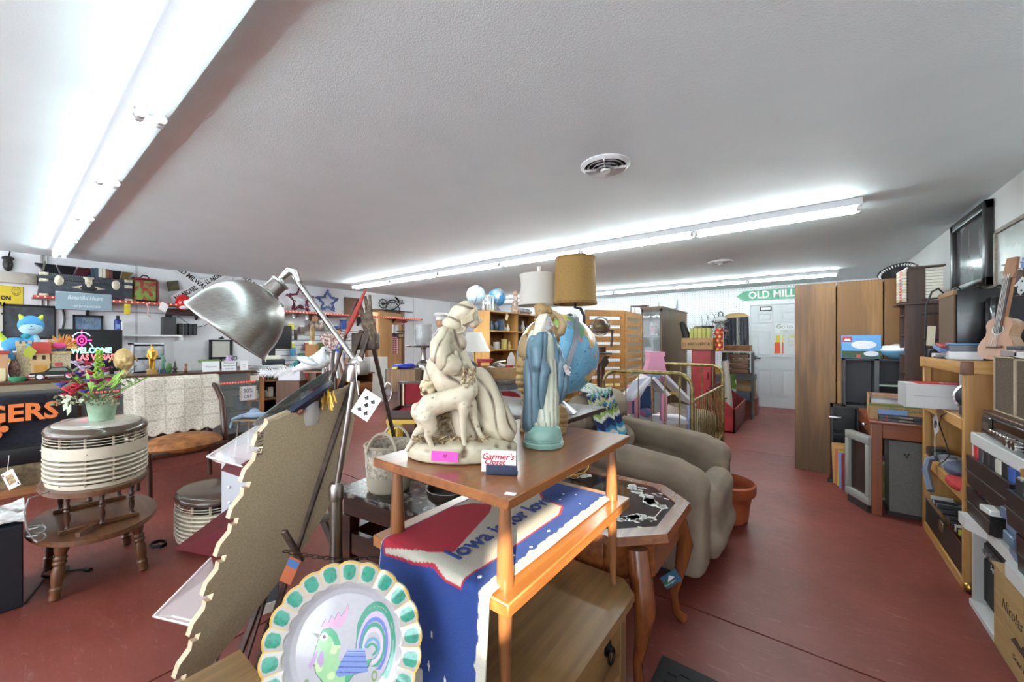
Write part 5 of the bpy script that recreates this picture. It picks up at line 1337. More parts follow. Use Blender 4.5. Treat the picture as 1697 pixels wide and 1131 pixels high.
statuette('statuette','dark bronze seated figurine between two statuettes on the counter',290,612,-5.86,.145,mot('#2a2420','#54483d',40,.4,.4),mot('#2a2420','#54483d',40,.4,.4),'seated')
statuette('bust','small copper coloured bust of a man, next to the white sign',308,612,-5.82,.115,pl('#8a5a38',.3,.6),pl('#6d4629',.35,.5),'bust','bust')
solo('plant_sprig','green leafy trinket between the green figurine and bronze one','ornament',MB().sph((0,0,.05),(.03,.03,.05),10,6).sph((.02,0,.09),(.02,.02,.03),8,5),mot('#2c5a2c','#5d8f4a',60,.6),cpos(280,610,-5.88))
t=thing('neon_sign','dark framed light-up sign reading Welcome to Las Vegas behind the counter','sign',wl(152,572,.45),HW)
part('board',MB().box(-.40,.40,-.0,.03,-.34,.18,.004),pl('#16171b',.3),t)
part('frame',MB().box(-.42,.42,-.01,.03,.18,.205).box(-.42,.42,-.01,.03,-.36,-.34).box(-.42,-.395,-.01,.03,-.36,.2).box(.395,.42,-.01,.03,-.36,.2),BLACK,t,0)
part('stand',MB().box(-.3,-.24,-.04,.1,-t.location.z,-.36).box(.24,.3,-.04,.1,-t.location.z,-.36),BLACK,t,0)
text('WELCOME',.10,emit('#7df0c0',2.2),t,(0,-.006,-.075),bold=.004,sx=1.1);text('LAS VEGAS',.105,emit('#ff5a60',2.0),t,(.05,-.006,-.165),bold=.003);text('TO',.08,emit('#ffffff',2.2),t,(-.33,-.006,-.16),bold=.003)
mb=MB().tube([(-.13+.06*math.cos(a),-.008,.06+.06*math.sin(a))for a in[i*.3927 for i in range(16)]],.008,6,closed=True).tube([(-.13+.025*math.cos(a),-.008,.06+.025*math.sin(a))for a in[i*.7854 for i in range(8)]],.007,6,closed=True)
for k in range(4):mb.box(.075,.13,-.012,-.004,-.008,.008,M=T(-.13,0,.06)@RY(k*90))
part('star_tube',mb,emit('#ff2f78',2.2),t)
mb=MB().tube([(-.24,-.008,-.03),(-.24,-.008,.12),(-.18,-.008,.16),(-.08,-.008,.16),(-.02,-.008,.12)],.006,6).tube([(-.03,-.008,.03),(.01,-.008,-.02)],.006,6)
part('arch_tube',mb,emit('#a9c4ff',2.2),t)
# wall things behind the counter
def onwall(name,label,cat,u,v,off=.012):return thing(name,label,cat,wl(u,v,off),HW)
t=onwall('warning_sign','yellow smile you\'re on camera sign on the wall','sign',3,492)
part('plate',MB().box(-.46,.27,-.004,.004,-.14,.14,.003),pl('#d8bd2a',.5),t);
text('SMILE',.10,INK,t,(-.17,-.006,.075),bold=.005);text('YOU\'RE ON',.07,INK,t,(-.10,-.006,-.015),bold=.004,sx=1.15);text('CAMERA',.07,INK,t,(-.10,-.006,-.095),bold=.004,sx=1.15)
mb=MB().tube([(.18+.055*math.cos(a),-.006,.08+.055*math.sin(a))for a in[i*.5236 for i in range(12)]],.003,5,closed=True).tube([(.18+.035*math.cos(R(a)),-.006,.08+.035*math.sin(R(a)))for a in range(200,341,20)],.003,5).box(.165,.17,-.008,-.004,.09,.105).box(.19,.195,-.008,-.004,.09,.105)
part('smiley',mb,INK,t)
t=onwall('emergency_light','beige emergency light box high on the wall','light',25,461);part('housing',MB().box(-.35,.12,-.09,0,-.07,.07,.01),pl('#bdb5a8',.5),t);part('lens',MB().box(.10,.29,-.10,0,-.075,.065,.03),mot('#8d8677','#aaa292',20,.4),t)
t=onwall('wall_mask','small black carved mask hung beneath the ceiling','mask',13,437);link('face',sculpt(MB().sph((0,-.03,-.01),(.07,.045,.09)).limb([(0,-.07,.0),(0,-.085,-.03)],.016).sph((0,-.05,.06),(.085,.03,.03)).sph((0,-.065,-.065),(.035,.02,.012)),.006,2),pl('#1c1917',.5),t);part('topknot',MB().cyl((.01,-.02,.08),(.03,-.02,.17),.016,.008),pl('#1c1917',.5),t)
def framed(name,label,u,v,w,h,art,fr=BLACK,cat='picture',off=.015,fw=.03,tilt=0):
 t=thing(name,label,cat,wl(u,v,off),(R(tilt),0,HW))
 part('frame',MB().box(-w,w,-.02,0,h-fw,h).box(-w,w,-.02,0,-h,-h+fw).box(-w,-w+fw,-.02,0,-h,h).box(w-fw,w,-.02,0,-h,h),fr,t,0)
 part('print',MB().box(-w+fw,w-fw,-.010,0,-h+fw,h-fw),art,t,0);return t
framed('framed_print','dark framed print behind the blue plush cat',50,534,.34,.22,mot('#24262b','#4a4d55',5,.3))
t=framed('framed_print','black framed blue team photo above the light-up sign',146,537,.21,.12,mot('#3d5a78','#7d93a8',8,.3))
text('MAN',.075,pl('#9a9c8a',.5),t,(0,-.012,.05))
t=onwall('clock_plate','round pale disc with dark dial marks at the frame edge','clock',-12,535);part('disc',MB().lathe([(.001,0),(.2,0),(.2,.01),(.001,.012)],40,M=RX(90)),pl('#c9c4b8',.5),t)
mb=MB()
for k in range(16):mb.box(.15,.17,-.018,-.011,-.012,.012,M=RY(k*22.5))
part('dial_mark',mb,INK,t,0)
t=solo('wall_conduit','thin grey conduit running along the wall above the counter','conduit',MB().cyl((0,-1.2,0),(0,3.2,0),.008,n=8).cyl((0,.3,0),(0,.3,.9),.009,n=8).cyl((0,.345,-.4),(0,.345,.9),.009,n=8),pl('#a9a7a4',.4,.3),(XL+.012,0,wl(180,516).z))
cord('wall_cable','black cable dropping down the wall by the light-up sign',[wl(104,513,.02),wl(107,530,.02),wl(103,550,.02),wl(104,575,.02)],BLACK,.012)
cord('bead_chain','thin dark bead chain looping under the wall shelf',[wl(lerp(295,362,k/14),524+18*math.sin(math.pi*k/14),.1)for k in range(15)],BLACK,.004)
t=onwall('wall_rack','white wall shelf with curved ends holding spray can and black boxes','shelf',250,558,.02)
part('shelf_board',MB().box(-.46,.46,-.26,0,0,.025),WHITE,t,0)
for s in(-1,1):part('bracket',MB().box(s*.45-.012,s*.45+.012,-.26,0,-.06,.2,.008).box(s*.36-.01,s*.36+.01,-.03,0,-.5,0),WHITE,t)
b=wl(250,558,.02)
def onrack(dx,dy):return Vector((b.x-dy,b.y+dx,b.z+.025))
t=thing('spray_can','blue spray can with black cap on the white wall shelf','spray can',onrack(-.37,-.12),HW);part('can',MB().lathe([(.05,0),(.053,.006),(.053,.19),(.04,.21),(.02,.222)],24),pl('#1f3a86',.3),t);part('cap',MB().cyl((0,0,.215),(0,0,.265),.026,n=16),BLACK,t);part('label',MB().box(-.025,.025,-.056,-.05,.08,.14),pl('#7d9ad0',.5),t)
solo('black_box','tall charcoal file box on the white wall shelf','box',MB().box(-.10,.10,-.1,.1,0,.27,.004),pl('#3a3b3e',.6),onrack(.18,-.12),HW)
for k in range(4):solo('cassette_case','black cassette case, %s in the row of four on the white wall shelf'%ORD[k],'case',MB().box(-.028,.028,-.1,.1,0,.18,.003),pl('#1d1d20',.35),onrack(.315+k*.058,-.12),HW,'black cases on the wall shelf')
solo('camera','little black camera on the tall charcoal file box','camera',MB().box(-.05,.05,-.03,.03,0,.05,.006).cyl((0,-.03,.025),(0,-.06,.025),.02,n=14).box(-.02,.02,-.02,.02,.05,.07,.003),BLACK,onrack(.18,-.12)+Vector((0,0,.27)),HW)
t=solo('drawer_tower','white plastic tower of clear drawers behind the gold statuette','drawer unit',MB().box(-.24,.24,-.02,.2,-.0,.02).box(-.24,-.22,-.2,.2,0,.62).box(.22,.24,-.2,.2,0,.62).box(-.24,.24,-.2,.2,.6,.62).box(-.24,.24,.19,.2,0,.62),pl('#cfd0d2',.4),(XL+.35,wl(235,590).y,b.z-.72),HW)
for k in range(3):part('drawer',MB().box(-.21,.21,-.2,.18,.03+k*.19,.195+k*.19,.006),mot('#85868a','#b5b6ba',9,.3),t)
part('stand',MB().box(-.2,.2,-.15,.18,-(b.z-.72),0),pl('#8a8a8c',.6),t,0)
t=onwall('pin_board','black framed board with pinned paper behind the counter jug','pin board',366,583,.05)
part('frame',MB().box(-.20,-.15,-.02,.0,-.34,.2).box(.15,.2,-.02,0,-.34,.2).box(-.2,.2,-.02,0,.17,.2).box(-.2,.2,-.02,0,-.12,-.09).box(-.02,.02,-.02,0,-.34,-.1),BLACK,t,0);part('paper',MB().box(-.15,.15,-.008,-.002,-.09,.17),pl('#c9c6bb',.8),t,0);part('lower_paper',MB().box(-.15,-.03,-.008,-.002,-.32,-.13),pl('#c3c0b2',.8),t,0)
solo('bird_silhouette','black bird cut-out pinned on the paper of the pin board','ornament',MB().sph((0,0,0),(.05,.008,.014)).sph((.01,0,.012),(.02,.006,.022)),BLACK,wl(367,561,.075),HW)
t=thing('jug','lilac glazed jug standing on the counter','jug',cpos(379,596,-5.95),HW)
part('body',MB().lathe([(.04,0),(.052,.02),(.055,.07),(.038,.13),(.032,.16),(.038,.19),(.034,.19),(.028,.16),(0,.12)],24),pl('#b99bc0',.25),t);part('handle',MB().tube([(.035,0,.17),(.075,0,.15),(.07,0,.09),(.05,0,.07)],.007,8),pl('#b99bc0',.25),t)
t=thing('pen_cup','dark cup holding scissors beside the lilac jug','cup',cpos(388,597,-5.95),HW);part('cup',MB().lathe([(.035,0),(.038,.10),(.034,.10),(.03,.01),(0,.01)],18),pl('#2b2438',.4),t)
part('scissors',MB().tube([(.0+.02*math.cos(a)+.02,0,.15+.022*math.sin(a))for a in[i*.785 for i in range(8)]],.004,6,closed=True).tube([(-.02+.02*math.cos(a),0,.15+.022*math.sin(a))for a in[i*.785 for i in range(8)]],.004,6,closed=True).cyl((.01,0,.13),(0,0,.03),.005,n=6),BLACK,t)
solo('teal_tin','teal tin on the counter under the lamp shade rim','tin',MB().lathe([(.04,0),(.04,.10),(.036,.105),(0,.105)],18),pl('#4f9a96',.4),cpos(404,594,-5.95))
solo('glass_box','low glass box edged in brass on the counter','box',MB().box(-.12,.12,-.06,.06,0,.11),glass('#c9d1c6',.25),cpos(330,600,-6.0),HW)
solo('moss_garland','strip of green moss lying on the counter glass box','garland',MB().tube(wig((-.12,0,.12),(.16,0,.12),10,.012,2),.018,7),mot('#4a6a3a','#7d9a5c',60,.9),cpos(345,598,-6.0),HW)
# long wall shelf and what stands on it
SZ=1.885
t=thing('wall_shelf','long red-edged wall shelf with tiny lights, near the ceiling','shelf',(XL,3.0,SZ))
part('board',MB().box(0,.36,-2.78,3.3,-.028,0),mot('#b58d80','#c9a398',10,.5),t,0)
part('red_edge',MB().box(.36,.366,-2.78,3.3,-.03,.002),pl('#a83a30',.4),t,0)
mb=MB()
for k in range(100):mb.box(.366,.370,-2.75+k*.06,-2.735+k*.06,-.02,-.008)
part('led_dots',mb,emit('#ff8a70',2.0),t,stuff=True)
for y in(-2.3,-1.1,.1,.95,1.75,2.55):part('bracket',MB().prism([(0,-.03),(.30,-.03),(.28,-.06),(.03,-.22),(0,-.22)],y-.012,y+.012,plane='xz'),pl('#211a17',.5),t,0)
def son(u,v=500,X=XL+.18):p=onx(u,v,X);return Vector((X,p.y,SZ))
p=son(145);t=thing('trunk','black steamer trunk with brass hardware on the long wall shelf','trunk',p,HW)
BT=mot('#20242c','#333943',12,.5);HWR=mot('#a99f88','#d0c7b2',30,.35,.5)
part('body',MB().box(-.62,.62,-.16,.16,0,.29,.006),BT,t);part('lid',MB().box(-.625,.625,-.165,.165,.295,.40,.008),BT,t)
for s in(-1,1):
 for z in(.02,.27,.38):part('corner_cap',MB().box(s*.565-.06,s*.565+.06,-.172,-.15,z-.028,z+.028,.008),HWR,t)
 part('hasp',MB().lathe([(.001,0),(.05,.002),(.062,.01),(.05,.016),(.02,.02),(.001,.02)],20,M=T(s*.38,-.165,.285)@RX(90),sy=1.45),HWR,t)
part('lock',MB().box(-.05,.05,-.19,-.163,.25,.37,.01).box(-.075,.075,-.185,-.163,.35,.385,.008).lathe([(.001,0),(.03,.004),(.03,.02),(.001,.024)],16,M=T(0,-.19,.235)@RX(90)),HWR,t)
for s in(-1,1):part('handle_cap',MB().prism([(s*.09,.16),(s*.23,.19),(s*.09,.23)],-.185,-.163,plane='xz'),HWR,t,0)
part('handle',MB().tube([(-.11,-.18,.19),(-.06,-.19,.165),(.06,-.19,.165),(.11,-.18,.19)],.016,8),pl('#1d1a17',.6),t)
mb=MB()
for k in range(44):
 for z in(.012,.30,.385):mb.sph((-.6+k*.028,-.168,z),.005,6,4)
part('rivet',mb,HWR,t,stuff=True)
TOPZ=SZ+.305
def tray_on(label,u0,x0,x1,c,k):
 t=thing('stained_shade',label,'shade',(XL+.17,p.y+(x0+x1)*.33,TOPZ),HW);w=(x1-x0)/2
 n=len(c)
 for i,cc in enumerate(c):
  a0,a1=lerp(-w,w,i/n),lerp(-w,w,(i+1)/n)
  part('pane',MB().prism([(a0*.62+.01,.0),(a1*.62-.01,0),(a1-.006,.13),(a0+.006,.13)],-.02,.02,RX(-24),plane='xz'),pl(cc,.2),t,0)
 part('leading',MB().tube([(-w*.62,0,.004),(w*.62,0,.004)],.006,5),BLACK,t)
tray_on('dark stained-glass shade panel lying on the trunk, red and black',0,-.55,.0-.0,['#20262c','#1a1015','#4a1a22'],3)
tray_on('green and dark stained-glass shade panel on the trunk end',0,.24,.60,['#2f8a3a','#1d1a1c','#6d5a34'],3)
bk=random.Random(9)
for k,(c,h)in enumerate((('#2b3a4a',.15),('#2f4a5c',.16),('#c9c4b8',.165),('#d0c9b4',.15),('#6d4a2c',.16),('#5a2626',.15))):
 solo('book','book %s in the row upright on the black trunk'%['navy','blue grey','white','cream','brown','maroon'][k],'book',MB().box(-.016,.016,-.07,.07,0,h*.8,.002),pl(c,.6),(XL+.17,p.y+.045+k*.034,TOPZ),HW,'books on the black trunk')
t=thing('table_leaf','grey brown board leaning on the wall beside the trunk','board',son(62,470),HW);part('plank',MB().box(-.012,.012,-.1,.1,0,.46,.004,RY(12)),wood('#4f453d','#6d6258','z',.6),t)
t=thing('shelf_sign','grey blue sign with white script hanging before the wall shelf','sign',onx(141,499,XL+.385),HW)
part('plate',MB().box(-.37,.36,-.006,.006,-.115,.10,.003,RY(-1)),pl('#8496a0',.6),t);part('border',MB().box(-.375,.365,-.0,.008,-.12,.105,.003),pl('#b5bfc5',.6),t)
text('Beautiful Heart',.075,pl('#dde3e6',.6),t,(0,-.0075,.035),shear=.35);text('I AM HELP EXPLORER',.04,pl('#dde3e6',.6),t,(.02,-.0075,-.075))
p2=son(240);t=thing('backpack','black and red backpack with bright patterned front on the shelf','backpack',p2,HW)
part('bag',MB().box(-.22,.2,-.1,.1,0,.36,.05),pl('#201318',.7),t);part('front_art',MB().box(-.17,.15,-.112,-.09,.03,.32,.03),mot('#8a2530','#6d8f3a',14,.6,lo=.42,hi=.58),t);part('carry_loop',MB().tube([(-.08,0,.35),(-.03,0,.40),(.03,0,.40),(.08,0,.35)],.01,8),BLACK,t);part('red_edge',MB().tube([(-.2,-.09,.03),(-.2,-.09,.3),(-.14,-.09,.35),(.12,-.09,.35),(.18,-.09,.3),(.18,-.09,.03)],.008,6),RED,t)
solo('handbag','dark green and yellow bag squeezed between trunk and backpack','bag',MB().box(-.06,.06,-.1,.1,0,.34,.03),mot('#1a1d16','#6a6a2a',6,.7),son(219),HW)
t=thing('helmet','glossy red toy helmet with dark visor on the shelf edge','helmet',onx(304,502,XL+.30)-Vector((0,0,0)),HW);zz=SZ-t.location.z;
part('shell',MB().sph((0,0,.0),(.125,.13,.125),24,16),pl('#c21d1c',.2),t);part('visor',MB().sph((.01,-.05,.0),(.095,.09,.04),20,10),pl('#17171a',.1),t);part('chin_guard',MB().sph((0,-.06,-.075),(.08,.085,.035),18,8),pl('#d8d5d2',.3),t)
solo('tool_box','dark shallow case on the wall under the red helmet','case',MB().box(-.2,.26,-.1,.1,-.16,-.06,.006),pl('#3a1a1c',.5),(XL+.1,t.location.y,SZ),HW)
solo('price_card','white price card hanging from the wall shelf near the helmet','card',MB().box(-.06,.06,-.002,.002,-.06,.06,M=RY(24)),PAPER,onx(271,509,XL+.39),HW)
solo('wooden_plaque','small dark olive plaque hung under the crossing sign','plaque',MB().box(-.09,.09,-.01,.01,-.075,.075,.004,RY(-12)),mot('#3b3322','#5c5230',20,.5),onx(287,474,XL+.05),HW)
solo('yellow_hanger','small yellow tag hung under the shelf below the trunk end','tag',MB().box(-.045,.045,-.01,.01,-.09,.06,.01),pl('#c9b02c',.5),onx(211,511,XL+.36),HW)
solo('pink_ribbon','pale pink ribbon dangling from the shelf edge','ribbon',MB().tube([(0,0,.08),(.03,0,.0),(.01,0,-.08),(.06,0,-.12)],.012,6),pl('#d3a9a9',.7),onx(243,512,XL+.37),HW)
def crossbuck(label,u,v,s,a1,a2):
 t=thing('crossing_sign',label,'sign',wl(u,v,.03),HW,'crossbuck beer signs')
 for a,tx in((a2,(('ALL ABOARD',-.30),('ALL ABOARD',.28))),(a1,(('OLD MILWAUKEE BEER',0),))):
  bl_=part('blade',MB().box(-.56*s,.56*s,-.008,.008,-.085*s,.085*s,.003),pl('#dcdcdc',.5),t,rot=(0,R(a),0),loc=(0,-.018 if a==a1 else 0,0))
  for w,dx in tx:text(w,(.125 if a==a1 else .12)*s,INK,bl_,(dx*s,-.0095,0),depth=.0008,bold=.003,sx=.82 if a==a1 else .62)
 return t
crossbuck('white railway crossing sign with lettered blades, whole one by the helmet',333,473,.80,38,-38)
crossbuck('white railway crossing sign partly behind the steel lamp shade',436,485,.80,38,-38)
solo('dark_hat','black round hat with red patch under the crossing sign','hat',MB().sph((0,0,.05),(.15,.12,.07)).sph((0,0,.02),(.2,.15,.02)),pl('#1a1416',.8),son(335),HW)
def star(label,u,v,r,c1,c2):
 t=thing('tinsel_star',label,'star',onx(u,v,XL+.12),HW,'tinsel stars on the shelf')
 P=[((r if k%2==0 else r*.48)*math.sin(math.pi*k/5),(r if k%2==0 else r*.48)*math.cos(math.pi*k/5))for k in range(10)]
 mb=MB();q=random.Random(u)
 for k in range(10):
  a,b_=P[k],P[(k+1)%10]
  for i in range(26):
   f=q.random();x,z=lerp(a[0],b_[0],f)*q.uniform(.72,1),lerp(a[1],b_[1],f)*q.uniform(.72,1)
   mb.sph((0,0,0),(.03,.006,.012),5,3,T(x,q.uniform(-.03,.03),z)@RY(q.uniform(0,360))@RZ(q.uniform(0,360)))
 part('tinsel',mb,mot(c1,c2,60,.3,.5),t,stuff=True)
 part('wire_frame',MB().tube([(x,0,z)for x,z in P],.006,6,closed=True),pl(c1,.4,.5),t)
star('red and plum tinsel star standing on the wall shelf',498,497,.29,'#4a1228','#8a3a55')
star('blue tinsel star standing on the wall shelf',543,500,.25,'#26366f','#7d90c0')
t=framed('wood_plaque','brown wooden picture plaque standing at the shelf end',583,509,.16,.2,mot('#5a3a26','#6d4a32',8,.5),wood('#4a2c1a','#6a4228','z',.5),'plaque',.06)
# right of the counter: dark monitor, slatwall with trinkets
t=thing('slat_panel','white slatwall panel with dark grooves behind the till','slatwall',wl(520,570,.0),HW)
for k in range(11):
 part('slat',MB().box(-.95,1.05,-.02,0,.36-k*.098-.088,.36-k*.098,.002),pl('#d5d5d6',.5),t,0)
part('groove_back',MB().box(-.95,1.05,-.008,0,-.72,.36),pl('#2c2a2b',.7),t,0)
part('glass_shelf',MB().box(.1,.75,-.22,-.02,.135,.145),glass('#c9d6d6',.3),t,0)
sw=wl(520,570,.03);
def onsl(u,v,off=.10):return wl(u,v,off)
for k,(u,v,c,w,h,lab)in enumerate(((482,542,'#cfc23a',.06,.06,'yellow blister pack hung high on the slatwall'),(500,548,'#6d5a50',.05,.07,'brown figurine clipped to the slatwall'),(484,574,'#d3cf3a',.045,.06,'lime packet hung low on the slatwall'),(490,555,'#3a3028',.03,.1,'dark key chain on the slatwall'),(569,538,'#27458f',.06,.10,'blue hanging pouch on the slatwall'),(556,548,'#2c4a9a',.06,.09,'second blue pouch on the slatwall, lower'),(508,575,'#8a2530',.04,.08,'red packet near the till'),(485,583,'#3f86b0',.05,.08,'sky blue packet near the till'))):
 t=thing('hanging_packet',lab,'packet',onsl(u,v),HW);part('packet',MB().box(-w,w,-.02,.02,-h,h,.01),mot(c,c,5,.4),t);part('header_card',MB().box(-w*.9,w*.9,-.004,.004,h,h+.03),PAPER,t,0);part('peg_hook',MB().cyl((0,0,h+.02),(0,.09,h+.02),.004,n=6),CHROME,t)
for k,(u,v,lab,c)in enumerate(((487,527,'small chrome desk clock bell on the slatwall ledge','#c9c9c9'),(509,530,'clear glass trinket on the slatwall glass shelf','#cfd3d3'))):
 solo('trinket',lab,'ornament',MB().sph((0,0,.05),(.05,.04,.05),14,8).cyl((0,0,0),(0,0,.02),.04,n=14).lathe([(.02,.09),(.03,.11),(.001,.13)],12),pl(c,.2,.5),onsl(u,v,.13),HW)
t=thing('doll','brown haired doll figure on the slatwall glass shelf','doll',onsl(520,537,.14)-Vector((0,0,.08)),HW);part('hair',MB().sph((0,0,.22),(.11,.08,.10)),mot('#3a2012','#5a3520',30,.7),t);part('face',MB().sph((0,-.04,.19),(.07,.06,.08)),pl('#b98a6c',.6),t);part('body',MB().lathe([(.09,0),(.10,.05),(.06,.13),(.04,.15)],16),mot('#4a3026','#b9a58f',12,.7),t)
solo('dog_figurine','white and brown puppy figurine on the slatwall glass shelf','figurine',MB().sph((0,0,.07),(.07,.05,.07)).sph((0,-.03,.16),(.055,.05,.05)).sph((.05,-.02,.17),(.02,.02,.04)).sph((-.05,-.02,.17),(.02,.02,.04)),mot('#d6d0c8','#6d3a24',7,.6),onsl(531,542,.14)-Vector((0,0,.06)),HW)
solo('framed_card','grey picture card standing on the slatwall glass shelf','picture',MB().box(-.06,.06,-.01,.01,0,.17,.003),mot('#6d7068','#9a9c92',8,.5),onsl(541,545,.14)-Vector((0,0,.06)),HW)
t=thing('computer_monitor','black monitor seen from behind with a white label, on the till desk','monitor',onx(450,560,-6.55),R(70))
part('screen',MB().box(-.27,.27,-.03,.02,-.17,.19,.01),pl('#18191b',.5),t);part('label',MB().box(-.13,.06,-.034,-.03,-.02,.07),pl('#cdd0dc',.6),t,0);part('stand',MB().box(-.04,.05,-.0,.05,-.42,-.12,.004),pl('#18191b',.5),t);part('foot',MB().box(-.12,.12,-.08,.1,-.435,-.42,.003),pl('#18191b',.5),t)
dz=t.location.z-.435
t=thing('till_desk','brown till desk with open shelves at the counter end','desk',(-6.62,2.62,0),0)
part('desktop',MB().box(-.35,.32,-.5,.66,dz-.03,dz,.004),wood('#5e3b22','#7d5433','y',.4),t)
for z in(.12,.45,.72):part('shelf',MB().box(-.33,.30,-.48,.64,z,z+.022),wood('#6a4526','#8a5f38','y',.4),t,0)
for y in(-.5,.06,.64):part('upright',MB().box(-.33,.30,y,y+.022,0,dz-.03),wood('#6a4526','#8a5f38','z',.4),t,0)
part('back',MB().box(-.35,-.33,-.5,.66,0,dz-.03),pl('#3d2818',.6),t,0)
cl=random.Random(12)
for k in range(22):
 z=(.742,.472)[k%2];y=-.44+(k//2)*.095+(0 if k//2<6 else .03);h=cl.uniform(.05,.15);w=cl.uniform(.03,.045)
 c=cl.choice(['#7d5a3a','#c9b88c','#3a2a1e','#a02c2c','#d3c24a','#35506d','#8a8a86','#c4bfb4','#5a7a4a'])
 if k%3==0:mb=MB().lathe([(w*.8,0),(w,h*.3),(w*.5,h*.8),(w*.6,h)],12)
 elif k%3==1:mb=MB().box(-w,w,-w,w,0,h,.004)
 else:mb=MB().sph((0,0,h*.5),(w,w,h*.5),12,8)
 solo('shelf_trinket','%s %s trinket, %s along the %s open shelf of the till desk'%(cname(c),['vase-like','boxy','round'][k%3],ORD[k//2],['upper','lower'][k%2]),'trinket',mb,pl(c,.5),(-6.62+cl.uniform(.08,.22),2.62+y,z),0,'clutter in the till desk shelves')
solo('till_paper','cream notes propped on the black receipt printer','paper',MB().box(-.11,.11,-.003,.003,0,.1,M=RX(-20)),pl('#d6d2bd',.7),Vector((-6.35,2.45,dz+.07)),HW)
solo('receipt_printer','black receipt printer on the till desk','printer',MB().box(-.14,.14,-.1,.1,0,.11,.012).box(-.1,.1,-.04,.05,.11,.125,.004),pl('#1d1d1f',.5),Vector((-6.42,2.48,dz)),HW)
solo('laptop','closed grey laptop with papers at the counter end','laptop',MB().box(-.2,.2,-.14,.14,0,.02,.004).box(-.18,.2,-.12,.12,.02,.032),mot('#8d9096','#cfd0d2',5,.5),Vector((-6.15,2.30,dz)),R(80))
for o in[q for q in COL.objects if q.parent is None and 'category' in q and q.location.x<-5 and abs(q.rotation_euler.z-R(90))<.01 and q.name.split('.')[0]not in('blanket','crossing_sign','book','stained_shade','till_paper')]:
 x,y=o.location.x,o.location.y;d=-_S*x+_C*y;k=1/(_S-_C*(_C*x+_S*y)/d);o.scale=(k,min(1,k),.75 if o.name=='trunk' else 1)
 # middle of the shop
PINE=wood('#9a6a38','#b98548','y',.45);LOAK=wood('#a5763f','#bf8f52','z',.45);LOAKY=wood('#a5763f','#bf8f52','y',.45)
def yaw():return YAW
# octagonal glass-topped table
c=Vector((-.80,1.64,0));t=thing('octagonal_table','octagonal wooden end table with flower-etched glass top and cabriole legs','table',c)
OZ=.60;CH=wood('#5e321a','#8a5028','y',.25,.9,.3);CHZ=wood('#542a15','#7d4522','z',.22,.9,.3)
def octo(w,d,k):return[(-w+k,-d),(w-k,-d),(w,-d+k),(w,d-k),(w-k,d),(-w+k,d),(-w,d-k),(-w,-d+k)]
Ow,Od,Ok=.405,.325,.15
o,i_=octo(Ow,Od,Ok),octo(Ow-.055,Od-.055,.135)
mb=MB()
vs=[(x,y,OZ-.03)for x,y in o]+[(x,y,OZ)for x,y in[(a*.985,b*.985)for a,b in o]]+[(x,y,OZ)for x,y in i_]+[(x,y,OZ-.03)for x,y in i_]
fs=[]
for r_ in range(3):
 for k in range(8):fs.append((r_*8+k,r_*8+(k+1)%8,(r_+1)*8+(k+1)%8,(r_+1)*8+k))
for k in range(8):fs.append((24+k,24+(k+1)%8,(k+1)%8,k))
mb.add(vs,fs);part('top_frame',mb,CH,t,25)
part('glass',MB().prism(i_,OZ-.012,OZ-.006),pl('#2b2421',.08,0,.6),t,0)
ET=pl('#d6d2cc',.5);eb=MB();er=random.Random(5)
def eflower(x,y,r_):
 for k in range(5):eb.prism(circ(r_*.42,9,x+r_*.5*math.cos(k*1.2566),y+r_*.5*math.sin(k*1.2566)),OZ-.006,OZ-.0055)
for sx in(-1,1):
 for sy in(-1,1):
  for k in range(9):
   f=k/8;x,y=lerp(.31,.13,f),lerp(.07,.235,f);eflower(sx*(x-.02*math.sin(f*9)),sy*(y-.03*math.sin(f*3.1)),er.uniform(.022,.034))
  for k in range(16):
   x,y=er.uniform(.1,.31),er.uniform(.05,.24)
   if x/.4+y/.32>.92:eb.prism(circ(.013,8,sx*x,sy*y,.006),OZ-.006,OZ-.0055)
part('etched_flowers',eb,ET,t,0,stuff=True)
part('etched_line',MB().box(.315,.319,-.1,.1,OZ-.006,OZ-.0055).box(-.319,-.315,-.1,.1,OZ-.006,OZ-.0055),ET,t,0)
part('apron',MB().prism(octo(Ow-.05,Od-.05,.10),OZ-.17,OZ-.03),CH,t,25)
part('drawer_front',MB().box(-.2,.2,-Od+.035,-Od+.055,OZ-.155,OZ-.045,.004),CH,t)
for sx in(-1,1):
 for sy in(-1,1):
  x,y=sx*(Ow-.09),sy*(Od-.08)
  dx,dy=sx*.7,sy*.7
  pts=[(x,y,OZ-.05),(x+dx*.03,y+dy*.03,OZ-.17),(x+dx*.055,y+dy*.055,OZ-.24),(x+dx*.03,y+dy*.03,OZ-.36),(x+dx*.0,y+dy*.0,.14),(x+dx*.012,y+dy*.012,.05),(x+dx*.045,y+dy*.045,.018)]
  part('leg',MB().tube(pts,[.038,.041,.036,.025,.018,.018,.026],16),CHZ,t)
tg=thing('picture_card','scenic blue and green card hanging from the octagonal table','card',at(1112,960,1.72),YAW)
part('card',MB().box(-.04,.04,-.001,.001,-.03,.03,M=RY(-32)),mot('#27508a','#2a5a3f',9,.5,stretch=(1,1,3)),tg,0);part('string',MB().tube([(-.02,0,.035),(-.03,.02,.12)],.001,4),INK,tg)
part('snow_peak',MB().prism([(-.02,-.005),(.0,.02),(.018,.0)],-.0018,-.0010,RY(-32),'xz'),WHITE,tg,0)
text('Washington',.012,WHITE,tg,(-.004,-.002,-.018),(R(90),R(-32),0),depth=.0002)
t=thing('coat_hook','brass double coat hook with white knobs and tag, lying on the octagonal table','hook',(-.96,1.80,OZ),R(30))
part('hook',MB().tube([(-.09,0,.10),(-.07,0,.07),(-.05,0,.03),(0,-.01,.012),(.05,0,.02),(.075,0,.05),(.078,0,.085)],.006,8).lathe([(.02,0),(.024,.004),(.01,.012)],14),BRASS,t)
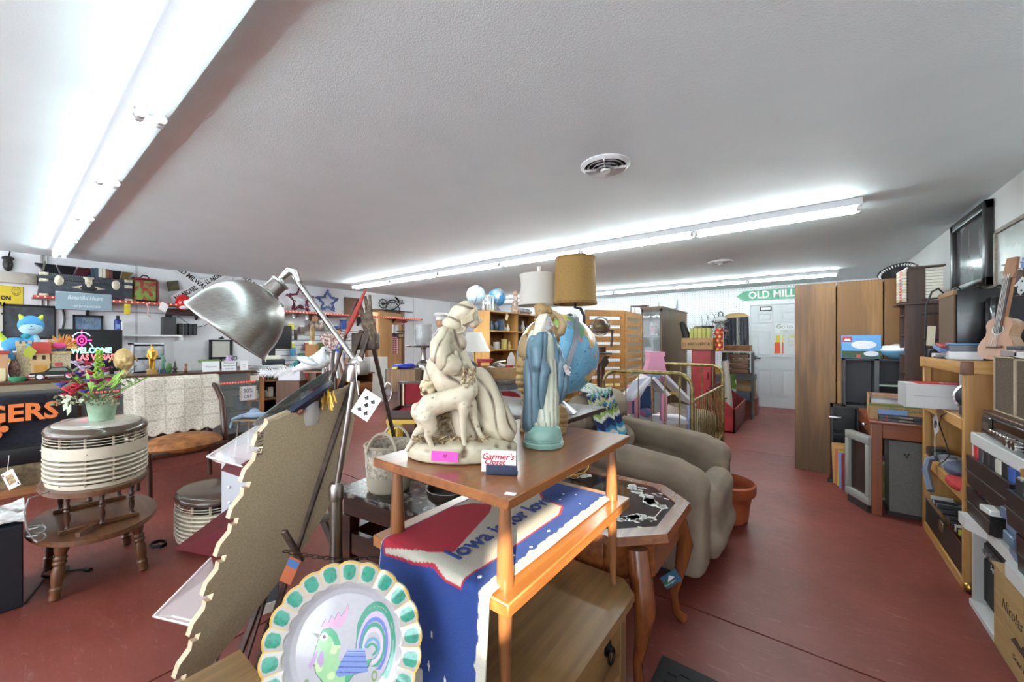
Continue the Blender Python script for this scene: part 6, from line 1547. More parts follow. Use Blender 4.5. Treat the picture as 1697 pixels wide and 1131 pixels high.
for x,z in((-.092,.112),(.078,.098)):part('knob',MB().sph((x,0,z),.014,14,10),pl('#e6e4df',.25),t)
part('tag',MB().box(.0,.06,-.02,-.018,.085,.105),PAPER,t,0)
# recliner
RC=mot('#78695a','#8d7d6b',5,.9,bump=.15,bscale=260);
t=thing('recliner','tan suede recliner armchair facing the aisle','armchair',(-.86,2.62,0),R(90))
def puff(pts_fn,vox=.014,sm=6):return sculpt(pts_fn,vox,sm)
for s in(-1,1):
 x=s*.36
 mb=MB().box(x-.095,x+.085,-.43,.38,.06,.52,.03).limb([(x,.40,.64),(x,.1,.60),(x,-.28,.555),(x,-.37,.53)],[.095,.105,.11,.10]).box(x-.095,x+.085,-.45,-.36,.08,.52,.03)
 link('arm',puff(mb),RC,t)
link('footrest',puff(MB().box(-.26,.26,-.49,-.34,.08,.42,.05).limb([(-.21,-.41,.40),(.21,-.41,.40)],.09).limb([(-.21,-.43,.19),(.21,-.43,.19)],.085)),RC,t)
link('seat',puff(MB().box(-.28,.28,-.36,.3,.2,.42,.05).sph((0,-.05,.40),(.28,.32,.10))),RC,t)
link('backrest',puff(MB().box(-.30,.30,.22,.46,.25,.95,.06,T(0,.0,0)@RX(-12)).limb([(-.24,.34,.82),(.24,.34,.82)],.13).limb([(-.22,.26,.58),(.22,.26,.58)],.11)),RC,t)
part('base',MB().box(-.40,.40,-.3,.36,.02,.08),pl('#17130f',.8),t)
for x in(-.33,.33):part('foot',MB().cyl((x,-.28,0),(x,-.28,.05),.035,n=14),pl('#2a1c12',.5),t)
part('seam_piping',MB().tube([(-.445,-.40,.09),(-.448,-.405,.30),(-.43,-.40,.52),(-.36,-.35,.63)],.007,7),RC,t)
def afghan():
 STR=['#1d2c5a','#2f7fa8','#cfd6d2','#4aa0b8','#1d2c5a','#c9c49a','#2f7fa8','#1d2c5a','#8fa84a','#d6d8c8','#1d2c5a']
 def pos(a,b):
  x=lerp(-.33,.02,a);s=b*.95
  z=.99+.035*math.sin(a*5)if s<.35 else .99-(s-.35)*.92
  y=.52-s*.62 if s<.35 else .30-(s-.35)*.30-.05
  w=.02*math.sin(a*14+b*4)*(b>.4)
  x+=-.05*max(0,s-.35)
  return Vector((x,y+w,z+(.0 if s<.35 else 0)))
 def colr(a,b):
  q=(b*3.2+abs((a*6)%1-.5)*.16)*3.6
  c=STR[int(q*3)%len(STR)]
  if(.15<b<.55)and(int(a*34)+int(b*60))%3==0:c=['#d6d8c8','#a9b84a','#1d2c5a'][int(a*17+b*30)%3]
  return c
 mb=MB().grid(pos,70,120,colr)
 o=solo('afghan','blue, white and lime crocheted afghan over the recliner back','blanket',mb,vcol(.95,bump=.6,bscale=120),(-.86,2.62,0),R(90));o.modifiers.new('s','SOLIDIFY').thickness=.014
afghan()
p=onz(1208,868,0);t=thing('plant_pot','empty terracotta coloured plastic pot beside the recliner','plant pot',(p.x-.03,p.y+.08,0));TC=mot('#8a3f24','#a55433',8,.5)
part('pot',MB().lathe([(.12,0),(.125,.01),(.15,.17),(.158,.20),(.185,.205),(.192,.225),(.192,.275),(.180,.285),(.172,.27),(.165,.22),(.14,.02),(0,.015)],40,caps=False),TC,t)
part('bead',MB().tube([(.157*math.cos(a),.157*math.sin(a),.165)for a in[i*.2618 for i in range(24)]],.006,6,closed=True),TC,t)
solo('remote','grey remote control lying in the terracotta pot','remote',MB().box(-.022,.022,-.09,.09,0,.02,.005),pl('#7d7f84',.4),(p.x-.09,p.y+.08,.24),(R(25),0,R(60)))
t=thing('doormat','black ribbed rubber mat on the red floor beside the octagonal table','mat',(-.19,1.32,0))
part('sheet',MB().box(-.28,.28,-.33,.33,0,.008,.003),pl('#141416',.7),t)
mb=MB()
for i in range(11):
 for j in range(13):mb.box(-.24+i*.044,-.204+i*.044,-.29+j*.045+(.02 if i%2 else 0),-.255+j*.045+(.02 if i%2 else 0),.008,.012)
part('tread',mb,pl('#0f0f11',.7),t,0,stuff=True)
# brass crib
BRC=mot('#6a5a34','#9c8757',24,.4,.6)
CX0,CX1,CY0,CY1=-1.37,-.67,3.10,4.44
t=thing('crib','old brass barred crib beyond the recliner','crib',((CX0+CX1)/2,(CY0+CY1)/2,0))
hx,hy=(CX1-CX0)/2,(CY1-CY0)/2
for s in(-1,1):
 y=s*hy;z1=1.075
 arc=[(-hx,y,.02)]+[(-hx,y,.6),(-hx,y,z1-.12)]+[(-hx+.11-.11*math.cos(R(a)),y,z1-.12+.11*math.sin(R(a)))for a in range(15,91,15)]
 arc+=[(-x,yy,z)for x,yy,z in arc[::-1]]
 part('end_frame',MB().tube(arc,.015,10),BRC,t)
 part('cross_rail',MB().cyl((-hx,y,.33),(hx,y,.33),.010,n=8),BRC,t)
 for k in range(6):
  x=lerp(-hx+.09,hx-.09,k/5)
  part('end_bar',MB().cyl((x,y,.33),(x,y,z1-.015),.005,n=8),BRC,t)
 for k in range(5):
  x=lerp(-hx+.16,hx-.16,k/4);part('rail_knuckle',MB().sph((x,y,z1-.014),(.03,.018,.016),10,6),BRC,t)
 for x in(-hx,hx):part('caster',MB().sph((x,y,.015),(.014,.014,.015),10,8),pl('#3a2f1e',.5,.5),t)
for s in(-1,1):
 x=s*hx
 for z in(.86,.36):part('side_rail',MB().cyl((x,-hy,z),(x,hy,z),.011,n=8),BRC,t)
 mb=MB()
 for k in range(17):
  y=lerp(-hy+.07,hy-.07,k/16);part('side_bar',MB().cyl((x,y,.36),(x,y,.86),.0042,n=6),BRC,t)
part('side_arm',MB().tube([(hx,.1,.86),(hx+.02,.2,.62),(hx+.01,.35,.45)],.006,6),BRC,t)
part('spring_deck',MB().box(-hx+.01,hx-.01,-hy+.02,hy-.02,.33,.36),mot('#6a5638','#a98d5c',60,.6),t,0)
# dollhouse standing in the crib
t=thing('dollhouse','pink and white plastic dollhouse with lilac columns, inside the crib','dollhouse',(-1.0,3.42,.36),R(32))
PKD=pl('#d992ad',.4);WHD=pl('#dcdce2',.4);LVD=pl('#a9b4dc',.4)
part('floor_slab',MB().box(-.24,.22,-.16,.16,.0,.03,.004),PKD,t);part('middle_floor',MB().box(-.24,.22,-.16,.16,.27,.295,.003),WHD,t)
part('back_wall',MB().box(-.24,-.02,.14,.16,.03,.55),PKD,t,0)
part('column',MB().box(-.03,.02,-.16,-.12,.03,.52,.003),PKD,t);part('column',MB().box(-.24,-.20,-.16,-.12,.03,.5,.003),PKD,t);part('column',MB().box(.18,.22,-.16,-.12,.03,.42,.003),LVD,t)
part('blue_room',MB().box(-.2,-.03,.12,.14,.30,.55),pl('#2a4a7d',.5),t,0)
def slope(name,pts,m,th=.025,y0=-.18,y1=.17):
 (xa,za),(xb,zb)=pts;n=Vector((-(zb-za),xb-xa)).normalized()*th
 part(name,MB().prism([(xa,za),(xb,zb),(xb+n.x,zb+n.y),(xa+n.x,za+n.y)],y0,y1,plane='xz'),m,t,0)
slope('roof_slope',((-.26,.46),(-.10,.64)),WHD);slope('roof_slope',((-.10,.64),(.02,.50)),WHD);slope('roof_slope',((.0,.66),(.23,.42)),WHD,.02)
part('tiled_roof',MB().prism([(-.34,.44),(-.24,.62),(-.08,.66),(-.2,.45)],.0,.012,T(0,-.10,0)@RX(0),'xz'),pl('#c9c9d4',.5),t,0)
part('chimney',MB().prism([(-.13,.60),(.07,.60),(.03,.82),(-.08,.82)],-.02,.12,plane='xz').box(-.09,.04,-.03,.13,.82,.86),PKD,t,0)
part('dormer',MB().box(-.1,-.03,-.12,-.02,.64,.69,.003),pl('#7da0bd',.5),t)
part('yellow_chair',MB().box(.03,.13,-.08,.02,.03,.1,.004).box(.03,.13,.0,.02,.1,.2,.004).box(.02,.2,-.05,-.03,.50,.52),pl('#c9b03a',.5),t)
part('stair_rail',MB().tube([(.06,-.14,.19),(.12,-.15,.12),(.18,-.15,.07)],.006,6).cyl((.12,-.15,.03),(.12,-.15,.12),.004,n=6).cyl((.16,-.15,.03),(.16,-.15,.09),.004,n=6),WHD,t)
part('furniture_heap',MB().sph((-.12,-.03,.34),(.06,.05,.04),10,6).sph((-.1,-.06,.09),(.07,.05,.05),10,6),mot('#3a6a9a','#c0708f',20,.6),t)
solo('striped_shade','cream pleated lampshade lying in the crib behind the dollhouse','lampshade',MB().lathe([(.19,0),(.13,.24)],40,caps=False),mot('#a89c8c','#cfc6b8',60,.8,stretch=(3,3,.1)),(-.97,3.95,.45),(0,R(8),0))
solo('cushion','beige cushion propped in the far end of the crib','cushion',MB().sph((0,0,.13),(.2,.1,.14),20,12),mot('#7d7058','#9c8f74',20,.9),(-.86,4.25,.36),R(20))
solo('patterned_cloth','red and white patterned cloth bundled in the crib corner','cloth',MB().sph((0,0,.1),(.16,.12,.12),18,10),mot('#8a3a34','#c9b9a5',26,.9),(-1.15,4.2,.36))
solo('dark_bundle','dark brown bundle in the crib between dollhouse and shade','bundle',MB().sph((0,0,.07),(.14,.10,.09),16,10),mot('#3b3121','#6a5c40',20,.9),(-.85,3.72,.36))
# basket, bench, step stool, yellow stand, jewellery chest
t=thing('bench_table','dark paint-worn low wooden bench table behind the walnut step table','bench',(-1.46,1.20,0),R(8));WORN=mot('#1d120c','#8a8078',26,.25,detail=8,lo=.50,hi=.74);DKB=wood('#1f0f08','#43210f','x',.35)
part('top',MB().box(-.36,.36,-.20,.2,.575,.60,.004),WORN,t);part('apron',MB().box(-.33,.33,-.17,.17,.48,.575,.003),DKB,t)
for sx in(-1,1):
 for sy in(-1,1):part('leg',MB().box(sx*.31-.035,sx*.31+.035,sy*.15-.03,sy*.15+.03,0,.48,.003),DKB,t)
part('stretcher',MB().box(-.33,.33,-.17,-.14,.30,.40,.003).box(-.33,.33,.14,.17,.30,.40,.003).box(-.34,-.29,-.15,.15,.30,.40,.003),DKB,t)
bp=at(645,790,1.86)
t=thing('woven_basket','round grey woven basket with two handles on the dark bench table','basket',(bp.x,bp.y,.60));BS=mot('#857a6c','#c2b8a6',70,.9,bump=.5)
part('body',MB().lathe([(.085,0),(.098,.015),(.108,.12),(.112,.21),(.108,.215),(.10,.20),(.09,.02),(0,.012)],36,caps=False),BS,t)
part('pale_band',MB().lathe([(.090,.0),(.101,.016),(.104,.075),(.1005,.075),(.0975,.016)],36,caps=False),pl('#a59a86',.9),t);part('rim',MB().tube([(.111*math.cos(a),.111*math.sin(a),.213)for a in[i*.2618 for i in range(24)]],.007,6,closed=True),pl('#a59a86',.9),t)
for s in(-1,1):
 part('handle',MB().tube([(.09*math.cos(R(a))*.75,s*.105-s*.02*math.sin(R(a)),.19+.09*math.sin(R(a)))for a in range(0,181,18)],.007,6).xf(RZ(35)),pl('#b5aa96',.9),t)
solo('dark_bowl','dark brown bowl on the bench table under the walnut top','bowl',MB().lathe([(.05,0),(.09,.04),(.10,.08),(.094,.08),(.08,.04),(0,.012)],28),pl('#2a211c',.3),(-1.22,1.16,.60))
t=thing('step_stool','metal kitchen step stool with worn cushion, behind the plate','step stool',(-1.77,.735,0),R(-20));SM=pl('#8f8a86',.3,.8)
part('seat',MB().box(-.17,.17,-.15,.15,.555,.60,.02),mot('#6d675f','#a9a297',10,.6),t)
part('step',MB().box(-.17,.17,-.26,-.03,.285,.30,.004),mot('#232427','#3d3f42',8,.7,stretch=(40,1,1)),t);part('step_rim',MB().box(-.178,.178,-.27,-.26,.27,.305).box(-.178,-.17,-.27,-.03,.27,.305).box(.17,.178,-.27,-.03,.27,.305),pl('#c9c3b4',.4),t,0)
for s in(-1,1):
 part('rear_leg',MB().tube([(s*.15,.12,.56),(s*.17,.22,.3),(s*.18,.26,0)],.011,8),SM,t);part('front_leg',MB().tube([(s*.15,-.12,.56),(s*.17,-.20,.3),(s*.175,-.26,.0)],.011,8),SM,t)
 [part('rubber_foot',MB().cyl((s*a,y,0),(s*a,y,.04),.016,n=10),pl('#d9d6d0',.6),t)for a,y in((.175,-.258),(.18,.258))]
yp=at(690,690,2.75)
t=thing('yellow_stand','small yellow painted slatted stand under the velvet-lined chest','stand',(yp.x,yp.y,0),YAW);YL=pl('#c9a22e',.45);zt=yp.z
part('top',MB().box(-.17,.17,-.14,.14,zt-.025,zt),YL,t,0)
for sx in(-1,1):
 for sy in(-1,1):part('leg',MB().box(sx*.15-.015,sx*.15+.015,sy*.12-.015,sy*.12+.015,0,zt-.025),YL,t,0)
for k in range(3):part('slat',MB().box(-.165,-.150,-.07+k*.07-.014,-.07+k*.07+.014,.05,zt-.025),YL,t,0)
part('brace',MB().prism([(-.13,zt-.025),(-.06,zt-.025),(-.13,zt-.08)],-.13,-.12,plane='xz'),YL,t,0);part('shelf',MB().box(-.15,.15,-.12,.12,.25,.265),YL,t,0)
t=thing('jewellery_chest','open dark wooden chest lined with red velvet on the yellow stand','chest',(yp.x,yp.y,zt),YAW);VW=wood('#2a150d','#4d2a1a','x',.4);VEL=mot('#6d0712','#8f0f1e',9,.85)
part('box',MB().box(-.16,.16,-.12,-.105,0,.06).box(-.16,.16,.10,.115,0,.06).box(-.16,-.145,-.12,.115,0,.06).box(.145,.16,-.12,.115,0,.06).box(-.16,.16,-.12,.115,0,.01),VW,t,0);part('velvet_tray',MB().box(-.12,.145,-.1,.1,.035,.045),pl('#a81c38',.85),t,0)
part('lid',MB().box(-.16,.16,.115,.15,.06,.235).box(-.16,.16,.095,.115,.22,.235).box(-.16,-.145,.095,.115,.06,.235).box(.145,.16,.095,.115,.06,.235),VW,t,0);part('velvet_lining',MB().box(-.11,.145,.105,.115,.07,.22),VEL,t,0);part('keyhole',MB().cyl((.09,-.12,.03),(.09,-.123,.03),.008,n=10),BRASS,t)
part('divider',MB().box(-.125,-.115,.095,.115,.06,.22),pl('#c9a98a',.5),t,0)
rp=at(670,648,3.3)
t=thing('speaker_box','ribbed brown box with blue bags on top, behind the velvet chest','cabinet',(rp.x,rp.y,0),YAW);
part('cabinet',MB().box(-.12,.12,-.1,.12,rp.z,rp.z+.19,.004),mot('#6a4c30','#8a6a48',60,.6,stretch=(1,1,.05)),t);part('lower_case',MB().box(-.12,.12,-.11,.11,.55,rp.z,.004),wood('#4a2816','#6d4026','x',.4),t);part('dark_side',MB().box(-.135,-.12,-.09,.12,rp.z-.02,rp.z+.19),pl('#3a3430',.5),t,0);part('pedestal',MB().box(-.1,.1,-.09,.1,0,.55),pl('#2a1c14',.6),t,0)
solo('blue_bags','folded blue plastic bags lying on the ribbed brown box','bags',MB().sph((0,0,.02),(.11,.07,.022),16,8).sph((.04,-.03,.035),(.06,.04,.014),12,6),mot('#23349a','#4a55c0',30,.35),(rp.x,rp.y,rp.z+.19),YAW)
solo('yellow_packet','little yellow packet beside the blue plastic bags','packet',MB().box(-.02,.02,-.02,.02,0,.02,.005),pl('#c9bb4a',.6),at(655,613,3.2)*1-Vector((0,0,at(655,613,3.2).z-rp.z-.19)),YAW)
t=thing('vanity_mirror','slim chrome pedestal vanity mirror left of the velvet chest','mirror',Vector((at(643,650,3.1).x,at(643,650,3.1).y,0)),YAW);mz=at(643,650,3.1).z
part('frame',MB().tube([(.03*math.cos(a),0,mz+.075*math.sin(a))for a in[i*.2618 for i in range(24)]],.007,7,closed=True),CHROME,t);part('mirror_glass',MB().cyl((0,-.003,mz),(0,.003,mz),.028,n=24).xf(Matrix.Diagonal((1,1,1,1))),pl('#8a8c90',.05,1),t);part('pole',MB().cyl((0,0,.02),(0,0,mz-.075),.007,n=10),CHROME,t);part('foot',MB().lathe([(.09,0),(.085,.012),(.02,.025)],24),CHROME,t)
# silver tray stand with serving pieces
sp=at(708,612,3.6);dz=sp.z
t=thing('dark_table','dark table crowded with serving pieces behind the statues','table',(sp.x,sp.y,0),YAW);part('tabletop',MB().box(-.22,.5,-.16,.25,dz-.03,dz,.004),DKWOOD,t);part('cloth',MB().box(-.225,.505,-.168,-.162,dz-.22,dz-.01),pl('#6d7076',.8),t,0)
for sx in(-.18,.46):
 for sy in(-.13,.2):part('leg',MB().box(sx-.02,sx+.02,sy-.02,sy+.02,0,dz-.03),DKWOOD,t,0)
def ontab(u,v,d):q=at(u,v,d);return Vector((q.x,q.y,dz))
SIL=pl('#bdbab2',.2,.9)
t=thing('tiered_server','silver pedestal tray holding a glass pitcher on the dark table','server',ontab(702,600,3.55));part('pedestal',MB().lathe([(.075,0),(.07,.03),(.06,.06),(.025,.09),(.02,.18),(.03,.2)],24),SIL,t);part('tray',MB().lathe([(.03,.2),(.15,.205),(.165,.22),(.16,.222),(.14,.212),(0,.21)],36),SIL,t)
q=thing('glass_pitcher','ribbed clear glass pitcher on the silver pedestal tray','pitcher',t.location+Vector((0,0,.212)));part('body',MB().lathe([(.06,0),(.075,.03),(.08,.12),(.07,.17),(.075,.2),(.07,.2),(.065,.17),(.07,.03),(0,.012)],24),glass('#b5b5b4',.38,.08),q);part('handle',MB().tube([(-.07,0,.17),(-.11,0,.15),(-.11,0,.07),(-.075,0,.04)],.008,8),BLACK,q)
for k in range(4):solo('plate_stack','ivory plate, %s from the bottom of the small stack on the dark table'%ORD[k],'plate',MB().lathe([(.05,0),(.09,.012),(.088,.015),(.04,.004),(0,.003)],28),pl('#cfc9bb',.3),ontab(676,606,3.52)+Vector((0,0,.005+k*.010)),0,'stacked plates on the dark table')
for k,(u,lab)in enumerate(((722,'white handled cup on the dark table next to the pedestal tray'),(716,'pale square dish on the dark table'))):
 solo('cup' if k==0 else 'dish',lab,'cup' if k==0 else 'dish',MB().lathe([(.03,0),(.045,.05),(.04,.05),(.025,.005),(0,.004)],18)if k==0 else MB().box(-.06,.06,-.05,.05,0,.06,.01),pl('#d6d4cf',.3),ontab(u,606,3.53+.12*k))
t=thing('chef_figurine','white capped chef figurine rising behind the seated statue','figurine',ontab(731,560,3.9));cz=at(731,525,3.9).z-dz
link('body',sculpt(MB().lathe([(.09,0),(.10,.05),(.085,cz*.6),(.03,cz*.78)],20).limb([(.0,-.07,cz*.55),(-.09,-.06,cz*.6)],.035),.012,3),pl('#d3d0ca',.4),t);part('head',MB().sph((0,0,cz*.87),.05,16,10),pl('#b98a6a',.5),t);part('cap',MB().lathe([(.05,cz*.93),(.05,cz*.98),(.075,cz*1.03),(.06,cz*1.07),(0,cz*1.08)],18),pl('#dedcd6',.6),t);part('hair',MB().sph((0,.025,cz*.88),(.052,.04,.045),12,8),pl('#3a2a1e',.7),t)
# barrel with red disc, box of oddments
bp=at(822,700,4.1);t=thing('steel_drum','silver painted steel drum with a red round emblem','drum',(bp.x,bp.y,0),YAW);DR=.29;DH=.89
prof=[(DR,0),(DR+.008,.008),(DR,.02)]
for z in(.29,.59):prof+=[(DR,z-.02),(DR+.012,z),(DR,z+.02)]
prof+=[(DR,DH-.02),(DR+.008,DH-.008),(DR,DH),(0,DH-.01)]
def drumc(a,b):
 return 0
mb=MB()
def dp(a,z,r_=DR):return Vector((r_*math.cos(a),r_*math.sin(a),z))
part('drum',MB().lathe(prof,56),mot('#8d9296','#aab0b4',14,.35,.4),t)
def dcol(i,j):
 x,z=(i-.5)*.62,(j-.5)*.62;q=math.hypot(x,z)
 if q>.30:return '#9fa5a9'
 if inpoly(x,z,[(-.10,-.16),(-.05,-.16),(-.05,.10),(.02,.10),(.05,.06),(.02,.0),(-.02,.0),(.06,-.16),(.11,-.16),(.05,-.03),(.10,.03),(.09,.12),(.03,.16),(-.10,.16)]):return '#c9cdd0'
 return '#8a1220'
part('red_emblem',MB().grid(lambda i,j:dp(-math.pi/2+.35+(i-.5)*.62/DR,.52+(j-.5)*.62,DR+.0135),80,80,dcol),vcol(.4),t,60)
part('lid_board',MB().lathe([(DR+.02,DH),(DR+.02,DH+.03),(0,DH+.03)],40),mot('#3b3029','#7d7468',12,.6),t);BZ_=DH+.03
t=thing('open_carton','flat open cardboard carton of oddments on the steel drum','carton',(bp.x-.02,bp.y-.02,BZ_),YAW)
part('side',MB().box(-.27,.24,-.17,-.165,0,.125),CARD,t,0);part('side',MB().box(-.27,.24,.165,.17,0,.125),CARD,t,0);part('side',MB().box(-.27,-.265,-.17,.17,0,.125),CARD,t,0);part('side',MB().box(.235,.24,-.17,.17,0,.125),CARD,t,0);part('bottom',MB().box(-.27,.24,-.17,.17,0,.006),CARD,t,0)
o0=Vector((bp.x-.02,bp.y-.02,BZ_))
def inbox(dx,dy,dz=.02):return o0+RGT*dx+FWD*dy+Vector((0,0,dz))
solo('pulley_wheel','grey spoked pulley wheel standing in the open carton','wheel',MB().tube([(.055*math.cos(a),0,.055*math.sin(a))for a in[i*.3927 for i in range(16)]],.018,8,closed=True).cyl((0,-.02,0),(0,.02,0),.02,n=12),pl('#55524d',.6),inbox(-.23,-.10,.125),YAW)
solo('red_mincer','red and wood hand tool across the open carton','tool',MB().box(-.09,.07,-.03,.03,.09,.12,.008).box(-.08,-.05,-.02,.02,0,.09,.004).box(-.09,.08,-.035,.035,.12,.13),pl('#a51d1d',.4),inbox(-.08,-.05,.08),YAW)
for k,(dx,w,h)in enumerate(((-.02,.08,.07),(.10,.09,.085),(.04,.07,.11))):solo('dusty_jar','dusty brown glassware, %s from the pulley wheel in the open carton'%ORD[k],'glassware',MB().sph((0,0,h*.5+.03),(w,.06,h*.6),14,8),mot('#3b332b','#8a8074',40,.3),inbox(dx,.02+.05*k),YAW,'dusty glassware in the carton')
solo('clothes_iron','upright clothes iron with pale soleplate at the carton end','iron',MB().prism([(-.045,0),(.045,0),(.04,.08),(.02,.13),(0,.15),(-.02,.13),(-.04,.08)],-.01,.01,plane='xz').box(-.035,.035,.01,.06,.0,.09,.01),pl('#c9c4bd',.3,.3),inbox(.19,.1,.13),YAW)
solo('red_mug','red glass mug at the carton end below the iron','mug',MB().lathe([(.035,0),(.04,.01),(.04,.09),(.036,.09),(.034,.012),(0,.01)],20).tube([(.04,0,.07),(.07,0,.06),(.07,0,.03),(.04,0,.02)],.006,6),pl('#a02030',.2),inbox(.17,-.06,.05),YAW)
solo('crank','bent bright metal handle poking from the carton','crank',MB().tube([(-.06,0,0),(-.03,0,.05),(.06,0,.06)],.008,8),CHROME,inbox(.07,.02,.12),YAW)
lp_=at(786,570,4.55);t=thing('table_lamp','floor-standing lamp with white tapered shade behind the seated statue','lamp',(lp_.x,lp_.y,0));z0,z1=at(0,583,4.55).z,at(0,551,4.55).z
part('shade',MB().lathe([(.19,z0),(.085,z1),(.083,z1),(.188,z0)],40,caps=False),pl('#d6d3cc',.8),t);part('pole',MB().cyl((0,0,.02),(0,0,z1-.03),.012,n=10),BRASS,t);part('base',MB().lathe([(.13,0),(.125,.02),(.02,.035)],28),BRASS,t)
# bookcases (light oak) and globes on top
t0=None
for k in range(4):
 y0=4.80+k*.785;t=thing('bookcase',['light oak open bookcase nearest the steel drum, globes on top','light oak open bookcase, second along behind the lamp shades','light oak open bookcase, third along behind the lamp shades','light oak open bookcase at the far end of the row'][k],'bookcase',(-4.27,y0+.3925,0),0,'light oak bookcases in a row')
 H=1.83;w=.39
 for s in(-1,1):part('side_panel',MB().box(-.17,.17,s*w-.011,s*w+.011,0,H),LOAK,t,0)
 part('back_panel',MB().box(-.17,-.16,-w,w,0,H),wood('#5a3a20','#7d5530','z',.5),t,0)
 for z in(.03,.42,.80,1.16,1.48):part('shelf',MB().box(-.16,.165,-w+.011,w-.011,z,z+.022),LOAKY,t,0)
 part('top',MB().box(-.17,.17,-w,w,H-.025,H),LOAKY,t,0)
bx_=random.Random(21)
for k in range(3):
 for z,n in((1.502,5),(1.182,5),(.822,4)):
  for i in range(n):
   y=4.80+k*.785+.12+i*.13+bx_.uniform(-.02,.02);h=bx_.uniform(.06,.2);w=bx_.uniform(.035,.055);q=bx_.randrange(3);c=bx_.choice(['#d6d2c9','#1d1a19','#8a7a5a','#3a4a5d','#a02c2c','#5d4a36','#c9b46a','#b5b1aa'])
   mb=MB().box(-w,w,-w,w,0,h,.005)if q==0 else MB().lathe([(w*.7,0),(w,h*.35),(w*.4,h*.75),(w*.5,h)],12)if q==1 else MB().sph((0,0,h*.4),(w,w,h*.4),12,8)
   solo('shelf_curio','%s %s curio, %s along the %s shelf of the %s oak bookcase'%(cname(c),['boxy','vase-like','round'][q],ORD[i],{5:'upper' if z>1.3 else 'middle',4:'lower'}[n],ORD[k]),'curio',mb,pl(c,.4),(-4.2+bx_.uniform(-.03,.05),y,z),0,'curios on the oak bookcases')
G2=onz(786,516,1.83)
gA=onx(789,500,-4.25);globe('globe','pale blue globe showing above the head of the seated statue',(gA.x,gA.y,1.83),.155,'#b3cdd6',160,-10,10,n=(60,30),land='#c9c6b8',fh=gA.z-1.83 if gA.z-1.83>.2 else .24,grid='#a9c4cf')
gB=onx(824,493,-4.25);globe('globe','deep blue globe standing on the light oak bookcase',(gB.x,gB.y,1.83),.155,'#3f86bd',20,-14,14,n=(70,36),land='#a9bcc4',fh=max(.235,gB.z-1.83),arm='#d3d1cc',grid='#5f9cc8')
t=thing('lantern','white framed lantern box before the deep blue globe','lantern',(-4.16,onx(807,505,-4.16).y,1.83),R(90))
for x in(-.11,-.02,.06,.13):part('post',MB().box(x-.01,x+.01,-.03,-.01,0,.22),pl('#d9d5cc',.5),t,0)
part('top_rail',MB().box(-.12,.14,-.03,.06,.22,.24),pl('#d9d5cc',.5),t,0);part('bottle',MB().lathe([(.025,0),(.025,.1),(.01,.13),(.01,.17)],14,(.02,.02,0)),BLACK,t)
solo('glass_clutter','wrapped glassware on the light oak bookcase by the price tag','glassware',MB().sph((0,0,.05),(.09,.25,.055),16,8),mot('#77787c','#d0d0d2',26,.2),(-4.2,5.9,1.83))
t=thing('doll_box','tall patterned doll figure beside the white drum lamp shade','doll',(-4.15,onx(854,500,-4.15).y,1.83),R(90));part('skirt',MB().lathe([(.09,0),(.07,.12),(.05,.22)],16),mot('#8a5a3a','#d3c2b3',20,.7),t);part('torso',MB().lathe([(.05,.22),(.06,.27),(.03,.31)],14),mot('#c9b0a5','#e0d6d0',20,.7),t);part('head',MB().sph((0,0,.35),.05,12,8),pl('#c9a08a',.6),t)
solo('price_tag','cream paper price tag hanging off the bookcase top edge','tag',MB().box(-.035,.035,-.002,.002,-.06,.05,M=RY(25)),pl('#d3c295',.7),(-4.09,onx(840,524,-4.09).y,1.74),R(90))
# two standing lamps
wl_=at(893,500,3.5);t=thing('standing_lamp','standing lamp with white curved drum shade and finial','lamp',(wl_.x,wl_.y,0));z0,z1=at(0,507,3.5).z,at(0,456,3.5).z
part('shade',MB().lathe([(.193,z0),(.178,lerp(z0,z1,.18)),(.165,lerp(z0,z1,.45)),(.163,lerp(z0,z1,.7)),(.170,lerp(z0,z1,.92)),(.178,z1),(.174,z1),(.16,lerp(z0,z1,.7)),(.189,z0)],48,caps=False),pl('#cfc9be',.85),t);part('finial',MB().lathe([(.012,z1),(.014,z1+.03),(.02,z1+.07),(.022,z1+.075),(0,z1+.076)],14),pl('#dcd9d2',.2),t);part('pole',MB().cyl((0,0,.02),(0,0,z1),.011,n=10),BRASS,t);part('base',MB().lathe([(.14,0),(.13,.02),(.02,.04)],28),BRASS,t)
tl=at(953,468,3.3);t=thing('standing_lamp','standing lamp with tall tan burlap drum shade on a black bent pole','lamp',(at(968,600,3.3).x,at(968,600,3.3).y,0));z0,z1=at(0,505,3.3).z,at(0,428,3.3).z;ox=tl-Vector((t.location.x,t.location.y,tl.z))
part('shade',MB().lathe([(.183,z0),(.180,z0+.02),(.166,z1-.01),(.166,z1),(.162,z1),(.178,z0)],48,(ox.x,ox.y,0),caps=False),mot('#8a6a3a','#a5834c',200,.9),t);part('shade_trim',MB().lathe([(.185,z0),(.184,z0+.022),(.181,z0+.022)],48,(ox.x,ox.y,0),caps=False).lathe([(.169,z1-.015),(.168,z1+.002),(.165,z1)],48,(ox.x,ox.y,0),caps=False),mot('#7d5d30','#8f6d3a',40,.9),t)
part('pole',MB().tube([(0,0,.02),(0,0,1.45),(0,0,1.53),(ox.x*.4,ox.y*.4,1.59),(ox.x,ox.y,1.60),(ox.x,ox.y,1.70)],.013,10),BLACK,t);part('socket_box',MB().cyl((0,0,1.36),(0,0,1.44),.05,n=16).box(-.03,.03,-.03,.03,1.3,1.36),pl('#1a1513',.5),t);part('base',MB().lathe([(.15,0),(.14,.02),(.02,.04)],28),BLACK,t)
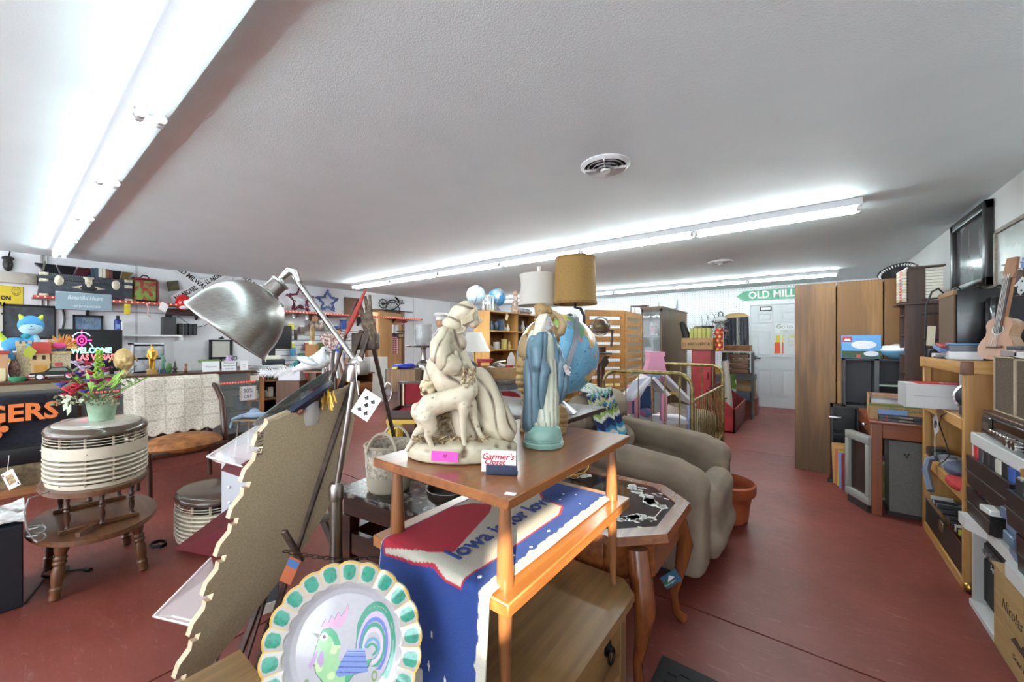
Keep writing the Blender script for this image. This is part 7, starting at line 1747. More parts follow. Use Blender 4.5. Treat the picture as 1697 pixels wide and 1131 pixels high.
# small antique-toned globe on a wooden stand
ag=at(1000,540,3.6);st=at(985,584,3.6)
t=thing('plant_stand','dark tall stand with bracketed top under the brown antique globe','stand',(st.x,st.y,0),YAW);t.scale=(1.2,1.2,1);part('top',MB().box(-.09,.11,-.11,.11,st.z-.02,st.z,.004),DKWOOD,t);part('apron',MB().box(-.07,.07,-.09,.09,st.z-.1,st.z-.02),wood('#6a4022','#8a5a30','x',.4),t,0)
part('bracket_scroll',MB().prism([(.02,-.1),(.06,-.03),(.1,-.03),(.08,-.06),(.09,-.09),(.06,-.14)],-.10,-.08,T(0,0,st.z),'xz'),pl('#2a1a10',.5),t,0)
for sx in(-.05,.05):
 for sy in(-.07,.07):part('leg',MB().box(sx-.012,sx+.012,sy-.012,sy+.012,0,st.z-.1),DKWOOD,t,0)
t=thing('antique_globe','small brown antique globe in a dark wooden horizon ring','globe',(ag.x,ag.y,st.z),YAW);gz=(ag.z-st.z)/1.2;t.scale=(1.2,)*3
part('ball',MB().sph((-.02,0,gz-.005),.062,24,16),mot('#3a2c1e','#8a7048',12,.25),t);part('horizon_ring',MB().lathe([(.068,gz-.042),(.105,gz-.042),(.105,gz-.034),(.068,gz-.034)],32,(-.02,0,0),caps=False),DKWOOD,t);part('meridian',MB().tube([(-.02+.07*math.cos(a),.0,gz-.005+.07*math.sin(a))for a in[i*.2618 for i in range(24)]],.005,6,closed=True),pl('#8a8c90',.3,.8),t)
part('stand_legs',MB().cyl((.06,0,.04),(.07,0,gz-.04),.009,n=10).cyl((-.09,.04,.04),(-.1,.04,gz-.04),.009,n=10).cyl((-.03,0,.0),(-.03,0,.04),.05,n=16),DKWOOD,t)
# slatted folding screen
def screen_panel(t,a,b,z0,z1,m,n=13):
 d=Vector((b.x-a.x,b.y-a.y,0));L=d.length;ang=math.atan2(d.y,d.x);o=Vector((a.x,a.y,0))-t.location;M=T(o.x,o.y,0)@Matrix.Rotation(ang,4,'Z')
 for x in(0,L-.045):part('stile',MB().box(x,x+.045,-.012,.012,.02,z1,0,M),m,t,0)
 part('top_rail',MB().box(.045,L-.045,-.012,.012,z1-.07,z1,0,M),m,t,0)
 for k in range(n):
  z=lerp(z0,z1-.17,k/(n-1));part('slat',MB().box(.045,L-.045,-.008,.008,z,z+.062,0,M),m,t,0)
SCM=wood('#8a5a2c','#ad7c42','x',.5)
A,B_,C_=at(970,600,4.3),at(1034,600,4.42),at(1063,600,4.95)
t=thing('folding_screen','pine slatted folding screen behind the big globe and crib','screen',(B_.x,B_.y,0));screen_panel(t,A,B_,.08,1.665,SCM,16);screen_panel(t,B_+Vector((.01,.01,0)),C_,.08,1.66,wood('#9c6c36','#bd8c4e','x',.5),16)
for k,(u,v)in enumerate(((1000,640),(996,655))):solo('yellow_wrap','crinkled yellow plastic wrap behind the slatted screen, %s bundle'%['upper','lower'][k],'wrapping',MB().sph((0,0,0),(.22,.08,.05),16,8),mot('#b3a52c','#d8d0a0',30,.3),at(u,v,4.7),YAW,'yellow wrap behind the screen')
# tall brown display cabinet
t=thing('display_cabinet','tall brown cabinet with glazed end and dark shelves, past the slatted screen','cabinet',(-1.985,7.18,0));BRW=wood('#4f3a22','#70542f','z',.5);H=1.85;hx,hy=.165,.81
part('side_panel',MB().box(hx-.02,hx,-hy,hy,0,H),BRW,t,0);part('side_panel',MB().box(-hx,-hx+.02,-hy,hy,0,H),BRW,t,0);part('top',MB().box(-hx-.02,hx+.01,-hy-.01,hy,H,H+.03),BRW,t,0)
part('end_frame',MB().box(-hx,-hx+.03,-hy-.012,-hy,0,H).box(hx-.03,hx,-hy-.012,-hy,0,H).box(-hx,hx,-hy-.012,-hy,H-.05,H).box(-hx,hx,-hy-.012,-hy,0,.12),wood('#3a2818','#58402a','z',.5),t,0)
part('end_glass',MB().box(-hx+.03,hx-.03,-hy-.008,-hy-.004,.12,H-.05),glass('#aeb6b8',.25,.03),t,0);part('inner_back',MB().box(-hx+.02,hx-.02,-hy+.5,-hy+.51,0,H),pl('#8f9194',.7),t,0)
for z in(.5,.95,1.4):part('shelf',MB().box(-hx+.02,hx-.02,-hy+.01,-hy+.5,z,z+.02),BLACK,t,0)
part('lock',MB().sph((hx+.003,-hy+.04,1.42),.01,10,6),BRASS,t)
cg=random.Random(31)
for z in(.52,.97,1.42):
 for i in range(5):
  c=cg.choice(['#a03030','#2c5a30','#d3d0cc','#1d1d1f','#8a5a3a','#c97a90']);w,h=cg.uniform(.03,.05),cg.uniform(.12,.28)
  solo('cabinet_curio','%s curio, %s from the glass on the %s shelf of the glazed cabinet'%(cname(c),ORD[i],{.52:'lowest',.97:'middle',1.42:'top'}[z]),'curio',MB().lathe([(w,0),(w*.8,h*.4),(w*1.1,h*.7),(w*.4,h)],12),mot(c,'#d0ccc6',18,.4,lo=.45,hi=.7),(-1.985+cg.uniform(-.09,.09),7.18-hy+.08+i*.07,z),0,'curios in the glazed cabinet')
solo('red_rack','small dark red metal frame standing above the slatted screen','rack',MB().tube([(-.16,0,0),(-.16,0,.19),(.13,0,.19),(.13,0,0)],.010,6).tube([(-.12,.12,0),(-.12,.12,.18),(.15,.12,.18),(.15,.12,0)],.010,6).box(-.165,.16,-.005,.125,.18,.195),pl('#5f1a22',.4),(-2.55,7.4,H-.03),0)
t=thing('storage_box','grey cabinet behind the tall brown one, below the red frame','cabinet',(-2.56,7.45,0));part('body',MB().box(-.25,.3,-.2,.3,0,H-.03,.004),pl('#77736c',.6),t);part('door',MB().box(-.23,.28,-.212,-.2,.1,H-.1,.003),pl('#827e77',.6),t)
p=ony(1106,505,YB-.05);t=thing('wall_plaque','white wooden wall shelf hung on the pegboard over the cabinet','shelf',(p.x,YB,p.z));part('back',MB().box(-.2,.2,-.02,0,-.1,.1),pl('#d3d1cb',.5),t,0);part('ledge',MB().box(-.2,.2,-.12,-.02,-.1,-.08),pl('#d3d1cb',.5),t,0);part('cheek',MB().prism([(-.12,-.12),(0,-.12),(0,.1)],-.21,-.19,plane='yz').prism([(-.12,-.12),(0,-.12),(0,.1)],.19,.21,plane='yz'),pl('#b5b4b0',.5),t,0)
# red chest, carton and pegboard goods by the back door
REDP=mot('#6d1016','#87171d',6,.45)
RX0,RX1,RY0,RY1=-1.17,-.80,6.32,7.55
t=thing('red_crate','open-topped red wooden crate on the floor near the back door','crate',((RX0+RX1)/2,(RY0+RY1)/2,0));hx,hy=(RX1-RX0)/2,(RY1-RY0)/2
part('front_panel',MB().prism([(-hx,0),(hx,0),(hx,.34),(-hx,.62)],-hy,-hy+.02,plane='xz'),REDP,t,0);part('back_panel',MB().prism([(-hx,0),(hx,0),(hx,.34),(-hx,.62)],hy-.02,hy,plane='xz'),REDP,t,0)
part('side_panel',MB().box(hx-.02,hx,-hy,hy,0,.34),mot('#4a1512','#5f1f1a',6,.45),t,0);part('side_panel',MB().box(-hx,-hx+.02,-hy,hy,0,.62),REDP,t,0);part('bottom',MB().box(-hx,hx,-hy,hy,0,.02),pl('#3a0a0c',.6),t,0);part('top_edge',MB().tube([(-hx,-hy,.622),(hx,-hy,.342),(hx,hy,.342)],.006,5),pl('#a8403a',.5),t)
a_,b_=ony(1146,600,6.72),ony(1178,600,6.72)
t=thing('red_cabinet','narrow tall red cabinet supporting the lettered carton','cabinet',((a_.x+b_.x)/2,6.9,0));zt=ony(1160,580,6.72).z;w=(b_.x-a_.x)/2
part('body',MB().box(-w,w,-.17,.2,.0,zt,.003),mot('#7d1218','#991c22',6,.4),t);part('door',MB().box(-w+.01,w-.01,-.182,-.17,.1,zt-.03,.002),mot('#7d1218','#991c22',6,.4),t);part('handle',MB().cyl((w-.04,-.19,zt*.6),(w-.04,-.19,zt*.7),.008,n=8),CHROME,t)
bx0=ony(1154,571,6.65);t=thing('lettered_carton','tan cardboard carton stamped with a firm\'s name on the red cabinet','carton',(bx0 .x,6.86,zt),0);w=.235;h=.19
part('side',MB().box(-w,w,-.18,-.174,0,h),CARD,t,0);part('side',MB().box(-w,w,.174,.18,0,h),CARD,t,0);part('side',MB().box(-w,-w+.006,-.18,.18,0,h),CARD,t,0);part('side',MB().box(w-.006,w,-.18,.18,0,h),pl('#b8a183',.8),t,0);part('bottom',MB().box(-w,w,-.18,.18,0,.006),CARD,t,0)
text('BRIDGEPORT',.062,pl('#4a3320',.8),t,(.045,-.1815,.09),depth=.0006,bold=.001);part('stamp',MB().tube([(-.19+.026*math.cos(a),-.181,.09+.026*math.sin(a))for a in[i*.3927 for i in range(16)]],.003,4,closed=True),pl('#4a3320',.8),t);text('R',.03,pl('#4a3320',.8),t,(-.19,-.1815,.09),depth=.0006)
for k in range(5):solo('yellow_tube','yellow green box, %s from the black bag in the lettered carton'%ORD[k],'box',MB().box(-.028,.028,-.03,.03,0,.34,.004),mot('#a5a23c','#c2c06a',3,.5),(bx0 .x-.10+k*.062,6.80,zt+.008),0,'yellow boxes in the lettered carton')
solo('black_roll','black bag leaning out of the lettered carton','bag',MB().tube([(-.02,0,.0),(-.10,0,.2),(-.16,0,.40)],[.06,.065,.05],14).sph((-.165,0,.41),.05),pl('#1f1f21',.6),(bx0 .x-.10,6.9,zt+.01))
solo('plush_dog','cream and black soft toy behind the yellow boxes','plush toy',MB().sph((0,0,.3),(.08,.07,.09)).sph((.07,-.02,.36),(.03,.03,.03)).sph((0,0,.12),(.08,.06,.13)),mot('#c9b9a0','#3a3430',7,.9),(bx0 .x-.05,6.96,zt+.008))
t=thing('lidded_jar','dark lidded jar with wire loops above the yellow boxes','jar',(bx0 .x+.1,6.98,zt+.008));part('jar',MB().lathe([(.07,0),(.075,.3),(.06,.34)],20),pl('#b9a88a',.5),t);part('lid',MB().cyl((0,0,.34),(0,0,.38),.10,n=20),BLACK,t)
solo('polka_bag','red gift bag with orange dots at the carton end','bag',paint_bag(0)if False else MB().grid(lambda a,b:Vector((lerp(0,.11,a),-.02-.02*math.sin(a*3.1),b*.36)),44,110,lambda a,b:'#e3b23a' if(((a*1.6+(int(b*5.5)%2)*.5)%1-.5)**2+((b*5.5)%1-.5)**2)<.09 else '#a81a1a').box(0,.11,-.02,.05,0,.3),vcol(.4),(bx0 .x+.245,6.80,zt-.02))
solo('long_carton','reddish flat carton on the stack behind the red bag','carton',MB().box(-.3,.2,-.12,.14,0,.10,.003),mot('#7d4a30','#a07048',6,.7),(bx0 .x+.44,7.74,zt-.03))
sk=ony(1195,600,7.2)
t=thing('shelf_unit','low dark shelf of boxes under the pegboard behind the red cabinet','shelf',(bx0 .x+.44,7.78,0));part('top',MB().box(-.22,.22,-.16,.16,zt-.06,zt-.03),pl('#c9c6c0',.5),t,0)
for z in(.3,.75):part('board',MB().box(-.22,.22,-.16,.16,z,z+.02),pl('#3a3230',.6),t,0)
for s in(-1,1):part('side',MB().box(s*.22-.01,s*.22+.01,-.16,.16,0,zt-.06),pl('#3a3230',.6),t,0)
for k in range(4):solo('brown_tray','brown wooden tray, %s from the bottom of its stack on the dark shelf'%ORD[k],'tray',MB().box(-.16,.12,-.12,.12,0,.07,.006),wood('#5a3a22','#8a6038','x',.5),(bx0 .x+.49,7.74,.772+k*.085),0,'stacked brown trays')
for k,(dx,z,w,h,c,lab)in enumerate(((-.1,.322,.09,.16,'#d3d0c9','white box low on the dark shelf'),(.1,.322,.09,.12,'#4a5560','slate box low on the dark shelf'),(-.17,.772,.04,.14,'#cfc9be','ivory box beside the stacked brown trays'))):solo('small_box',lab,'box',MB().box(-w,w,-.1,.1,0,h,.004),pl(c,.6),(bx0 .x+.44+dx,7.74,z))
t=thing('tan_carton','tan carton with grey lid on the pile left of the paper roll','carton',(-.86,8.22,0));part('box',MB().box(-.14,.14,-.14,.14,.30,.62,.003),CARD,t);part('lid',MB().box(-.15,.15,-.15,.15,.62,.72,.004),pl('#6d6a6c',.5),t);part('lower_box',MB().box(-.18,.18,-.16,.16,0,.30,.004),mot('#6d2a20','#8a4a34',5,.7),t)
solo('yellow_box','yellow box on the red crate end seen through crib bars','box',MB().box(-.14,.14,-.08,.08,0,.1,.004),pl('#c2a02c',.5),(-1.3,8.3,.72));solo('grey_plinth','grey plinth box under the yellow box','box',MB().box(-.18,.18,-.12,.12,0,.72,.004),pl('#8d8a86',.6),(-1.3,8.3,0))
a_=onz(1242,712,.02);q=at(1230,640,6.2)
t=thing('paper_roll','tall white paper roll leaning in the red crate','roll',(-.98,7.05,.02));part('roll',MB().cyl((.03,-.02,0),(-.06,.05,.98),.055,n=20),pl('#b9b2a5',.7),t);part('band',MB().cyl((-.027,.006,.37),(-.031,.008,.385),.0565,n=20),INK,t);part('label',MB().cyl((.0,-.006,.2),(-.014,.0,.29),.0562,n=20),pl('#8d8aa0',.7),t)
solo('artificial_turf','bright green turf sheet leaning by the back door frame','turf',MB().box(-.11,.11,-.02,.02,.0,.42,.004),mot('#3a5a12','#6d8f26',90,.95,bump=1),(BX0-.21,9.1,.22));solo('turf_stand','small low crate under the green turf sheet','crate',MB().box(-.13,.13,-.1,.1,0,.22,.003),pl('#6d5c45',.7),(BX0-.21,9.1,0))
p=ony(1220,525,YB-.04);t=thing('yarn_hanging','wall hanging of black and grey yarn strands below a wooden half disc','wall hanging',(p.x,YB-.03,p.z));part('half_disc',MB().prism([(.23*math.cos(R(a)),.10*math.sin(R(a))-.02)for a in range(0,181,15)],-.02,.0,plane='xz'),wood('#8a6a3a','#b08a50','x',.6),t,0)
yr=random.Random(6)
for k in range(22):
 x=lerp(-.21,.21,k/21);L=yr.uniform(.75,.98)+(.12 if k in(10,17,18)else 0);c=yr.choice(['#131416','#1c1d21','#2a2c33','#0f0f11','#8d8684','#3a3b42']);part('strand',MB().tube([(x,-.01,-.02),(x+yr.uniform(-.01,.01),-.02,-L*.5),(x+yr.uniform(-.015,.015),-.015,-L)],[.009,.013,.010],6),pl(c,.95),t)
part('wall_hook',MB().sph((0,-.01,.2),.012,8,6),pl('#8a8a8c',.4),t)
p=ony(1194,545,YB-.12);t=thing('wire_form','ornate wire figure with ring top on the pegboard','ornament',(p.x,YB-.1,p.z));WR=pl('#8d8f92',.3,.8)
mb=MB()
for r_,z in((.10,.02),(.16,-.06),(.15,-.14)):mb.tube([(r_*math.cos(a),r_*.4*math.sin(a),z)for a in[i*.3927 for i in range(16)]],.006,5,closed=True)
for k in range(8):a=k*.785;mb.tube([(.03*math.cos(a),.02*math.sin(a),.12),(.11*math.cos(a),.05*math.sin(a),.04),(.16*math.cos(a),.06*math.sin(a),-.07),(.12*math.cos(a),.05*math.sin(a),-.22)],.005,5)
part('cage',mb,WR,t);part('collar',MB().sph((0,0,.20),(.12,.06,.06),14,8),pl('#c9c8c4',.4),t);part('hook_loop',MB().tube([(-.04,0,.26),(-.04,0,.33),(0,0,.36),(.04,0,.33),(.04,0,.26)],.012,6),pl('#4a4a4c',.4,.6),t);part('dark_trim',MB().tube([(-.16,-.04,.16),(-.08,-.06,.12),(0,-.06,.14),(.08,-.06,.12),(.17,-.04,.17)],.016,6),pl('#5a4a44',.5),t);part('flower_trim',MB().sph((.1,-.06,-.04),(.05,.02,.035)).sph((-.05,-.07,-.1),(.08,.02,.03)),mot('#2a262a','#8a3a4a',30,.6),t)
mb=MB()
for k in range(3):mb.tube([(-.05+k*.13-.04,0,-.2),(-.05+k*.13-.07,0,.02),(-.05+k*.13,0,.10),(-.05+k*.13+.06,0,.0),(-.05+k*.13+.02,0,-.2)],.005,5)
p=ony(1172,525,YB-.06);solo('wire_loops','three thin wire loops hung on the pegboard','wire',mb,pl('#6a6a6c',.4,.6),(p.x,YB-.05,p.z))
p=ony(1228,605,YB-.2);t=thing('white_lantern','white openwork birdcage lantern below the yarn hanging','lantern',(p.x,YB-.22,p.z-.12));part('roof',MB().lathe([(.11,.16),(.06,.22),(.01,.26)],8),pl('#d3d2cc',.5),t)
for k in range(8):a=k*.785;part('bar',MB().cyl((.10*math.cos(a),.10*math.sin(a),0),(.10*math.cos(a),.10*math.sin(a),.16),.006,n=6),pl('#d3d2cc',.5),t)
part('base',MB().cyl((0,0,-.02),(0,0,.01),.12,n=16),pl('#d3d2cc',.5),t);part('stand',MB().cyl((0,0,-(p.z-.12)),(0,0,-.02),.05,n=14),pl('#bdbbb5',.6),t)
part('wreath',MB().tube([(.05+.12*math.cos(a),-.14,-.2+.12*math.sin(a))for a in[i*.3927 for i in range(16)]],.018,6,closed=True),mot('#b9c4a5','#d9d9d2',30,.7),t)
p=ony(1238,567,YB);struct_o=solo('light_switch','beige light switch plate left of the back door','switch',MB().box(-.04,.04,-.008,0,-.06,.06,.003).box(-.008,.008,-.016,-.008,-.015,.015),pl('#a9a496',.5),(p.x,YB,p.z))
p=ony(1281,488,YB-.02);t=thing('road_sign','green arrow-ended road sign lettered OLD MILL over the back door','sign',(p.x,YB-.012,p.z))
part('plate',MB().prism([(-.66,0),(-.50,.115),(.62,.115),(.62,-.115),(-.50,-.115)],-.008,0,plane='xz'),pl('#1f7d55',.4),t,0);part('border',MB().tube([(-.645,-.008,0),(-.495,-.008,.105),(.61,-.008,.105),(.61,-.008,-.105),(-.495,-.008,-.105),(-.645,-.008,0)],.008,4),WHITE,t,0);text('OLD MILL',.20,WHITE,t,(-.03,-.010,0),bold=.006,sx=.9)
p=ony(1269,512,YB+.03);t=thing('door_plate','small black framed label at the top of the back door','label',(p.x,YB+.03,p.z));part('frame',MB().box(-.10,.10,-.012,0,-.045,.045,.003),BLACK,t);part('label',MB().box(-.08,.08,-.014,-.012,-.025,.025),WHITE,t,0)
p=ony(1300,545,YB+.03);t=thing('door_note','white paper with large handwriting taped on the back door','note',(p.x+.0,YB+.029,p.z));part('paper',MB().box(-.15,.2,-.002,0,-.09,.10),pl('#e4e4e6',.7),t,0);text('Go to',.11,pl('#5a5a60',.7),t,(-.0,-.003,.04));text('front',.06,pl('#5a5a60',.7),t,(-.0,-.003,-.05))
p=ony(1298,562,YB+.03);solo('sticky_note','yellow paper note on the back door','note',MB().box(-.12,.13,-.003,0,-.07,.07),pl('#d8c84a',.7),(p.x,YB+.026,p.z));p=ony(1301,577,YB+.03);solo('orange_note','orange paper sheet on the back door','note',MB().box(-.17,.19,-.003,0,-.11,.11),pl('#cf5026',.7),(p.x,YB+.026,p.z));p=ony(1311,562,YB+.03)
t=thing('brochure_holder','small clear holder of papers beside the orange sheet','holder',(p.x,YB+.028,p.z));part('holder',MB().box(-.04,.08,-.05,0,-.12,.03),glass('#c9ccd0',.4),t,0);part('papers',MB().box(-.03,.07,-.035,-.01,-.11,.08,.002),pl('#c9bf8a',.7),t)
# near the hallway door (left wall): bicycle, pink ornament, desk, hand truck, chalkboard, towel
BK=pl('#17171a',.5,.5);t=thing('bicycle_ornament','black metal penny-farthing wall ornament over the hallway door','ornament',wl(651,512,.05),HW)
def wheel(cx,cz,r_,n):
 w=part('wheel',MB().tube([(cx+r_*math.cos(a),0,cz+r_*math.sin(a))for a in[i*.2618 for i in range(24)]],.010,6,closed=True),BK,t)
 mb=MB()
 for k in range(n):a=6.283*k/n;mb.cyl((cx,0,cz),(cx+r_*math.cos(a),0,cz+r_*math.sin(a)),.0035,n=4)
 part('spokes',mb,BK,w,stuff=True);part('hub',MB().cyl((cx,-.02,cz),(cx,.02,cz),.03,n=12),BK,w)
wheel(.0,-.03,.19,14);wheel(-.27,.10,.105,10)
part('backbone',MB().tube([(-.27,0,.10),(-.2,0,.10),(-.1,0,.18),(.03,0,.21),(.14,0,.17),(.2,0,.12),(.02,0,-.03)],.012,7),BK,t);part('saddle',MB().tube([(.07,0,.29),(.12,0,.25),(.18,0,.18)],[.014,.026,.018],8),BK,t);part('handlebar',MB().tube([(.16,0,.18),(.24,0,.15),(.28,0,.2),(.27,0,.24)],.009,6).tube([(.2,-.04,.13),(.3,-.04,.15)],.009,6),BK,t);part('step_bar',MB().box(-.24,.58,-.01,.01,-.06,-.04),BK,t,0)
t=thing('pink_ornament','pink flower-shaped wall ornament beside the hallway door','ornament',wl(613,537,.03),HW)
for k in range(6):part('petal',MB().sph((.09*math.cos(k*1.047)-.01,-.02,.07*math.sin(k*1.047)),(.06,.02,.05),12,6),pl(['#c9507d','#d97a90','#e0a5a5'][k%3],.5),t)
part('card_back',MB().box(-.1,.16,-.008,0,-.13,.12),pl('#c9c2bd',.7),t,0);part('tail',MB().tube([(.02,-.01,-.1),(.05,-.01,-.35),(.14,-.01,-.6)],.006,5),pl('#a9a7a4',.5),t)
solo('door_knob_plate','round chrome knob fixed on the wall panel','knob',MB().sph((0,-.03,0),.045,14,10).cyl((0,0,0),(0,-.02,0),.05,n=16),CHROME,wl(612,568,.005),HW);solo('outlet_plate','beige switch plate on the wall by the hallway door','switch',MB().box(-.06,.06,-.008,0,-.07,.07,.003).box(-.03,-.02,-.014,-.008,-.02,.02).box(.02,.03,-.014,-.008,-.02,.02),pl('#b5ad8a',.5),wl(624,569,.002),HW)
dk=onz(625,672,0);t=thing('wooden_desk','brown desk with open cubby and drawers against the wall','desk',(-7.55,4.15,0));DB=wood('#5f361a','#84502a','y',.4);zt=1.3-(618-568)/640*7.9
part('top',MB().box(-.33,.38,-.75,.55,zt-.03,zt,.003),DB,t);part('left_pedestal',MB().box(-.3,.35,-.73,-.35,0,zt-.03),wood('#5f361a','#84502a','z',.4),t,0)
for z in(.08,.28):part('drawer',MB().box(.3,.37,.0,.5,z,z+.17,.006),DB,t);
part('right_pedestal',MB().box(-.3,.33,-.02,.52,0,.48),DB,t,0);[part('cubby_side',MB().box(-.3,.35,y,y+.02,.48,zt-.03),DB,t,0)for y in(.5,-.02)];part('back_panel',MB().box(-.32,-.3,-.73,.52,0,zt-.03),pl('#2a1810',.6),t,0)
DZ_=zt
solo('radio','small black radio on the brown desk by the wall','radio',MB().box(-.14,.10,-.08,.08,0,.16,.01).box(-.12,.08,-.085,-.08,.03,.1),pl('#15140f',.5),(-7.4,4.28,DZ_),HW);solo('leaning_carton','tan carton with holes standing on the black radio','carton',MB().box(-.12,.08,-.04,.04,0,.15,.003),CARD,(-7.4,4.28,DZ_+.16),HW)
t=thing('candy_figure','red and white striped toy figure on the brown desk','toy',(-7.3,4.52,DZ_),HW);part('body',MB().lathe([(.05,0),(.055,.06),(.03,.12)],14),pl('#3a3434',.5),t);part('head',MB().sph((0,0,.16),.045,14,8),pl('#c99a80',.5),t);part('hat',MB().lathe([(.05,.18),(.03,.22),(0,.24)],14),RED,t)
solo('chalk_board','green framed board leaning on the brown desk','board',MB().box(-.28,.2,-.015,.015,0,.42,.003),pl('#3f5f4a',.6),(-7.5,3.62,DZ_),(R(-8),0,HW))
solo('white_cabinet','white box cabinet below the hallway door frame edge','cabinet',MB().box(-.2,.22,-.15,.15,0,.98,.004).box(-.18,.20,-.158,-.15,.05,.93),pl('#cfcdc6',.5),(-7.55,4.95,0),HW)
t=thing('hand_truck','yellow hand truck with black wheels by the brown desk','hand truck',(-6.95,3.90,0),HW);YM=pl('#c28f1e',.4)
for s in(-1,1):part('side_rail',MB().tube([(s*.13,0,.08),(s*.13,.03,.5),(s*.12,.06,.72),(s*.06,.02,.78)],.018,8),YM,t);part('wheel',MB().cyl((s*.17,.05,.12),(s*.21,.05,.12),.12,n=20),pl('#161616',.6),t);part('hubcap',MB().cyl((s*.20,.05,.12),(s*.215,.05,.12),.05,n=14),pl('#b5b1a8',.4),t)
part('cross_bar',MB().cyl((-.13,.02,.3),(.13,.02,.3),.012,n=8).cyl((-.13,.03,.55),(.13,.03,.55),.012,n=8),YM,t);part('toe_plate',MB().box(-.16,.16,-.2,.02,.01,.03),YM,t,0)
t=thing('plaid_scarf','red plaid scarf hung at the open hallway door','scarf',wl(655,560,.32),HW)
def plaid(a,b):
 return '#d0c9c0' if(a*4%1<.12 or b*16%1<.12)else('#5a0f16' if(a*4%1<.5)!=(b*16%1<.5)else '#a01c26')
part('cloth',MB().grid(lambda a,b:Vector((lerp(-.10,.08,a),-.02-.015*math.sin(a*9),.30-b*.68)),24,80,lambda a,b:plaid(a,b)if b>.4 else('#b9b4b0' if b<.28 else '#3a2a2c')),vcol(.9),t,80);part('hook',MB().cyl((0,0,.3),(0,-.28,.32),.008,n=6),CHROME,t)
t=thing('red_bow','dark red bow fixed high on the open hallway door','bow',wl(666,533,.45),HW);part('loops',MB().sph((-.08,0,0),(.07,.03,.035),12,8).sph((.08,0,0),(.07,.03,.035),12,8).sph((0,-.01,0),.025),pl('#7d1420',.7),t)
t=thing('door_sign','small dark sign hanging on the open hallway door','sign',wl(664,556,.45),HW);part('board',MB().box(-.10,.10,-.01,.01,-.07,.05,.003),pl('#2a1c14',.6),t);part('emblem',MB().box(-.06,.06,-.014,-.01,-.045,.02),pl('#9a7a50',.6),t,0);part('arm',MB().box(-.11,.11,-.012,.008,.075,.10),pl('#2a1c14',.6),t,0)
# bundle by the easel: post shelf, bottle, felt hat, speckled cushion, doll, blue bag, striped cloth
pp=at(519,640,4.6);t=thing('post_shelf','brown upright shelf post with black box, behind the white bird','shelf',(pp.x,pp.y,0),YAW);part('post',MB().box(-.05,.05,-.03,.03,0,1.12),wood('#6a4024','#86562f','z',.45),t,0);part('back_board',MB().box(-.05,.34,.03,.05,.2,1.1),wood('#4a2a18','#5f3a22','z',.5),t,0)
for z in(.3,.62,.95):part('board',MB().box(-.05,.34,-.14,.03,z,z+.02),wood('#6a4024','#86562f','x',.45),t,0)
part('side',MB().box(.32,.34,-.14,.03,0,1.1),wood('#6a4024','#86562f','z',.45),t,0);part('foot',MB().box(-.05,.34,-.14,.05,0,.04),wood('#6a4024','#86562f','x',.45),t,0)
q=lambda dx,dy,z:pp+RGT*dx+FWD*dy+Vector((0,0,z-pp.z))
t=thing('black_case','black case with a white sticker on the post shelf','case',q(.17,-.06,.97),YAW);part('case',MB().box(-.12,.12,-.07,.07,0,.12,.006),pl('#141416',.5),t);part('sticker',MB().box(.0,.06,-.072,-.07,.03,.09),PAPER,t,0)
for k,(dx,z,c,lab)in enumerate(((.08,.64,'#c9b83a','yellow and black toy on the post shelf'),(.18,.64,'#8fa0a0','grey teal toy on the post shelf'),(.25,.32,'#3a5a3f','green parcel on the lowest post shelf board'))):solo('shelf_toy',lab,'toy',MB().sph((0,0,.06),(.05,.05,.06),12,8).sph((0,-.01,.13),.035,10,6),mot(c,'#2a2826',12,.6),q(dx,-.06,z),YAW)
solo('teal_cloth','teal folded cloth over white packets by the feather tail','cloth',MB().prism([(-.09,0),(.06,0),(.06,.10)],-.05,.05,plane='xz'),pl('#1f6a66',.8),q(-.16,-.1,1.0),YAW);solo('white_packets','white packets stacked beside the brown shelf post','packet',MB().box(-.16,.09,-.06,.06,.0,.14,.004),pl('#cfccd0',.6),q(-.16,-.1,.86),YAW);solo('packet_stand','small brown stand under the white packets','stand',MB().box(-.17,.1,-.09,.09,.0,.86,.004),wood('#4a2c18','#6a4224','z',.5),q(-.16,-.1,0),YAW)
t=thing('cork_bottle','tall brown-necked bottle with cream label beside the felt hat','bottle',q(.0,-.02,1.12),YAW);part('neck',MB().lathe([(.05,0),(.05,.02),(.038,.04),(.03,.16),(.026,.24),(.03,.26),(.026,.34),(.02,.36),(.022,.38)],18),mot('#6a4a26','#a98a50',12,.4),t);part('label',MB().cyl((0,0,.08),(0,0,.2),.039,n=16),pl('#d3ccb0',.6),t)
solo('felt_hat','olive green felt hat on the cardboard box','hat',MB().sph((0,0,.03),(.10,.08,.07),18,10).lathe([(.06,0),(.12,.012),(.06,.02)],24),pl('#4a4e1e',.95),q(.10,.02,1.20),YAW);solo('white_carton','white and grey carton under the olive hat','carton',MB().box(-.07,.12,-.06,.06,0,.10,.004),mot('#c9c6c0','#8a8a90',6,.6),q(.10,.02,1.10),YAW)
sc_=at(553,573,3.4);t=thing('speckled_cushion','pink and brown speckled heart cushion next to the easel','cushion',sc_,YAW);link('pad',sculpt(MB().prism([(-.12,.08),(-.06,.11),(.0,.10),(.07,.11),(.12,.07),(.08,.0),(.0,-.10),(-.05,-.04)],-.03,.03,plane='xz'),.01,5),mot('#6a4a44','#c9b0a5',60,.9,lo=.42,hi=.58),t);part('pole',MB().cyl((0,.04,-sc_.z+.02),(0,.04,.06),.012,n=8),DKWOOD,t);part('foot',MB().lathe([(.14,0),(.02,.03)],18,(0,.04,-sc_.z)),DKWOOD,t)
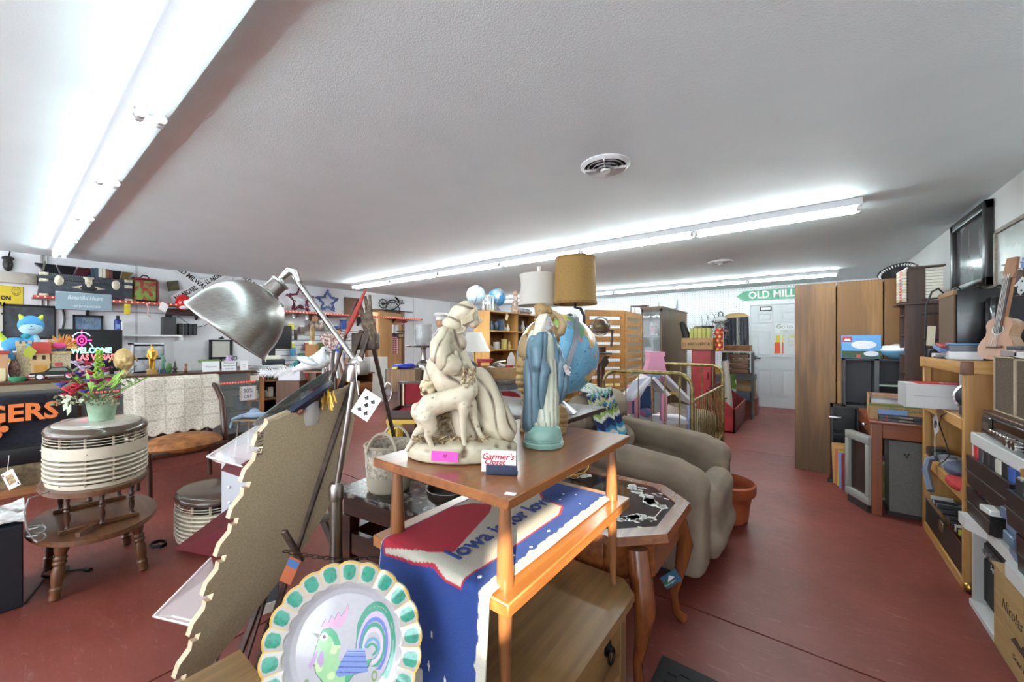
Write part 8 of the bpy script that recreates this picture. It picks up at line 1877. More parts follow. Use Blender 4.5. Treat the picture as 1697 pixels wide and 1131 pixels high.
t=thing('small_doll','small doll with curly brown hair above the speckled cushion','doll',sc_+RGT*.045+Vector((0,0,.075)),YAW);part('head',MB().sph((0,-.01,.03),(.028,.028,.032),14,10),pl('#c08a68',.6),t);part('hair',MB().sph((-.012,.008,.036),(.036,.03,.04),12,8),mot('#3a1f10','#5a3018',60,.8),t);part('dress',MB().lathe([(.04,-.06),(.02,.0)],14),pl('#b9a090',.7),t)
solo('blue_bag','bright blue bag hanging beside the easel legs','bag',MB().sph((0,0,0),(.055,.04,.07),14,10).tube([(-.03,0,.06),(0,0,.12),(.03,0,.06)],.006,6),mot('#1d4f9a','#3f7fc9',12,.5),at(561,592,3.3),YAW)
for k in range(7):p_=at(541+k*4.2,592+(k%3)*3,3.2);solo('scarf_strip','%s scarf, %s of seven hanging strips counted towards the easel'%(['white','grey','beige','charcoal'][k%4],ORD[k]),'scarf',MB().tube([(0,0,.06),(-.01+.012*k*.2,-.01,-.02),(-.03+.01*k,0,-.14-.02*(k%3))],[.012,.014,.008],6),pl(['#d3cfc9','#8f8480','#c0b4b0','#4a4244'][k%4],.9),p_,YAW,'scarves hanging by the easel')
cb=at(517,583,4.3);solo('cork_block','tan cardboard block below the brown-necked bottle','box',MB().box(-.06,.06,-.03,.03,-.06,.08,.003),pl('#9a6a3a',.8),cb,YAW)
# right-hand wall of shelving
LP=wood('#9c6f38','#bd8f52','z',.45);LPY=wood('#9c6f38','#bd8f52','y',.45);LPX=wood('#9c6f38','#bd8f52','x',.45)
AW=R(-90)
for k,(xa,xb,lab)in enumerate(((-.085,.24,'tall oak bookcase side, first of three, standing next to the aisle and back door'),(.25,.575,'tall oak bookcase side, middle of three, behind the white disc box'),(.585,.90,'tall oak bookcase side, last of three, by the wall under the hat'))):
 t=thing('tall_bookcase',lab,'bookcase',((xa+xb)/2,5.38,0),0,'tall oak bookcases');w=(xb-xa)/2;H=1.89
 m=wood('#523519','#7a552d','z',.45,.8,0,2.4)if k==0 else wood('#6f4b22','#94693a','z',.45,.8,0,2.0)
 part('side_panel',MB().box(-w,w,-.45,-.43,.0,H,.002),m,t);part('side_panel',MB().box(-w,w,.43,.45,0,H),m,t,0);part('back_panel',MB().box(w-.012,w,-.43,.43,0,H),pl('#5a3d22',.6),t,0)
 for z in(.08,.5,.9,1.3,H-.02):part('shelf',MB().box(-w,w-.012,-.43,.43,z-.02,z),m,t,0)
t=thing('sombrero','black hat with white stitched brim on top of the last tall bookcase','hat',(.70,5.10,1.89));t.scale=(.52,)*3;part('brim',MB().lathe([(.0,.0),(.20,.01),(.26,.06),(.27,.09),(.255,.065),(.19,.02),(0,.02)],40,M=T(0,0,.08)@RX(38)@RY(-18),caps=False),pl('#141416',.8),t);part('crown',MB().sph((0,.02,.13),(.09,.09,.12),16,10),pl('#1a1a1c',.8),t)
for k in range(36):a=k*.1745;part('stitch',MB().box(.225,.262,-.007,.007,.045,.075,M=T(0,0,.08)@RX(38)@RY(-18)@Matrix.Rotation(a,4,'Z')),WHITE,t,0)
t=thing('media_rack','narrow black media rack on the floor before the oak bookcases','rack',(.285,4.80,0));t.scale=(.9,1,1);m=pl('#0f0f10',.4)
part('side',MB().box(-.10,-.085,-.11,.11,0,.71),m,t,0);part('side',MB().box(.10,.115,-.11,.11,0,.71),m,t,0);part('back',MB().box(-.1,.11,.1,.11,0,.71),m,t,0)
for z in(.0,.22,.44,.695):part('shelf',MB().box(-.1,.11,-.11,.11,z,z+.015),m,t,0)
part('steel_edge',MB().box(-.12,-.02,-.125,-.11,.60,.612),CHROME,t,0);part('floor_plate',MB().box(-.13,.11,-.16,-.11,0,.03,.004),m,t)
DKM=wood('#6a3418','#8f4c25','z',.35);DKT=wood('#6a3418','#8f4c25','x',.3)
t=thing('wooden_desk','reddish wooden desk holding cartons of discs by the right wall','desk',(.76,4.30,0));X0,X1,Y0,Y1=-.36,.35,-.33,.60
part('desktop',MB().box(X0-.02,X1,Y0-.02,Y1,.69,.715,.005),DKT,t)
for x in(X0,X1-.06):
 for y in(Y0,Y1-.05):part('leg',MB().box(x,x+.06,y,y+.045,0,.69,.003),DKM,t)
part('end_rail',MB().box(X0+.06,X1-.06,Y0,Y0+.03,.585,.69,.003),DKT,t);part('drawer',MB().box(X0-.008,X0+.02,Y0+.06,Y1-.06,.59,.685,.003),DKM,t)
part('drawer_knob',MB().sph((X0-.022,-.1,.64),.014,12,8),CHROME,t)
t=thing('speaker_cabinet','grey cloth-fronted speaker leaning inside the desk end','speaker',(.765,4.03,0));part('box',MB().box(-.26,.22,.0,.2,.03,.56,.006,RX(-4)),mot('#5f5d58','#716f69',200,.85),t);part('plinth',MB().box(-.27,.23,.02,.25,0,.03),pl('#1a1310',.6),t,0);part('badge',MB().sph((-.18,-.012,.47),.006,8,6).sph((-.16,-.012,.475),.006,8,6).sph((-.17,-.012,.455),.006,8,6),INK,t)
t=thing('television','old grey framed television under the desk edge, screen to the aisle','television',(.375,4.12,0),AW+R(25));g=pl('#8f8f8a',.5)
part('frame',MB().box(-.14,.14,-.06,.0,.06,.12,.006).box(-.14,.14,-.06,0,.52,.58,.006).box(-.14,-.10,-.06,0,.12,.52,.006).box(.10,.14,-.06,0,.12,.52,.006),g,t);part('screen',MB().box(-.11,.11,-.035,-.0,.11,.53),pl('#1d1a17',.1),t,0);part('foot',MB().box(-.12,.12,-.05,.0,0,.06),pl('#2a2826',.6),t,0)
ALB=[('#b98a4a','#c9a060','oak veneer square at the back of the record row'),('#c2662a','#d9c9b0','orange bordered record sleeve in the leaning row'),('#c7b83a','#8f9a9a','yellow and grey record sleeve in the leaning row'),('#7a93c9','#5f7ab0','pale blue record sleeve in the leaning row'),('#8f1f2c','#a83040','crimson record sleeve in the leaning row'),('#5a5d56','#73766d','dark grey record sleeve in the leaning row'),('#8b8f3a','#4a5a1c','green portrait record sleeve at the front of the row')]
for k,(c1,c2,lab)in enumerate(ALB):
 y=4.64-k*.05;x=.205+k*.012
 t=thing('record_sleeve',lab,'record',(x+.155,y,0),(R(-6),R(1.5*(k%3)-1),R(4)),'records leaning by the television');s=.155;h=.325+(.05 if k==0 else 0)
 part('sleeve',MB().box(-s,s,-.003,.003,.008,h),pl(c1,.4),t,0);part('cover_art',MB().box(-s+.02,s-.02,-.0042,-.003,.03,h-.03),mot(c1,c2,9,.4)if k<6 else mot('#4a5a1c','#a08a50',9,.35),t,0)
 if k==6:part('white_border',MB().box(-s+.006,s-.006,-.0036,-.003,.014,h-.006),pl('#d3d0c4',.5),t,0)
t=thing('cube_shelf','charcoal divided shelf unit on the desk end, disc toy on top','shelf',(.52,4.785,.715));m=pl('#2f3033',.5)
part('side',MB().box(-.24,-.225,-.125,.12,0,.44),m,t,0);part('side',MB().box(.22,.235,-.125,.12,0,.44),m,t,0);part('divider',MB().box(-.03,.0,-.125,.12,0,.44),pl('#4a4b4e',.5),t,0);part('back',MB().box(-.24,.235,.11,.12,0,.44),pl('#3b3c40',.5),t,0);part('top',MB().box(-.24,.235,-.125,.12,.425,.44),m,t,0);part('bottom',MB().box(-.24,.235,-.125,.12,0,.015),m,t,0);part('shelf',MB().box(0,.22,-.125,.11,.20,.215),pl('#8d9a8a',.4),t,0)
t=thing('toy_box','sky blue box picturing a white flying disc, on the charcoal shelf','box',(.40,4.72,1.155));part('box',MB().box(-.13,.135,-.03,.05,0,.21,.002),pl('#5b9bd3',.4),t,0)
part('picture',MB().prism(circ(.085,28,.02,.125,.038),-.032,-.030,plane='xz'),pl('#e6e6ea',.4),t,0);part('ground',MB().box(-.128,.133,-.0315,-.03,.004,.07),pl('#2f4a35',.5),t,0);part('small_picture',MB().prism(circ(.05,24,.07,.045,.024),-.034,-.0315,plane='xz'),pl('#d6d9e0',.4),t,0);part('emblem',MB().box(-.125,-.06,-.032,-.03,.15,.20),pl('#b83a2c',.5),t,0);part('peak',MB().prism([(-.118,.16),(-.10,.185),(-.09,.175),(-.078,.183),(-.066,.16)],-.0335,-.032,plane='xz'),WHITE,t,0);part('orange_flash',MB().box(-.03,.0,-.033,-.0315,.008,.035),pl('#c9502a',.5),t,0)
def disc(label,loc,r):
 t=thing('flying_disc',label,'toy',loc);part('lower_shell',MB().lathe([(.4*r,0),(.85*r,.035),(r,.07),(r*.98,.078)],36),pl('#6fa3c4',.25),t);part('upper_shell',MB().lathe([(r*.99,.075),(r,.085),(.85*r,.115),(.4*r,.13),(0,.134)],36),pl('#e0e0e0',.2),t);part('vent',MB().sph((-.4*r,-.3*r,.118),(.03,.016,.012),10,6),pl('#3a352c',.4),t)
disc('white and blue flying disc toy beside its picture box',(.655,4.72,1.155),.13);
t=thing('disc_carton','cardboard tray carton packed with disc cases on the desk','carton',(.62,4.185,.715),R(-4));t.scale=(1,.63,1);w,d,h=.22,.30,.17
for a in((-w,w,-d,-d+.006,0,h*.75),(-w,w,d-.006,d,0,h),(-w,-w+.006,-d,d,0,h),(w-.006,w,-d,d,0,h),(-w,w,-d,d,0,.006),(-w,w,.0,.006,0,h)):part('board',MB().box(*a),CARD,t,0)
text('Produce',.05,pl('#4a7a3a',.8),t,(-.02,-d-.001,.085));part('green_band',MB().box(-w,w,-d-.001,-d,.105,.118),pl('#5a7a3a',.8),t,0)
for k in range(14):part('disc_case',MB().box(-.205,-.02,-.005,.005,.03,.155,M=T(0,-.27+k*.018,0)@RX(-16)),pl('#4a4b50' if k%2 else '#9a9ca2',.15),t,0)
for k in range(9):part('disc_case',MB().box(-.02,.20,-.006,.006,.02,.13,M=T(0,-.26+k*.028,0)@RX(-20)),pl(['#6d3a30','#8d8f94','#3a3a3d','#c9c5bd'][k%4],.2),t,0)
for k in range(8):part('disc_case',MB().box(-.19,.19,-.006,.006,.03,.17,M=T(0,.05+k*.028,0)@RX(-12)),pl(['#a02a28','#c9c3b4','#7d2a2a'][k%3],.3),t,0)
solo('soft_ball','white and brown puppy toy head in the disc carton','toy',MB().sph((0,0,0),(.035,.03,.028),14,8),mot('#d3cdc4','#4a3a30',9,.8),(.74,4.05,.84))
for k,(c,lab)in enumerate((('#141416','black media case at the desk edge, lower of two'),('#17171a','black media case at the desk edge, upper of two'))):tt=thing('media_case',lab,'case',(.57,4.005,.715+k*.024),R(-3));part('case',MB().box(-.13,.15,-.05,.05,0,.023,.002),pl(c,.3),tt,0);part('red_label',MB().box(-.09,-.08,-.0515,-.05,.004,.02),pl('#b01c28',.5),tt,0);part('title',MB().box(-.02,.05,-.0515,-.05,.007,.016),pl('#8a7a6a',.5),tt,0)
solo('blue_packet','pale blue strip packet propped on the black media cases','packet',MB().box(-.10,.06,-.006,.006,0,.035),pl('#6f93c4',.4),(.535,3.985,.764))
TWM=wood('#33201a','#4f3527','z',.45)
t=thing('disc_tower','dark brown open-sided disc tower standing on the desk','tower',(.738,4.50,.715));w=.098;H=.885
part('front_panel',MB().box(-w,w,-.115,-.10,0,H),TWM,t,0);part('back_panel',MB().box(-w,w,.10,.115,0,H),TWM,t,0);part('inner_panel',MB().box(w-.01,w,-.1,.1,0,H),TWM,t,0)
for z in(.0,.16,.32,.48,.64,.80):part('shelf',MB().box(-w,w-.01,-.1,.1,z,z+.012),TWM,t,0)
part('cornice',MB().box(-w-.04,w+.03,-.14,.13,H,H+.018,.004),TWM,t)
solo('game_box','small colourful box on a disc tower shelf','box',MB().box(-.04,.04,-.06,.06,0,.11),mot('#3a5f9a','#b97a5a',12,.4),(.70,4.49,.715+.492))
t=thing('cassette_carousel','brown revolving rack full of white tape cases, topping the dark tower','rack',(.738,4.50,.715+.903),R(2));t.scale=(1,1,1.02);m=wood('#2f1d14','#482e20','z',.45)
part('base',MB().box(-.115,.115,-.115,.115,0,.012),m,t,0);part('core_panel',MB().box(-.085,.012,-.108,.108,.012,.27),m,t,0);part('top',MB().box(-.09,.12,-.12,.12,.27,.282),m,t,0);part('spindle',MB().cyl((0,.06,.28),(0,.06,.32),.008,n=8),m,t)
for k in range(11):
 part('tape_case',MB().box(.014,.11,-.106,-.02,.014+k*.023,.034+k*.023,.001),pl('#d3cfc0',.5),t,0);part('tape_case',MB().box(-.118,-.088,-.09,.09,.014+k*.023,.034+k*.023,.001),pl('#d6d1c4' if k%3 else '#c2b99a',.5),t,0)
 part('red_label',MB().box(-.1185,-.118,-.09,-.02,.017+k*.023,.031+k*.023),pl('#b5302a' if k!=6 else '#3a5fa0',.5),t,0)
 # oak shelf unit
t=thing('oak_shelf','light oak open shelf unit with dark corner blocks facing the aisle','shelf',(.895,3.48,0));X0,X1,Y0,Y1,H=-.235,.235,-.445,.45,1.20
part('end_panel',MB().box(X0+.035,X1,Y0,Y0+.018,.03,H-.06),wood('#8f6230','#ad7f48','z',.45,.8,0,2.2),t,0);part('end_panel',MB().box(X0+.035,X1,Y1-.018,Y1,.03,H-.06),LP,t,0)
for y in(Y0,Y1-.035):part('post',MB().box(X0,X0+.04,y,y+.035,0,H-.06,.004),LP,t)
part('top_rail',MB().box(X0-.004,X0+.03,Y0,Y1,H-.066,H,.006),LPY,t);part('end_rail',MB().box(X0,X1,Y0-.006,Y0+.02,H-.066,H,.004),LPX,t);part('top',MB().box(X0,X1,Y0,Y1,H-.02,H-.002),LPY,t,0)
for y in(Y0,Y1):part('corner_block',MB().box(X0-.010,X0+.035,y-.010-(.03 if y>0 else 0),y+.02,H-.07,H+.002,.006),pl('#6b4630',.5)if y<0 else LP,t)
part('back_panel',MB().box(X1-.01,X1,Y0,Y1,.03,H-.03),wood('#6d4a26','#8a6236','z',.5),t,0)
for z in(.03,.50,.875):part('shelf',MB().box(X0+.01,X1-.01,Y0+.018,Y1-.018,z,z+.02),LPY,t,0);part('shelf_rail',MB().box(X0,X0+.02,Y0+.035,Y1-.035,z-.04,z+.022,.003),LPY,t)
part('caster',MB().sph((X0+.02,Y0-.0,.028),.026,14,10),BRASS,t)
SH1,SH2,SH0=.895,.52,.05
t=thing('speaker_carton','long white speaker carton with red top jutting from the oak shelf','carton',(.73,3.50,SH1+.001),R(4));part('box',MB().box(-.235,.19,-.07,.09,0,.15,.003),pl('#c6c5c5',.5),t);part('red_top',MB().box(-.18,.19,-.07,.09,.15,.153),pl('#b01c22',.5),t,0);part('end_flap',MB().box(-.236,-.235,-.07,.09,0,.15).box(-.2,-.05,-.0712,-.07,.072,.076),pl('#a9a8a8',.5),t,0)
text('SONY',.05,WHITE,t,(.0,.02,.1535),(0,0,0));text('SONY',.045,pl('#6d6d70',.6),t,(.05,-.0712,.115));text('XS-GT',.045,INK,t,(.06,-.0712,.035))
t=thing('speaker_pack','pale grey standing box printed with two small speakers on the oak shelf','box',(.80,3.27,SH1),R(-24));part('box',MB().box(-.10,.12,-.03,.03,0,.24,.002),pl('#b9b9bb',.5),t,0);text('TS-44',.035,INK,t,(-.0,-.031,.21));part('printed_speaker',MB().box(-.075,-.02,-.032,-.03,.08,.14,.006).box(-.03,.06,-.032,-.03,.07,.12,.006),pl('#38383b',.4),t)
t=thing('round_speaker','round black speaker with chrome ring before the grey box','speaker',(.735,3.20,SH1));Mq=T(0,0,.105)@RZ(-38)@RX(72);part('cone',MB().lathe([(.02,-.05),(.06,-.03),(.075,.0),(.07,.02),(.05,.012),(0,.0)],28,M=Mq),pl('#121214',.4),t);part('chrome_ring',MB().lathe([(.062,.016),(.074,.012),(.077,.022),(.066,.026)],28,M=Mq,caps=False),CHROME,t);part('foot',MB().box(-.05,.05,-.03,.04,0,.05,.008),BLACK,t)
o=cord('speaker_wire','thin black wire trailing from the round speaker down to the lower shelf',[Vector((.665,3.3,.90)),Vector((.655,3.42,.86)),Vector((.653,3.46,.80)),Vector((.652,3.32,.72)),Vector((.652,3.24,.66)),Vector((.655,3.36,.60)),Vector((.66,3.5,.545))],BLACK,.003)
tg=thing('swing_tag','square white tag with black oval print hanging from the wire','tag',(.640,3.47,.80),(0,0,AW));part('card',MB().box(-.05,.05,-.001,.001,-.06,.05,M=RY(-28)),pl('#c9c8c2',.6),tg,0);part('oval_print',MB().prism(circ(.036,20,0,-.005,.022),-.0022,-.0012,RY(-28),'xz'),pl('#33353a',.6),tg,0);part('string',MB().tube([(.0,-.002,-.01),(-.01,-.002,-.12),(-.005,-.002,-.2)],.0015,5),WHITE,tg)
cq=random.Random(17)
for k,(y,x,w,l,h,c,lab)in enumerate(((3.80,.72,.05,.09,.06,'#17171a','black gadget at the far end of the oak middle shelf'),(3.64,.74,.05,.07,.05,'#6d7078','grey cassette player on the oak middle shelf'),(3.52,.72,.045,.05,.045,'#8f9298','silver camera body on the oak middle shelf'),(3.33,.73,.05,.06,.075,'#a87890','pink patterned box on the oak middle shelf'),(3.18,.76,.06,.06,.06,'#3a3a40','charcoal case close to the oak shelf post'))):solo('gadget',lab,'gadget',MB().box(-w,w,-l,l,0,h,.01).box(-w*.6,w*.4,-l*.5,l*.5,h,h+.01,.003),mot(c,c,5,.4)if k!=3 else mot('#a87890','#d3c9c4',30,.5),(x,y,SH2))
solo('red_knit','crumpled red knit lying over the oak middle shelf edge','knitwear',MB().sph((0,0,0),(.05,.13,.035),16,8),mot('#7d1016','#b02a2a',60,.9),(.68,3.20,SH2+.0),0);solo('headband','grey padded headband hooked over the oak middle shelf edge','headphones',MB().tube([(0,.10,.02),(-.03,.12,.0),(-.05,.08,-.06),(-.045,-.02,-.16)],.018,8),pl('#5a6070',.6),(.66,3.46,SH2+.03));solo('grey_pouch','blue grey pouch on the oak middle shelf above the red knit','pouch',MB().sph((0,0,.035),(.05,.09,.04),14,8),pl('#4f5468',.8),(.69,3.30,SH2+.022))
t=thing('cassette_case','black hinged case crammed with cassettes on the bottom oak shelf','case',(.80,3.48,SH0));part('case',MB().box(-.13,-.118,-.40,.40,0,.17,.002).box(.12,.13,-.4,.4,0,.17).box(-.13,.13,-.41,-.40,0,.17).box(-.13,.13,.4,.41,0,.17).box(-.13,.13,-.4,.4,0,.01),pl('#15130f',.45),t,0);part('steel_rim',MB().box(-.135,-.115,-.41,.41,.17,.178),CHROME,t,0);part('latch',MB().box(-.138,-.13,-.04,.04,.09,.15,.003),pl('#8d7a55',.35,.8),t)
for i in range(2):
 for k in range(22):
  y=-.37+k*.034;c=cq.choice(['#d3d0cb','#17171a','#8d8f92','#d6d3cc','#26262a','#3d3d40'])if k!=3 else '#c9c92a'
  part('cassette',MB().box(-.11+i*.115,-.005+i*.115,-.008,.008,.03,.185+.02*cq.random(),M=T(0,y,0)@RX(-14)),pl(c,.4),t,0)
TP=1.20
t=thing('floor_speaker','black loudspeaker with brown cloth front standing on the oak shelf','speaker',(.845,3.65,TP+.03));part('box',MB().box(-.115,.12,-.16,.18,0,.39,.01),pl('#17181b',.25),t);part('cloth_front',MB().box(-.125,-.115,-.155,.175,.01,.38,.003),mot('#4f3c2c','#5f4a37',200,.9),t);part('wooden_lip',MB().box(-.128,-.11,-.16,.18,.36,.392,.004),pl('#7d5c3a',.6),t);part('pedestal',MB().box(-.1,.1,-.14,.16,-.03,0),BLACK,t,0)
solo('black_phone','shiny black answering machine beside the loudspeaker','telephone',MB().box(-.07,.08,-.05,.05,.0,.26,.018).box(-.05,.02,-.058,-.05,.03,.12,.004),pl('#101116',.12),(.90,3.40,TP+.10));solo('phone_block','dark block under the shiny black machine','block',MB().box(-.07,.08,-.06,.06,0,.10,.004),pl('#1c1c1f',.5),(.90,3.40,TP))
t=thing('wire_rack','black wire record rack with arched dividers behind the loudspeaker','rack',(.86,3.885,TP));t.scale=(.75,1,1)
for k in range(4):x=-.20+k*.12;part('arch',MB().tube([(x-.06,0,0),(x-.05,0,.36),(x-.02,-.02,.45),(x+.02,-.02,.47),(x+.06,-.01,.43),(x+.09,0,.33),(x+.10,0,0)],.007,6),BLACK,t)
part('cross_wire',MB().cyl((-.28,0,.40),(.27,0,.42),.006,n=6).cyl((-.28,0,.12),(.27,0,.12),.006,n=6).cyl((-.28,0,.3),(.27,0,.3),.006,n=6),BLACK,t);part('paper_tag',MB().box(-.30,-.25,-.19,-.186,.06,.19,M=RY(4)),pl('#cfc9ae',.7),t,0)
solo('brown_clay_pot','brown pottery vase hung in front of the black framed print','vase',MB().lathe([(.03,0),(.06,.06),(.05,.12),(.06,.15),(.05,.15),(.04,.1),(0,.02)],18),mot('#3a2518','#5a3d28',20,.5),(1.05,3.78,TP+.40));solo('vase_stand','slim black pedestal beneath the brown pottery vase','stand',MB().box(-.05,.05,-.05,.05,0,.40,.003),BLACK,(1.05,3.78,TP))
for k,(x,y,w,l,h,c,lab)in enumerate(((.71,3.86,.04,.06,.055,'#131316','black boxed gadget at the far corner of the oak shelf top'),(.72,3.72,.045,.05,.03,'#c9bdb9','pinkish cassette boxes on the oak shelf top'),(.74,3.56,.05,.05,.05,'#8d8686','grey tape box on the oak shelf top'),(.70,3.62,.03,.08,.012,'#3a3c42','flat dark case on the oak shelf edge'))):solo('gadget',lab,'gadget',MB().box(-w,w,-l,l,0,h,.004),pl(c,.35),(x,y,TP))
t=thing('tape_player','white and black tape player with blue lid on the oak shelf top','player',(.735,3.40,TP),R(-6));part('body',MB().box(-.06,.07,-.075,.075,.0,.05,.004),pl('#cfd1d6',.35),t);part('dark_band',MB().box(-.06,.07,-.075,.075,.05,.085,.002),pl('#3a4048',.3),t);part('blue_lid',MB().box(-.062,.072,-.077,.077,.085,.095,.003),pl('#3f78a8',.3),t)
t=thing('game_cartridges','blue and red flat boxes leaning at the foot of the loudspeaker','boxes',(.70,3.53,TP+.055));part('blue_box',MB().box(-.05,.06,-.09,.07,0,.02,.002,RX(10)),pl('#5b7fae',.4),t);part('red_box',MB().box(-.04,.06,-.06,.06,.02,.035,.002,RX(10)),pl('#a84848',.4),t)
t=thing('ukulele','small natural wood ukulele leaning upright on the shelf top','ukulele',(.775,3.10,TP+.012));ax_=(Vector((.86,3.17,1.76))-Vector((.775,3.10,1.212))).normalized();fx=(Vector((-.80,-.55,0))-ax_*Vector((-.80,-.55,0)).dot(ax_)).normalized();sx_=ax_.cross(fx);MU=Matrix((sx_,fx,ax_)).transposed().to_4x4()
bp_=[(0.0,.0),(.045,.004),(.072,.03),(.078,.065),(.066,.10),(.050,.125),(.050,.15),(.058,.18),(.052,.205),(.03,.222),(.0,.226)];outl=bp_+[(-x,z)for x,z in bp_[-2:0:-1]]
part('body',MB().prism(outl,-.055,.0,MU,'xz'),wood('#8f6a50','#b5906f','z',.2,.8,.6),t,25);part('soundboard',MB().prism([(x*.99,z)for x,z in outl],.0,.003,MU,'xz'),wood('#8a5c40','#a87856','z',.3),t,0);part('neck',MB().box(-.016,.016,-.022,.0,.21,.43,.004,MU),wood('#8f5f3d','#aa7a52','z',.3),t);part('fretboard',MB().box(-.017,.017,.002,.008,.17,.43,0,MU),pl('#3a221a',.4),t,0);part('headstock',MB().prism([(-.018,.43),(.018,.43),(.026,.46),(.022,.54),(-.022,.54),(-.026,.46)],-.012,.002,MU,'xz'),wood('#7d5236','#94653f','z',.3),t,0);part('sound_hole',MB().lathe([(.0,.0035),(.022,.0035),(.022,.0042),(.0,.0042)],24,M=MU@T(0,0,.155)@RX(-90)),BLACK,t);part('rosette',MB().lathe([(.022,.0035),(.026,.0035),(.026,.0044),(.022,.0044)],24,M=MU@T(0,0,.155)@RX(-90),caps=False),pl('#c9c0b0',.5),t);part('bridge',MB().box(-.035,.035,.003,.011,.060,.072,.002,MU),pl('#5a3521',.4),t)
for k in range(4):x=-.010+k*.0067;part('string',MB().cyl(MU@Vector((x,.011,.066)),MU@Vector((x*.9,.011,.45)),.0008,n=4),pl('#d3d0c9',.4),t);part('tuning_peg',MB().cyl(MU@Vector(((-.03 if k<2 else .03),-.006,.47+.04*(k%2))),MU@Vector(((-.044 if k<2 else .044),-.006,.47+.04*(k%2))),.005,n=8),CHROME,t)
t=thing('framed_print','large black-framed grey print high on the right wall','picture',(XR,5.01,2.07),AW);w,h=.45,.33;Bk=wood('#0f0c0b','#201916','x',.35)
part('frame',MB().box(-w,w,-.05,-.005,h-.07,h,.006).box(-w,w,-.05,-.005,-h,-h+.07,.006).box(-w,-w+.07,-.05,-.005,-h,h,.006).box(w-.07,w,-.05,-.005,-h,h,.006),Bk,t)
def grey_art(a,b):
 n=vnoise(a*5,b*4)*.5+vnoise(a*18,b*7,4)*.3;f=(abs(a-.32)<.10 and .3<b<.95)or(abs(a-.62+.1*(b-.6))<.14 and .28<b<.97)
 v=.30+.3*n-(.15 if f else 0)-.15*(b<.25)*(a>.6);c=int(255*max(.05,min(.8,v)));return '#%02x%02x%02x'%(c,int(c*.99),min(255,int(c*1.02)))
part('print',MB().grid(lambda a,b:Vector((lerp(-w+.06,w-.06,a),-.022,lerp(-h+.06,h-.06,b))),60,60,grey_art),vcol(.12),t)
t=thing('landscape_painting','green and grey painting in a thin frame, partly out of the picture','painting',(XR,4.06,1.66),AW);w,h=.40,.47
part('frame',MB().box(-w,w,-.035,-.005,h-.03,h,.004).box(-w,w,-.035,-.005,-h,-h+.03,.004).box(-w,-w+.03,-.035,-.005,-h,h,.004).box(w-.03,w,-.035,-.005,-h,h,.004),mot('#6d6255','#8d8172',30,.5),t)
part('canvas',MB().grid(lambda a,b:Vector((lerp(-w+.02,w-.02,a),-.02,lerp(-h+.02,h-.02,b))),50,60,lambda a,b:('#b9bcb8' if vnoise(a*9,b*9)>.4 else '#a5aaa6')if b>.56+.1*vnoise(a*5,2)else('#6d7030' if vnoise(a*12,b*9)>.5 else '#3f4a20')if vnoise(a*4,b*5,3)>.35 else '#8a7a30'),vcol(.35),t);part('blue_streak',MB().box(-.02,.06,-.024,-.021,-.3,.2,0,RY(20)),pl('#5a78b8',.5),t,0)
tg=thing('playing_card','four of diamonds card hanging by the ukulele neck','playing card',at(1693,474,2.25),YAW);part('card',MB().box(-.032,.032,-.0008,.0008,-.045,.045,M=RY(42)),pl('#e0e2e2',.5),tg,0);part('cord',MB().tube([(.02,0,.03),(.03,.02,.1)],.0012,4),INK,tg)
for x,z in((-.016,.022),(.016,.022),(-.016,-.022),(.016,-.022)):part('pip',MB().box(x-.005,x+.005,-.0016,-.0009,z-.005,z+.005,M=RY(42)),INK,tg,0)
# white shelf unit with the stereo
t=thing('white_shelf','white painted shelf unit with the stereo on top, nearest on the right wall','shelf',(.895,2.42,0));WS=pl('#c4c3c1',.5);X0,X1,Y0,Y1=-.235,.235,-.52,.49
part('end_panel',MB().box(X0,X1,Y1-.02,Y1,.03,.80),pl('#aeaca9',.55),t,0);part('end_panel',MB().box(X0,X1,Y0,Y0+.02,.03,.80),WS,t,0);part('back_panel',MB().box(X1-.01,X1,Y0,Y1,.03,.80),WS,t,0)
part('bottom_board',MB().box(X0-.01,X1,Y0,Y1,0,.03,.003),WS,t);part('top_board',MB().box(X0-.005,X1,Y0,Y1,.80,.857,.004),WS,t)
P_=[(X0-.04,Y1+.02),(X0-.02,Y1-.12),(X0-.0,Y1-.18),(X0+.0,Y0+.5),(X0-.045,Y0+.46),(X0-.045,Y0+.1),(X0,Y0),(X1,Y0),(X1,Y1-.02),(X0+.03,Y1-.02)]
P_=[(X0-.045,Y1-.0),(X0-.045,Y1-.10),(X0,Y1-.20),(X0,Y0+.50),(X0-.045,Y0+.44),(X0-.045,Y0),(X1-.01,Y0),(X1-.01,Y1)]
part('middle_board',MB().prism(P_,.40,.452),WS,t,0)
t=thing('stereo_receiver','silver and black stereo receiver with wood-grain lid on the white shelf','receiver',(.86,2.57,.857),AW)
part('body',MB().box(-.30,.28,-.17,.17,.006,.105,.003),pl('#171512',.4),t);part('wood_lid',MB().box(-.305,.285,-.175,.17,.105,.116,.002),wood('#3d2a1d','#5f4632','x',.4),t);part('fascia',MB().box(-.295,.275,-.18,-.17,.01,.10,.002),pl('#3f352c',.3,.3),t);part('cassette_bay',MB().box(-.27,-.15,-.186,-.18,.02,.095,.003),pl('#26221e',.2),t);part('cassette_window',MB().box(-.25,-.18,-.188,-.186,.035,.07),pl('#5a5550',.1),t,0);part('dial',MB().box(-.12,.18,-.184,-.18,.065,.095),pl('#2a1b12',.15),t,0);part('end_cheek',MB().box(.215,.29,-.19,-.16,.0,.112,.004),BLACK,t)
for k in range(6):part('key',MB().box(-.13+k*.037,-.10+k*.037,-.20,-.18,.035,.052,.003),CHROME,t)
for k,x in enumerate((.11,.155,.19)):part('knob',MB().cyl((x,-.18,.038),(x,-.215,.038),.017,n=16),CHROME,t)
part('rubber_foot',MB().box(-.28,.26,-.15,.15,0,.006),BLACK,t,0)
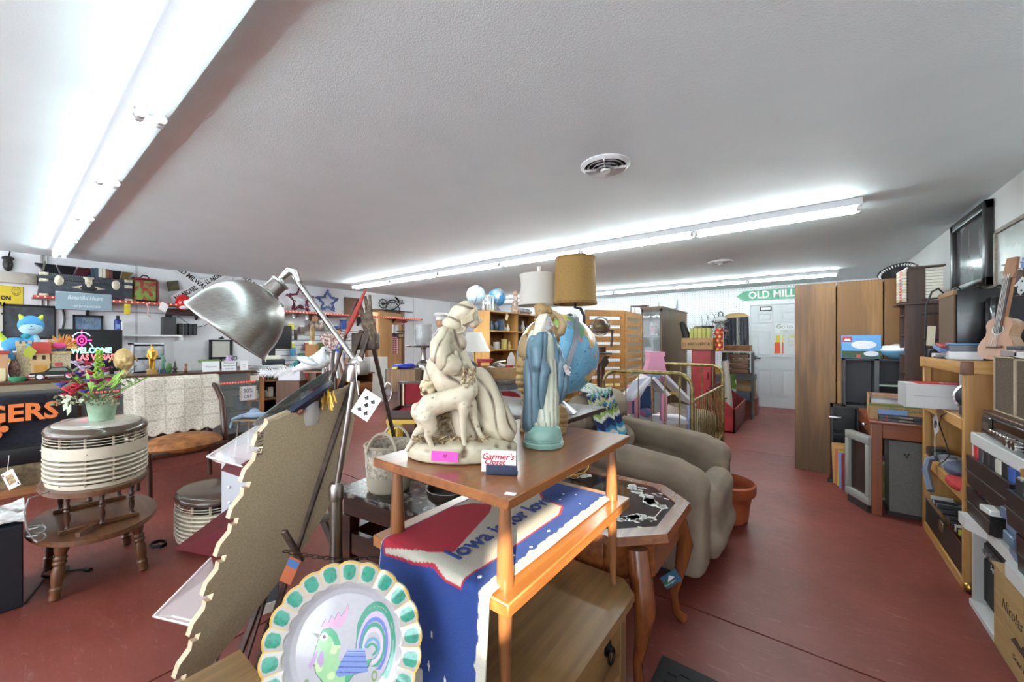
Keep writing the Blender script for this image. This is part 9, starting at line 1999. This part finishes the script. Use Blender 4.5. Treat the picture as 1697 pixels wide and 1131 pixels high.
def bookspk(label,y,w,h):
 t=thing('bookshelf_speaker',label,'speaker',(.80,y,.973),AW,'cloth-fronted stereo speakers');part('cabinet',MB().box(-w,w,-.06,.10,0,h,.002),wood('#3a2a1d','#553f2c','z',.4),t,0);part('grille_cloth',MB().box(-w+.008,w-.008,-.068,-.06,.008,h-.008),mot('#352a20','#5f4d3a',260,.95),t,0);part('cream_edge',MB().box(-w,w,-.072,-.06,0,.006).box(-w,w,-.072,-.06,h-.006,h).box(-w,-w+.006,-.072,-.06,0,h).box(w-.006,w,-.072,-.06,0,h),pl('#a8977c',.5),t,0)
bookspk('brown cloth stereo speaker next to the oak shelf',2.79,.115,.262);bookspk('brown cloth stereo speaker cut by the frame edge',2.54,.13,.255)
for k,(x,y,w,l,h,z,c,lab)in enumerate(((.80,2.78,.06,.09,.03,1.235,'#8d7f7f','low pinkish device on the speaker next to the ukulele foot'),(.82,2.60,.08,.12,.03,1.229,'#d8d8d8','flat white device on the speaker tops'),(.84,2.60,.07,.11,.035,1.259,'#9ab0a9','pale green grey device over the flat white one'),(.80,2.78,.045,.08,.02,1.265,'#3a3c42','dark slim device over the pinkish one'))):solo('gadget',lab,'gadget',MB().box(-w,w,-l,l,0,h,.004),pl(c,.35),(x,y,z))
def crate(label,x,y,z,w,d,h,items,m='#15120f'):
 t=thing('tape_crate',label,'crate',(x,y,z),AW);b=pl(m,.35)
 part('side',MB().prism([(-w,0),(w,0),(w+.02,h),(-w-.02,h)],-d-.012,-d,plane='xz'),b,t,0);part('side',MB().prism([(-w,0),(w,0),(w+.02,h),(-w-.02,h)],d,d+.012,plane='xz'),b,t,0);part('side',MB().box(-w-.012,-w,-d,d,0,h),b,t,0);part('side',MB().box(w,w+.012,-d,d,0,h),b,t,0);part('base',MB().box(-w,w,-d,d,0,.008),b,t,0);part('rib',MB().box(-w-.014,w+.014,-d-.016,-d-.010,h*.45,h*.5),pl('#3a342e',.4),t,0)
 n=len(items);s=2*w/n
 for k,c in enumerate(items):
  xx=-w+k*s;q=part('cartridge',MB().box(xx+.004,xx+s-.002,-d+.006,d-.006,.012,h+.055+.008*(k%2),.003),pl(c,.4),t);part('label',MB().box(xx+.006,xx+s-.004,-d+.012,d-.012,h+.0555+.008*(k%2),h+.0575+.008*(k%2)),pl('#c9c3b4',.5),q,0)
crate('black crate of cartridges, upper one beside the oak shelf post',.74,2.66,.60,.24,.085,.14,['#b8202a','#3a3a40','#17171a','#1d1d20','#c9c4b6','#17171a','#2a4f9a'])
crate('black crate of cartridges, lower one beside the oak shelf post',.74,2.76,.452,.14,.085,.13,['#17171a','#b0252a','#2a4f9a','#d3cfc6','#17171a'])
crate('dark crate of cartridges at the frame edge, upper of two',.72,2.20,.60,.15,.085,.13,['#1c1d20','#17181b','#2a2b2f','#1d1d20'])
crate('dark crate of cartridges at the frame edge, lower of two',.73,2.16,.452,.13,.085,.13,['#26272b','#cfcabb','#1d1d20','#17171a'])
solo('wooden_tape_box','orange wooden tape box on the upper frame-edge crate','box',MB().box(-.08,.08,-.10,.10,0,.03,.003),wood('#8a5a28','#b37f42','y',.4),(.72,2.2,.80))
for k in range(4):solo('video_case','blue grey video case, %s from the bottom of the stack between crates'%ORD[k],'case',MB().box(-.05,.06,-.05,.05,0,.045,.004),pl('#56677d' if k%2 else '#63758c',.4),(.70-.012*(k%2),2.40+.006*k,.452+k*.046),R(4*k-6),'blue grey video cases')
t=thing('open_case','open grey-edged case lid with cream lining above the video cases','case',(.69,2.40,.64),AW);part('shell',MB().box(-.08,.08,-.012,.006,0,.20,.003,RY(6)),pl('#59626d',.4),t);part('lining',MB().box(-.068,.07,-.0135,-.012,.012,.19,0,RY(6)),pl('#c2bca9',.6),t,0)
solo('white_case','white video case poking out over the lower crate','case',MB().box(-.09,.06,-.04,.04,0,.025,.003),pl('#c9c7c2',.5),(.70,2.55,.60-.028),R(8))
t=thing('amplifier','small black guitar amplifier on the bottom white board','amplifier',(.82,2.76,.03),AW);part('cabinet',MB().box(-.15,.14,-.12,.10,0,.31,.012),pl('#131314',.6),t);part('grille',MB().box(-.13,.12,-.125,-.12,.02,.22),pl('#0c0c0d',.9),t,0);part('panel',MB().box(-.13,.12,-.126,-.12,.24,.295),pl('#1d1d1f',.4),t,0)
for k in range(4):part('knob',MB().cyl((-.09+k*.05,-.126,.268),(-.09+k*.05,-.14,.268),.010,n=12),pl('#8d8d90',.3,.6),t)
text('Squier',.035,pl('#a9a9ac',.5),t,(.0,-.1265,.215),shear=.2)
t=thing('wine_crate','pale pine wine crate with branded script, nearest at the frame edge','crate',(.79,2.30,.03),AW);PN=wood('#8f7349','#b0915f','x',.6);
part('front_board',MB().box(-.23,.235,-.155,-.14,.005,.335,.002),PN,t,0);part('back_board',MB().box(-.23,.235,.12,.135,.005,.335),PN,t,0);part('end_board',MB().box(-.23,-.215,-.14,.12,.005,.335),PN,t,0);part('end_board',MB().box(.22,.235,-.14,.12,.005,.335),PN,t,0);part('lid_board',MB().box(-.235,.24,-.16,.14,.335,.345),PN,t,0);part('base_board',MB().box(-.23,.235,-.155,.135,0,.005),PN,t,0)
BRN=pl('#3d2a17',.8);text('Nicolas Potel',.062,BRN,t,(.02,-.1556,.22),shear=.25,depth=.0004);text('Grand Vin',.03,BRN,t,(.02,-.1556,.07),depth=.0004);part('house_mark',MB().prism([(-.06,.12),(-.02,.15),(.03,.14),(.05,.16),(.08,.12)],-.1562,-.155,plane='xz'),BRN,t,0)
